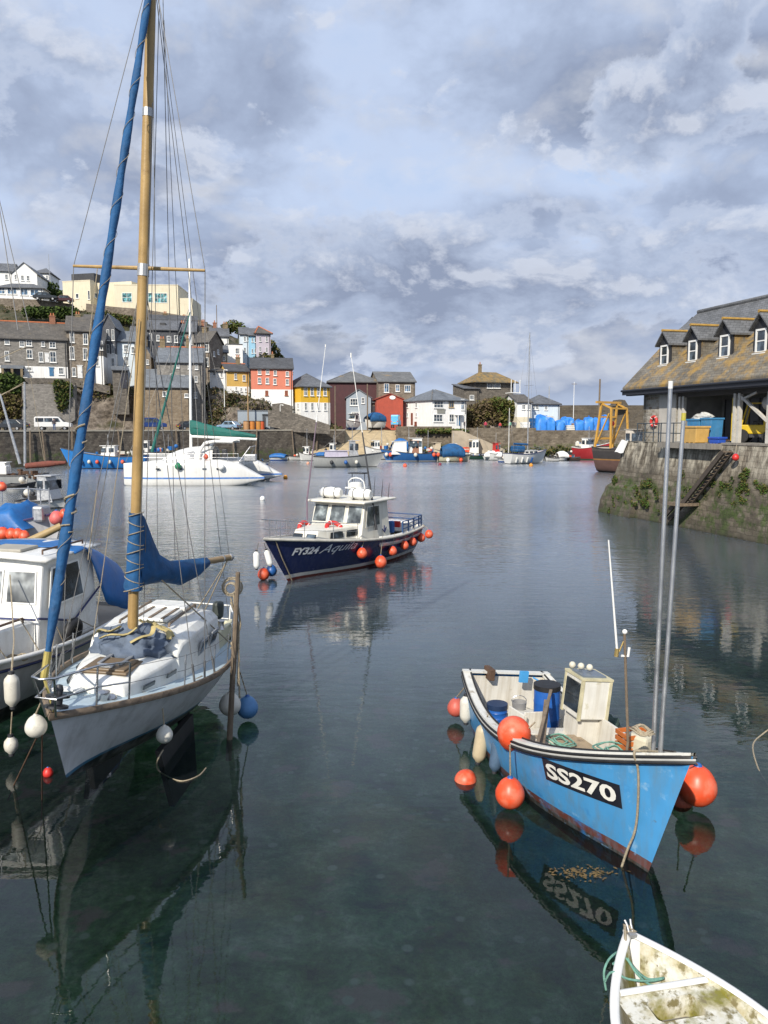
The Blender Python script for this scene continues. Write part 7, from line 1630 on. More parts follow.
# far row of boats
far_boat('workboat', 'pale grey steel workboat with a low wheelhouse and blue patches', 311, 380, 467, 456, 0, H_grey, yaw=4, bowleft=False, beam=3.4, fbk=1.35, cabin=[(.05, .2, .6, 3.6, M_galv, 2), (-.3, .05, .7, 2.2, mat('pale_violet_canvas', (.42, .4, .5), .8), 0)], mast=[(.1, 6., .05, M_galv), (-.15, 5., .04, M_galv)], extras=both(side_balls((-.2, .0, .15), (M_dark, M_dark, M_fend), 1, .8, .25), side_balls((-.2, .0, .15), (M_dark, M_blueb, M_fend), -1, .8, .25)))
far_boat('fishing_boat', 'mid blue fishing boat with white forward cabin and brown wheelhouse', 384, 439, 461.5, 452.5, 0, H_blue, yaw=5, beam=3.2, fbk=1.4, cabin=[(.1, .38, .7, 3.2, M_gel, 0), (-.18, .06, .7, 3.7, M_gel, 3), (-.12, .02, .72, 3.3, mat('brown_panels', (.26, .12, .07), .6), 2)], mast=[(-.3, 5, .05, M_galv), (.05, 5.5, .05, M_galv)], extras=both(side_balls((-.46, -.38, -.05, .38, .45), (M_orange, M_orange, M_fend, M_orange, M_fend), 1, 1.2, .3), clutter(8, .8, (-.45, -.15), [M_tarp, M_fend, M_orange, M_dark], .25)))
far_boat('motor_boat', 'cream boat with a dark blue canvas cover', 437, 469, 461.5, 456, 0, H_cream, yaw=6, bowleft=False, beam=2.6, cover=(-.38, .34, 2.9, M_sail), extras=side_balls((.2, -.2), (M_orange, M_frame), -1, .4, .3), cat='boat')
far_boat('fishing_boat', 'small white cabin boat with blue lower panels and an orange ball', 463, 491, 458.5, 453, 0, H_white, yaw=-4, beam=2.7, cabin=[(-.05, .3, .75, 3.3, M_gel, 3)], mast=[(.0, 5.5, .04, M_galv)], extras=both(side_balls((.1, -.1, -.25), (M_blueb, M_blueb, M_blueb), 1, .6, .3), clutter(4, 1.2, (.3, .45), [M_orange, M_fend], .35)))
def yx(T, h, L, fb_):
    mb = MB(); mb.box((-L * .2, 0, fb_ + .65), (L * .22, h.B * .6, .9)); mb.build('spray_hood', M_sail, T, bevel=.2)
    for s_ in (1, -1):
        for i in range(4): mb = MB(); mb.tube([h.on(-.35 * L + i * .13 * L, .35, s_, .14), h.on(-.35 * L + i * .13 * L, 1.0, s_, .14)], .13, 8); mb.build('fender', M_blueb if i == 3 else M_frame, T, smooth=40)
    mb = MB(); mb.tube([(L * .06, 0, fb_ + 1.3), (-L * .3, 0, fb_ + 1.4)], .16, 8); mb.build('boom', M_sail, T)
    mb = MB()
    for s_ in (1, -1): mb.tube([h.pt(u, 1, s_) + V((0, 0, .6)) for u in (.0, .3, .6, .9)], .02, 6); [mb.tube([h.pt(u, 1, s_), h.pt(u, 1, s_) + V((0, 0, .6))], .02, 6) for u in (0, .3, .6, .9)]
    mb.build('guard_rail', M_steel, T)
far_boat('sailing_yacht', 'white sailing yacht with navy spray hood moored on the far side', 504, 546, 463.5, 453, 0, H_white, yaw=28, bowleft=False, beam=3.1, cabin=[(-.1, .25, .55, 1.95, M_gel, 3)], mast=[(.06, 19.5, .1, M_galv), (-.43, 8.3, .05, M_frame)], extras=yx, cat='yacht', low=mat('navy_strake', (.02, .03, .11)))
far_boat('fishing_boat', 'red and white fishing boat with a green bottom moored under the far wall', 576, 604, 460, 447, 0, H_red, yaw=-38, bowleft=False, beam=3.4, fbk=1.35, cabin=[(-.2, .05, .6, 3.6, M_gel, 2)], mast=[(-.05, 5.6, .05, M_galv)], low=mat('white_bulwark', (.65, .65, .63)), extras=clutter(6, .8, (-.4, .3), [M_tarp, M_fend, M_orange], .3))
# dinghies and small craft along the far wall
small = [(289, 312, 457, H_white, 'white dinghy upturned bow left at the foot of the quay wall', None), (270, 288, 457.5, H_wblue, 'blue trimmed dinghy with crumpled blue cover near the quay corner', M_tarp), (294, 313, 455, H_cream, 'cream punt drawn up on the slip with yellow floats', None), (314, 333, 456, H_wblue, 'white and blue dinghy behind the grey workboat', M_tarp),
         (484, 503, 457, H_white, 'white half decker with a domed cover left of the sailing yacht', M_frame), (498, 510, 459, H_wblue, 'little dinghy tucked against the sailing yacht stern', None), (546, 559, 458, H_white, 'small white dinghy right of the sailing yacht', None), (556, 568, 457.5, H_white, 'white dinghy with a round dark opening under the far wall', M_frame), (566, 580, 457.5, H_wood, 'dark wooden dinghy beside the red fishing boat', None), (470, 484, 456, H_gb, 'green skiff between the cabin boat and the wall', None), (440, 452, 455, H_white, 'white skiff behind the cream covered boat', M_sail), (415, 432, 454, H_grey, 'grey tender drawn up behind the blue fishing boat', M_fend), (455, 468, 454.5, H_cream, 'cream tender near the foot of the sloping path', None), (335, 352, 452, H_grey, 'grey tender on the sand of the slip', None), (248, 268, 462, H_wblue, 'small boat with chrome davits behind the catamaran stern', None)]
for i, (x0, x1, py, hm, lab, cv) in enumerate(small):
    py += 3.2; far_boat('dinghy', lab, x0, x1, py, py - 3.6, 0, hm, yaw=RND.uniform(-25, 25), bowleft=i % 2 == 0, beam=1.9, cover=(-.45, .45, 1.25 if cv is not M_frame else 1.6, cv) if cv else None, extras=None if cv else clutter(3, .4, (-.3, .3), [M_orange, M_fend, M_tarp, M_dark], .2), group=None, cat='dinghy')
for i, (x0, x1, py, dp, hm, lab, cab) in enumerate(((408, 424, 460.5, 453, H_white, 'white cuddy boat between the blue fishing boat and the wall', [(.0, .3, .7, 2.6, M_gel, 2)]), (447, 461, 459.8, 453.5, H_blue, 'small blue cabin boat behind the cream covered boat', [(-.1, .25, .7, 2.7, M_gel, 2)]), (488, 502, 460.2, 453, H_white, 'white cabin boat with a rust red roof near the sailing yacht', [(-.1, .3, .7, 2.8, M_redb if 'M_redb' in globals() else M_red, 2)]), (300, 316, 460.8, 454, H_white, 'white motor boat with low cabin at the quay corner', [(-.1, .3, .7, 2.3, M_gel, 2)]), (324, 342, 460.2, 453, H_cream, 'cream launch behind the grey workboat', [(-.2, .2, .7, 2.8, M_gel, 2)]), (560, 574, 460.4, 454.5, H_grey, 'grey punt with outboard under the weedy wall', None))):
    far_boat('motor_boat', lab, x0, x1, py, dp, 0, hm, yaw=RND.uniform(-18, 18), bowleft=i % 2 == 1, beam=2.2, cabin=cab, mast=[(.05, RND.uniform(4, 6), .04, M_galv)] if cab else None, extras=clutter(4, .6, (-.4, 0), [M_orange, M_fend, M_tarp, M_dark], .22))
# boats ashore on the slip and cruisers behind
far_boat('workboat', 'white and blue cabin boat standing on the top of the slip', 348, 366, 428.5, 422, 0, H_wblue, yaw=55, beam=2.6, cabin=[(-.1, .3, .7, 2.9, M_gel, 2)], ashore=157)
far_boat('covered_boat', 'white boat under a dark blue cover on the hard beside the red boathouse', 366, 384, 428, 421, 0, H_white, yaw=30, beam=2.8, cover=(-.45, .45, 3.0, M_sail), ashore=149)
far_boat('fishing_boat', 'white fishing boat with small wheelhouse behind the blue fishing boat', 366, 392, 459.5, 449, 0, H_white, yaw=10, beam=2.8, cabin=[(.0, .3, .7, 3.2, M_gel, 3)], mast=[(-.1, 5.5, .05, M_galv)], extras=clutter(5, .8, (-.4, 0), [M_tarp, M_orange, M_fend], .3))
far_boat('covered_boat', 'white boat with a bright blue tent cover behind the blue fishing boat', 390, 410, 459, 450, 0, H_white, yaw=14, beam=2.6, cover=(-.4, .4, 3.6, M_tarp))
far_boat('motor_boat', 'cream wheelhouse boat moored near the white house wall', 430, 446, 459, 450, 0, H_cream, yaw=12, beam=2.4, cabin=[(-.1, .35, .75, 2.8, mat('buff_canvas', (.5, .42, .3), .8), 0)])
far_boat('rowing_boat', 'red and blue rowing boats nested on the slip', 335, 358, 444, 440, 0, hb('pale_blue_red_hull', (.3, .45, .55), (.3, .05, .04), (.4, .06, .05)), yaw=8, beam=1.8, extras=clutter(4, .5, (-.3, .3), [M_red, M_fend, M_tarp], .25), ashore=150)
# trawler with the yellow gantry
def tw(T, h, L, fb_):
    M_gy = mat('ochre_gantry_paint', (.52, .29, .05), .5, .12, 2, streak=((.25, .12, .04), .4)); g = MB()
    for s_ in (-1, 1):
        g.bar((-L * .42, s_ * 1.8, fb_ - .2), (-L * .34, s_ * 1.55, fb_ + 5.3), .22); g.bar((-L * .14, s_ * 1.8, fb_ - .2), (-L * .17, s_ * 1.55, fb_ + 4.6), .2); g.bar((-L * .34, s_ * 1.55, fb_ + 5.2), (-L * .17, s_ * 1.55, fb_ + 4.6), .18); g.bar((-L * .4, s_ * 1.7, fb_ + .4), (-L * .2, s_ * 1.6, fb_ + 4.0), .14)
    g.bar((-L * .34, -2.6, fb_ + 5.35), (-L * .34, 2.2, fb_ + 5.35), .26); g.bar((-L * .17, -1.6, fb_ + 4.6), (-L * .17, 1.6, fb_ + 4.6), .2); g.bar((-L * .36, -1.6, fb_ + 3.6), (-L * .36, 1.6, fb_ + 3.6), .2); g.bar((-L * .38, -1.7, fb_ + 1.0), (-L * .38, 1.7, fb_ + 1.0), .26); g.build('gantry', M_gy, T)
    g = MB(); g.ball((-L * .33, .5, fb_ + 2.8), .32, 12); g.build('red_float', M_red, T, smooth=60)
tr_, th_, tL, tf = far_boat('trawler', 'dark wooden trawler with an ochre steel gantry behind the pier corner', 606, 648, 473, 447, 0, mat('worn_trawler_hull', (.06, .05, .048), .8, .3, 1.5, bands=[(-2, (.03, .02, .02)), (.2, (.16, .09, .075)), (1.5, (.4, .2, .06)), (1.66, (.055, .05, .05)), (2.6, (.09, .08, .075))], bump=.3), yaw=-52, bowleft=False, beam=4.4, tr=.9, fbk=1.3, cabin=[(.05, .25, .6, 5.2, mat('rust_white', (.5, .46, .4), .7), 2)], mast=[(.3, 8, .09, M_galv)], extras=tw)
# mid distance, left: fishing boat with tarpaulin, old sailing boat, black and white dinghy
def tarpx(T, h, L, fb_):
    mb = MB()
    def f(a, b):
        th = (b * 2 - 1) * math.pi / 2; x = lerp(-.45, .36, a) * L
        return V((x, math.sin(th) * h.B * .5, fb_ - .1 + (1.05 + .5 * noise.fractal((x * .9, th * 1.1, 3), 1, 2, 3)) * math.cos(th) ** .5 * (.85 + .15 * math.sin(a * 9)) * min(1, (1 - a) * 6)))
    mb.grid(f, 30, 16); mb.build('tarpaulin', M_tarp, T, smooth=80)
    mb = MB(); mb.box((L * .1, h.B * .36, fb_ + .35), (1.8, .7, .5)); mb.build('fish_box', mat('weathered_fish_box', (.34, .28, .19), .8), T, bevel=.03)
    mb = MB(); mb.box((L * .4, -.3, fb_ + .5), (.5, .7, .7)); mb.build('engine_cover', M_galv, T, bevel=.1)
    mb = MB()
    for x_, y_ in ((.3, .6), (.42, .2), (.15, 1.), (-.1, 1.1)): mb.tube([(x_ * L, y_, fb_), (x_ * L, y_, fb_ + 1.6)], .03, 6)
    mb.tube([(.42 * L, .2, fb_ + 1.5), (.15 * L, 1., fb_ + 1.5), (-.4 * L, 1.1, fb_ + 1.4)], .025, 6); mb.build('rail', M_galv, T)
Tt, th2, tL2, tf2 = far_boat('fishing_boat', 'white fishing boat heaped with bright blue tarpaulin at the left edge', -60, 62, 549, 523, 0, mat('white_purple_hull', (.6, .6, .62), .4, .08, 2, bands=[(-2, (.03, .03, .03)), (.1, (.6, .6, .61))], streak=((.3, .28, .3), .5, 1.2)), yaw=-8, bowleft=False, beam=2.6, fbk=1.5, low=mat('purple_strake', (.05, .035, .1)), extras=tarpx, rake=.1)
gl_ = []
for i, (px, py, r_, c_) in enumerate(((3, 534, .27, M_orange), (11.5, 534.5, .25, M_orange), (18, 534.5, .24, M_orange), (24, 536.5, .24, M_orange), (56.5, 518.5, .3, mat('pink_buoy_vinyl', (.6, .13, .12), .5)), (64, 514, .2, M_orange), (2, 487, .2, M_orange))):
    lab = ['orange buoy at the very edge of the row on the tarpaulin boat', 'second orange buoy in the row on the tarpaulin boat', 'third orange buoy in the row on the tarpaulin boat', 'orange buoy at the right end of the row on the tarpaulin boat', 'large pink buoy at the bow of the tarpaulin boat', 'orange buoy behind the pink one at the bow of the tarpaulin boat', 'orange ball high on the stern gear of the tarpaulin boat'][i]
    Yb = Tt.location.y - 1.55 if i < 4 else Tt.location.y - .8
    ball_buoy(lab, at_y(px, py, Yb), r_, c_)
mb = MB(); mb.tube([at_y(-40, 566, 21), at_y(10, 551, 21.5), at_y(61, 526, 22)], [.13, .13, .1], 10); sp_ = tag(mb.build('spare_spar', mat('ochre_spar', (.36, .26, .12), .5, .2, 3), smooth=50), 'long varnished spar slanting across behind the cabin cruiser', 'spar')
T_, h_, L_, f_ = far_boat('sailing_boat', 'old grey sailing boat with a brown rolled sail on its boom', -50, 48, 488, 474, 0, H_grey, yaw=6, beam=2.6, cabin=[(-.1, .25, .55, 2.3, M_gel, 2)], mast=[], cat='yacht')
mb = MB(); Mi2 = T_.matrix_basis.inverted(); mb.tube([Mi2 @ at_y(25, 466, 70), Mi2 @ at_y(24.5, 382, 70)], [.12, .08], 8); ms = mb.build('mast', M_galv, T_); mb = MB(); mb.tube([Mi2 @ at_y(20, 464, 70), Mi2 @ at_y(0, 394, 70)], [.14, .09], 8); mb.build('lowered_mast', M_galv, T_)
mb = MB(); mb.tube([Mi2 @ at_y(26, 466, 70), Mi2 @ at_y(48, 464, 70), Mi2 @ at_y(66, 462.5, 70)], [.26, .3, .14], 10); mb.build('rolled_sail', mat('russet_sailcloth', (.16, .05, .035), .85, .3, 4, bump=.6), ms, smooth=60)
mb = MB(); wire(mb, Mi2 @ at_y(24.5, 382, 70), Mi2 @ at_y(-10, 402, 70), .03); wire(mb, Mi2 @ at_y(-8, 399, 70), Mi2 @ at_y(26, 383, 70), .03); wire(mb, Mi2 @ at_y(26, 350, 70), Mi2 @ at_y(44, 460, 70), .02); wire(mb, Mi2 @ at_y(-4, 360, 70), Mi2 @ at_y(26, 347, 70), .04); mb.build('stays', M_rope, T_)
mb = MB(); a_ = Mi2 @ at_y(2, 470, 70); mb.box(a_, (1.2, 1.2, .8)); mb.build('deck_house', M_gel, T_, bevel=.1)
mb = MB()
for i in range(14): q = Mi2 @ at_y(RND.uniform(-5, 45), RND.uniform(468, 478), 70); mb.box(q, (RND.uniform(.2, .8), RND.uniform(.2, .6), RND.uniform(.2, .5)), RND.random())
mb.build('deck_gear', M_rust, T_, bevel=.03)
far_boat('dinghy', 'black and white dinghy moored ahead of the tarpaulin boat', 9, 34, 491, 484, 0, hb('black_white_hull', (.03, .03, .03), (.6, .6, .58), (.6, .6, .58)), yaw=8, bowleft=False, beam=2., cat='dinghy', extras=clutter(3, .5, (-.3, .2), [M_dark, M_fend], .25))
far_boat('motor_boat', 'white motor boat with grey shelter beyond the tarpaulin boat', 20, 66, 508, 500, 0, H_white, yaw=-6, bowleft=False, beam=2.2, cabin=[(.0, .35, .7, 2.2, M_galv, 2)], cat='boat', extras=clutter(4, .6, (-.4, 0), [M_dark, M_fend], .25))
# mast and stays of a boat just outside the frame at top left
O = thing('neighbouring_mast', 'thin grey stays of a boat beyond the left edge of the view', 'mast', at_z(-70, 700, 0))
mb = MB(); Mo = O.matrix_basis.inverted(); mb.tube([Mo @ at_z(-70, 700, 0), Mo @ at_y(-30, -60, 18)], [.09, .07], 10); mb.build('mast', M_galv, O); mb = MB(); wire(mb, Mo @ at_y(-14, 120, 18), Mo @ at_y(18, 330, 16.5), .01); wire(mb, Mo @ at_y(-10, 160, 18), Mo @ at_y(30, 330, 17), .009); mb.build('stays', M_wire, O)
# floats on the water
for px, py, r_, m, lab in ((405, 465.8, .28, M_orange, 'orange mooring float in front of the blue fishing boat'), (440, 464.5, .24, mat('maroon_float', (.2, .03, .05), .5), 'maroon mooring float in front of the cream boat'), (531, 465.5, .28, mat('orange_yellow_float', (.6, .25, .02), .5), 'yellow orange float in front of the white sailing yacht'), (454, 461, .3, M_orange, 'orange float at the side of the blue covered boat'), (308, 463.5, .25, mat('peach_float', (.6, .3, .2), .5), 'peach coloured float near the grey workboat'), (262.5, 499, .2, M_frame, 'white mooring float in open water left of the navy launch'), (504, 460, .25, M_orange, 'orange float hanging at the bow of the small cabin boat')):
    ball_buoy(lab, at_z(px, py, .1), r_, m)
# ------------------------------------------------------------------ on the quays
def car(name, label, px, py, Y, L, Hh, m, yaw, van=False, cat='car'):
    p = at_y(px, py, Y); p.z = max(5.0, p.z) if Y < 150 else p.z; T = thing(name, label, cat, p, rad(yaw)); W = L * .4
    if van: prof = [(-.5, .25), (.5, .25), (.5, .5), (.44, .56), (.3, .62), (.17, .98), (.1, 1.), (-.47, 1.), (-.5, .9)]
    else: prof = [(-.5, .25), (.5, .25), (.5, .48), (.46, .55), (.24, .62), (.1, .96), (0, 1.), (-.28, .97), (-.42, .64), (-.5, .6)]
    mb = MB(); mb.slab([(x * L, -W / 2, z * Hh) for x, z in prof], (0, W, 0)); mb.build('body', m, T, bevel=.08)
    for s_ in (-1, 1):
        xs = [(-.46, -.24), (-.22, 0), (.02, .16)] if van else [(-.33, -.12), (-.1, .1)]
        for k_, (a_, b_) in enumerate(xs):
            t_ = (a_, b_) ; mb = MB(); z0, z1 = .62 * Hh, .9 * Hh; sh = (.055 * L if k_ == len(xs) - 1 else 0); sb_ = (.05 * L if (not van and k_ == 0) else 0)
            mb.slab([(a_ * L, s_ * W / 2, z0), (b_ * L + sh, s_ * W / 2, z0), (b_ * L, s_ * W / 2, z1), (a_ * L + sb_, s_ * W / 2, z1)], (0, s_ * .02, 0)); mb.build('window', M_glass, T)
        for x_ in (-.3, .32):
            mb = MB(); r_ = .3; mb.lathe([(.1, -.1), (r_, -.1), (r_, .1), (.1, .1)], (x_ * L, s_ * W * .46, r_), 14, Matrix.Rotation(rad(90), 3, 'X')); w_ = mb.build('wheel', M_black, T, smooth=40); mb = MB(); mb.lathe([(.001, -.11), (.17, -.11), (.17, .11), (.001, .11)], (x_ * L, s_ * W * .46, r_), 12, Matrix.Rotation(rad(90), 3, 'X')); mb.build('rim', M_galv, w_)
        mb = MB(); mb.box((.49 * L, s_ * W * .36, .46 * Hh), (.06, W * .18, .1)); mb.build('headlight', M_frame, T); mb = MB(); mb.box((-.495 * L, s_ * W * .38, .5 * Hh), (.05, W * .12, .22)); mb.build('tail_light', M_red, T)
    mb = MB(); mb.slab([(.17 * L * 1.02 + .02, -W * .42, .94 * Hh), (.17 * L * 1.02 + .02, W * .42, .94 * Hh), (.3 * L + .0, W * .44, .64 * Hh), (.3 * L, -W * .44, .64 * Hh)] if van else [(.11 * L + .02, -W * .42, .93 * Hh), (.11 * L + .02, W * .42, .93 * Hh), (.24 * L, W * .44, .65 * Hh), (.24 * L, -W * .44, .65 * Hh)], (.03, 0, .02)); mb.build('windscreen', M_glass, T)
    mb = MB(); mb.box((-.505 * L, 0, .42 * Hh), (.02, .5, .12)); mb.build('number_plate_panel', mat('yellow_plate', (.6, .42, .02), .5), T)
    return T
M_van = mat('white_van_paint', (.72, .72, .71), .25, .04); M_car1 = mat('dark_grey_car_paint', (.03, .034, .04), .2, .1); M_car2 = mat('dark_blue_van_paint', (.015, .04, .16), .25, .1); M_car3 = mat('pale_blue_car_paint', (.2, .3, .42), .25, .1); M_car4 = mat('dark_red_black_car_paint', (.06, .02, .022), .25, .1)
car('parked_van', 'white panel van parked on the left quay road', 54, 431.5, QY(54) + 3.6, 5.0, 2.0, M_van, 14, True, 'van'); car('parked_car', 'dark grey estate car at the left end of the quay road', 12, 431, QY(12) + 4, 4.6, 1.6, M_car1, 172); car('parked_van', 'dark blue van parked against the stone warehouse', 152, 431, QY(152) + 4.6, 4.6, 2.0, M_car2, 20, True, 'van'); car('parked_car', 'black hatchback parked right of the blue van', 189, 431, QY(189) + 4.2, 3.8, 1.5, M_car1, 40); car('parked_car', 'pale blue car parked at the foot of the scrub bank', 229, 430.5, QY(229) + 3.6, 4., 1.5, M_car3, 160)
car('parked_car', 'dark grey car parked above the hedge by the hilltop house', 46, 300.6, QH(46) + 56, 5., 1.7, M_car1, 10); car('parked_car', 'dark red car parked next to the dark grey one above the hedge', 63, 303, QH(63) + 56, 4.4, 1.6, M_car4, 190)
# people: small standing figures, each one skin
def person(label, px, py, Y, z, coat, legs, hgt=1.72, yaw=0):
    p = at_y(px, py, Y); p.z = z; k = hgt / 1.75
    T = thing('person', label, 'person', p, yaw)
    me = bpy.data.meshes.new('body'); V_ = [(0, 0, .95), (0, 0, 1.2), (0, 0, 1.42), (0, -.01, 1.54), (0, -.02, 1.66), (.1, 0, .9), (.11, -.02, .48), (.12, .02, .07), (.12, -.14, .04), (-.1, 0, .9), (-.12, .03, .48), (-.13, .0, .07), (-.13, -.15, .04), (.2, 0, 1.4), (.27, .02, 1.12), (.25, -.1, .9), (-.2, 0, 1.4), (-.27, .02, 1.12), (-.24, -.08, .88)]
    me.from_pydata([tuple(c * k for c in v) for v in V_], [(0, 1), (1, 2), (2, 3), (3, 4), (0, 5), (5, 6), (6, 7), (7, 8), (0, 9), (9, 10), (10, 11), (11, 12), (2, 13), (13, 14), (14, 15), (2, 16), (16, 17), (17, 18)], [])
    o = bpy.data.objects.new('body', me); COL.objects.link(o); o.parent = T
    sk = o.modifiers.new('skin', 'SKIN'); R_r = [.15, .15, .14, .06, .1, .1, .075, .055, .05, .1, .075, .055, .05, .07, .055, .045, .07, .055, .045]
    for v, r_ in zip(me.skin_vertices[0].data if me.skin_vertices else [], R_r): v.radius = (r_ * k, r_ * k)
    o.modifiers.new('smooth', 'SUBSURF').levels = 1; o.modifiers['smooth'].render_levels = 1
    m, t, b, oc = mat0('clothes_' + label[:12].replace(' ', '_')); sp = t.n.new('ShaderNodeSeparateXYZ'); t.link(oc, sp.inputs[0])
    t.link(t.ramp(t.math('DIVIDE', sp.outputs[2], 2 * k), [(0, (.03, .03, .03)), (.05, legs), (.46, coat), (.755, (.45, .28, .2)), (.845, (.08, .05, .03))], True), b.inputs['Base Color']); b.inputs['Roughness'].default_value = .85
    me.materials.append(m); return T
def skin_layers():
    pass
person('person in a dark coat and jeans standing by the white van', 54.5, 432, QY(54) + 1.6, 5.0, (.05, .04, .05), (.05, .09, .2))
person('person in a red jacket in front of the ivied mound', 485.5, 428, 148, 4.92, (.4, .04, .08), (.04, .04, .05)); person('person in a bright red top sitting low by the quay wall', 500, 429, 147, 4.92, (.5, .06, .06), (.05, .05, .08), 1.5); person('person in dark clothes near the porch of the white house', 465, 428, 144.5, 4.92, (.05, .045, .05), (.05, .05, .07)); person('person in a green top beside the white harbour office', 510, 428, 149, 4.92, (.15, .35, .25), (.06, .06, .06)); person('person in grey walking past the harbour office', 515, 428, 150, 4.92, (.25, .25, .26), (.05, .05, .06)); person('person in black walking between the mound and the harbour office', 513, 428.4, 146, 4.92, (.03, .03, .035), (.03, .03, .04))
# poles, lamps
def post(name, label, px, py0, py1, Y, r, m, cat='post', arm=None, lamp=None):
    a, b = at_y(px, py0, Y), at_y(px, py1, Y); T = thing(name, label, cat, a)
    mb = MB(); mb.tube([(0, 0, -.5), (0, 0, (b.z - a.z))], [r, r * .75], 8); mb.build('pole', m, T, smooth=40); H_ = b.z - a.z
    if arm: mb = MB(); mb.bar((-arm, 0, H_ - .4), (arm, 0, H_ - .4), .1); mb.build('crossarm', M_wood, T)
    if lamp: mb = MB(); mb.box((lamp * .5, -.1, H_ + .02), (lamp, .22, .1)); mb.lathe([(.001, -.1), (.16, -.06), (.12, .04), (.001, .06)], (lamp, -.1, H_ - .02), 12); mb.build('lamp_head', M_frame, T)
post('telegraph_pole', 'brown telegraph pole in front of the scrub bank', 248.5, 432, 383, QY(248) + 4, .15, mat('pole_timber', (.3, .2, .1), .8, .2, 3)); post('street_lamp', 'pale street lamp rising out of the scrub bank', 224.5, 404, 370, QH(224) + 9, .07, M_frame, 'street lamp', lamp=.6); post('street_lamp', 'street lamp on the quay right of the dark shed', 280.5, 430, 405, QY(280) + 2, .07, M_frame, 'street lamp', lamp=.5)
post('harbour_pole', 'tall grey pole by the head of the slip', 335.5, 452, 386, 138, .14, M_wood); post('harbour_pole', 'tall brown pole next to the red boathouse', 367.5, 428, 384, 146, .14, M_wood); post('flag_pole', 'slim dark post with crossarm behind the warehouse end of the far wall', 573, 431, 382, 158, .07, M_frame, arm=.5); post('harbour_pole', 'thick grey timber post beside the tarpaulin heaps', 598.5, 431, 379, 160, .22, M_wood); post('aerial_mast', 'grey aerial mast next to the hilltop bungalow', 50, 287, 254, QH(50) + 92, .09, M_galv, 'mast'); post('telegraph_pole', 'tall thin pole behind the roof of the ridge cottages', 217, 330, 305, QH(217) + 50, .1, M_wood)
post('navigation_post', 'thin grey post above the harbour office roof', 549, 400, 386, 158, .12, M_galv)
post('quay_lamp', 'slim pale post on the quay in front of the white house', 465.5, 441, 415, 139.5, .06, M_frame)
# blue tarpaulin heaps and their stores on the far quay
tl = ['blue tarpaulin heap next to the harbour office', 'blue tarpaulin heap of rounded shape, second from the office', 'tall blue tarpaulin heap with white top beside it', 'blue tarpaulin heap in the middle of the row', 'low blue tarpaulin heap near the pale crates', 'blue tarpaulin heap beside the timber post', 'high blue tarpaulin heap set back near the outer wall', 'small blue tarpaulin heap set back near the outer wall', 'blue tarpaulin heap at the right end of the row', 'narrow blue tarpaulin heap behind the gantry']
for i, (px, py, hw, hh, Y) in enumerate(((541, 428, 6, 13, 147), (550, 428, 5, 11, 146), (560, 428, 5, 9, 146), (579, 428, 5, 10, 146), (588, 428, 5.5, 12, 146.5), (595, 428, 4, 11, 147), (547, 424, 5, 12, 152), (566, 424, 6, 11, 153), (604, 428, 4, 13, 148), (570, 426, 4, 11, 152))):
    p = at_y(px, py, Y); k = Y / FOC; mb = MB(); w_, h_ = hw * k, hh * k
    def f(a, b, s=i):
        th = a * 2 * math.pi; c_, s_ = math.cos(th), math.sin(th); zz_ = [0, .5, .85, .97, 1][round(b * 4)]; rr = [1, .98, .9, .6, 0.0][round(b * 4)]
        n = 1 + .3 * noise.fractal((c_ * 1.6 + s * 3, s_ * 1.6, zz_ * 2), 1, 2, 3)
        return V((math.copysign(abs(c_) ** .5, c_) * w_ * rr * n, math.copysign(abs(s_) ** .5, s_) * w_ * rr * n, zz_ * h_ * n))
    mb.grid(f, 24, 4); o = tag(mb.build('tarpaulin_heap', mat('sun_blue_tarpaulin', (.03, .2, .6), .5, .2, 1.5, bump=.6, bsc=4), smooth=60), tl[i], 'tarpaulin'); p.z = 4.9; o.location = p
for i, (px, hw, hh, m, lab) in enumerate(((570, 4, 5, M_fend, 'pale crates stacked between the tarpaulin heaps'), (556, 3, 8, M_dark, 'black covered pallet between the tarpaulin heaps'), (575, 3, 7, mat('brown_pallet', (.3, .2, .12), .8), 'brown pallet stack between the tarpaulin heaps'), (525, 4, 8, M_frame, 'white chest left of the first tarpaulin heap'), (533, 3.4, 12, M_sail, 'navy covered stack in front of the harbour store'), (548, 4, 14, mat('pale_stack', (.6, .58, .5), .7), 'pale stack behind the tarpaulin heaps'))):
    p = at_y(px, 428, 145.5 + i * .6); k = p.y / FOC; p.z = 4.9; S_ = thing('goods_stack', lab, 'goods', p, rad(5 + i * 3)); n_ = 3
    for j in range(n_): mb = MB(); mb.box((RND.uniform(-.06, .06), 0, hh * k * (j + .5) / n_), (hw * 2 * k * RND.uniform(.9, 1), hw * 1.6 * k, hh * k / n_ - .04)); mb.build('crate', m, S_, bevel=.04)
for i, (px, c_, lab) in enumerate(((252, (.5, .18, .03), 'orange gas bottle rack left of the dark shed'), (258.5, (.45, .2, .04), 'second orange rack next to the hut door'), (261.5, (.55, .1, .03), 'red orange barrel beside the dark shed'), (246.5, (.4, .22, .1), 'tan barrel in front of the grey hut'))):
    p = at_y(px, 430, QY(px) + 2.6); p.z = 5.; S_ = thing('barrel', lab, 'barrel', p); mb = MB(); m_ = mat('barrel_paint_%s' % 'abcd'[i], c_, .6)
    mb.lathe([(.001, 0), (.5, 0), (.54, .4), (.52, .8), (.54, 1.1), (.5, 1.5), (.001, 1.5)], (0, 0, 0), 14); mb.build('body', m_, S_, smooth=40); mb = MB(); mb.lathe([(.54, 1.46), (.54, 1.54), (.3, 1.56), (.001, 1.56)], (0, 0, 0), 14); mb.build('lid', M_dark, S_)
car('parked_van', 'light blue and white kiosk like van beside the red boathouse', 396, 428, 145, 3.4, 2.4, mat('sky_blue_van', (.1, .4, .65), .4), 80, True, 'van')
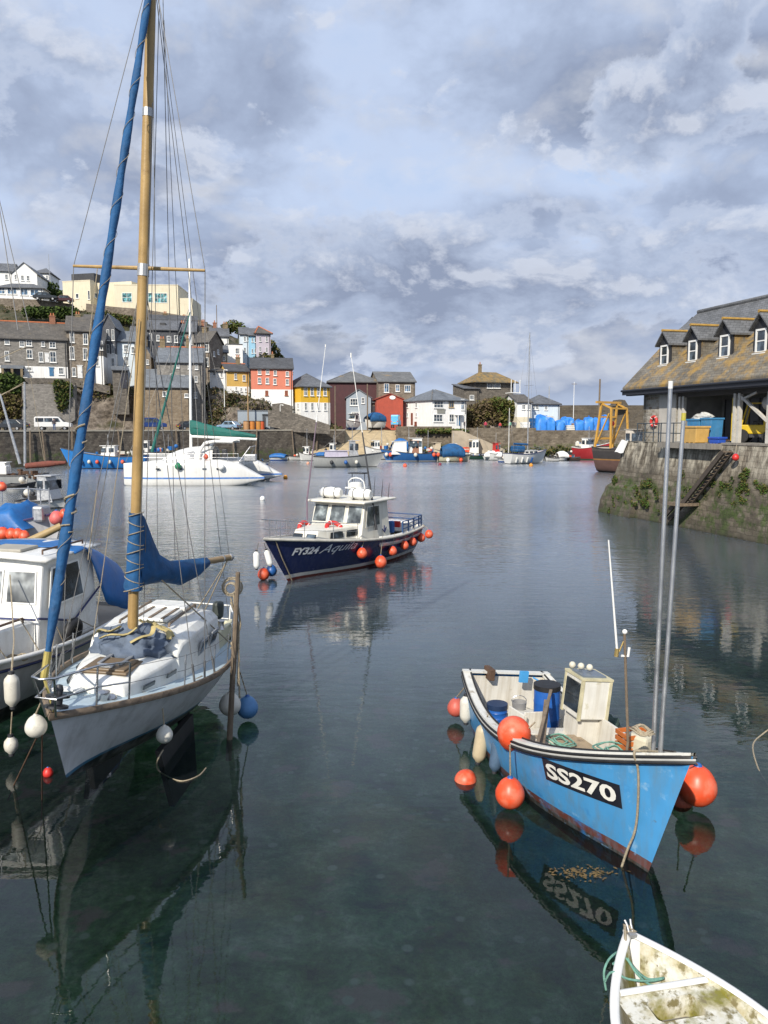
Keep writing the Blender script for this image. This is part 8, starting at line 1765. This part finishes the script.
# bench-high parapet in front of the white house and ladders, timber along the quays
mb = MB(); mb.slab([gp(396, 141.4, 4.9), gp(452, 141.4, 4.9), gp(452, 141.4, 5.6), gp(396, 141.4, 5.6)], (0, .4, 0)); tag(mb.build('parapet', S_far), 'low stone parapet on the quay before the white house', 'wall')
mb = MB(); mb.slab([gp(466, 141.2, 4.9), gp(536, 141.2, 4.9), gp(536, 141.2, 5.35), gp(466, 141.2, 5.35)], (0, .4, 0)); tag(mb.build('parapet', S_far), 'low stone parapet along the quay below the ivied mound', 'wall')
bush('bush', 'green shrubs growing along the top of the wall below the white house', 'bush', [(x, 431 + (x % 7) * .4, 140.6, 6, 2.6) for x in range(420, 466, 7)], [L_olive, L_green], 120, .22)
bush('seaweed', 'dark weed hanging along the foot of the far harbour wall', 'seaweed', [(x, 449 + (x % 5) * .8, 140.0, 6, 4) for x in list(range(400, 600, 8))], [L_olive, L_dark], 70, .22)
for i, px in enumerate((30, 42, 72, 118, 176, 206, 233, 257, 292, 318)):
    a_ = road_pt(px, -.35, 5.0); b_ = road_pt(px + RND.uniform(-3, 3), -1.5, -.6); mb = MB(); mb.tube([a_, b_], .1, 6); tag(mb.build('fender_post', M_wood, smooth=40), 'upright dark timber post against the quay wall', 'post', 'timber posts along the left quay wall')
def fs(px, py, rx, ry, bt=False):
    z = zpx(px, py); return (px, py, on_face(px, z, .03 + (.33 - .09 * z if bt else 0)).y, rx, ry)
M_weed = [mat('fresh_weed', (.05, .1, .01), .8, .3, 3), L_olive, L_dark]
def weed(label, x0, x1, y0, y1, cnt, bt):
    mb = MB(); k = 0
    while k < cnt:
        px, py = RND.uniform(x0, x1), RND.uniform(y0, y1)
        if noise.noise((px * .13, py * .16, 4.)) < .08 + abs(py - (y0 + y1) / 2) / (y1 - y0) * .3: continue
        k += 1; q = fs(px, py, 0, 0, bt); c = at_y(px, py, q[2]); r_ = RND.uniform(.12, .4)
        leaves(mb, c, (.06, r_, r_ * .8), int(200 * r_), .05, 3)
    return tag(mb.build('weed_tuft', M_weed, normals=False), label, 'weed')
weed('bright green weed growing on the pier face around the gangway', 680, 768, 468, 505, 75, False)
weed('green weed hanging on the lower buttress of the pier', 608, 660, 478, 512, 60, True)
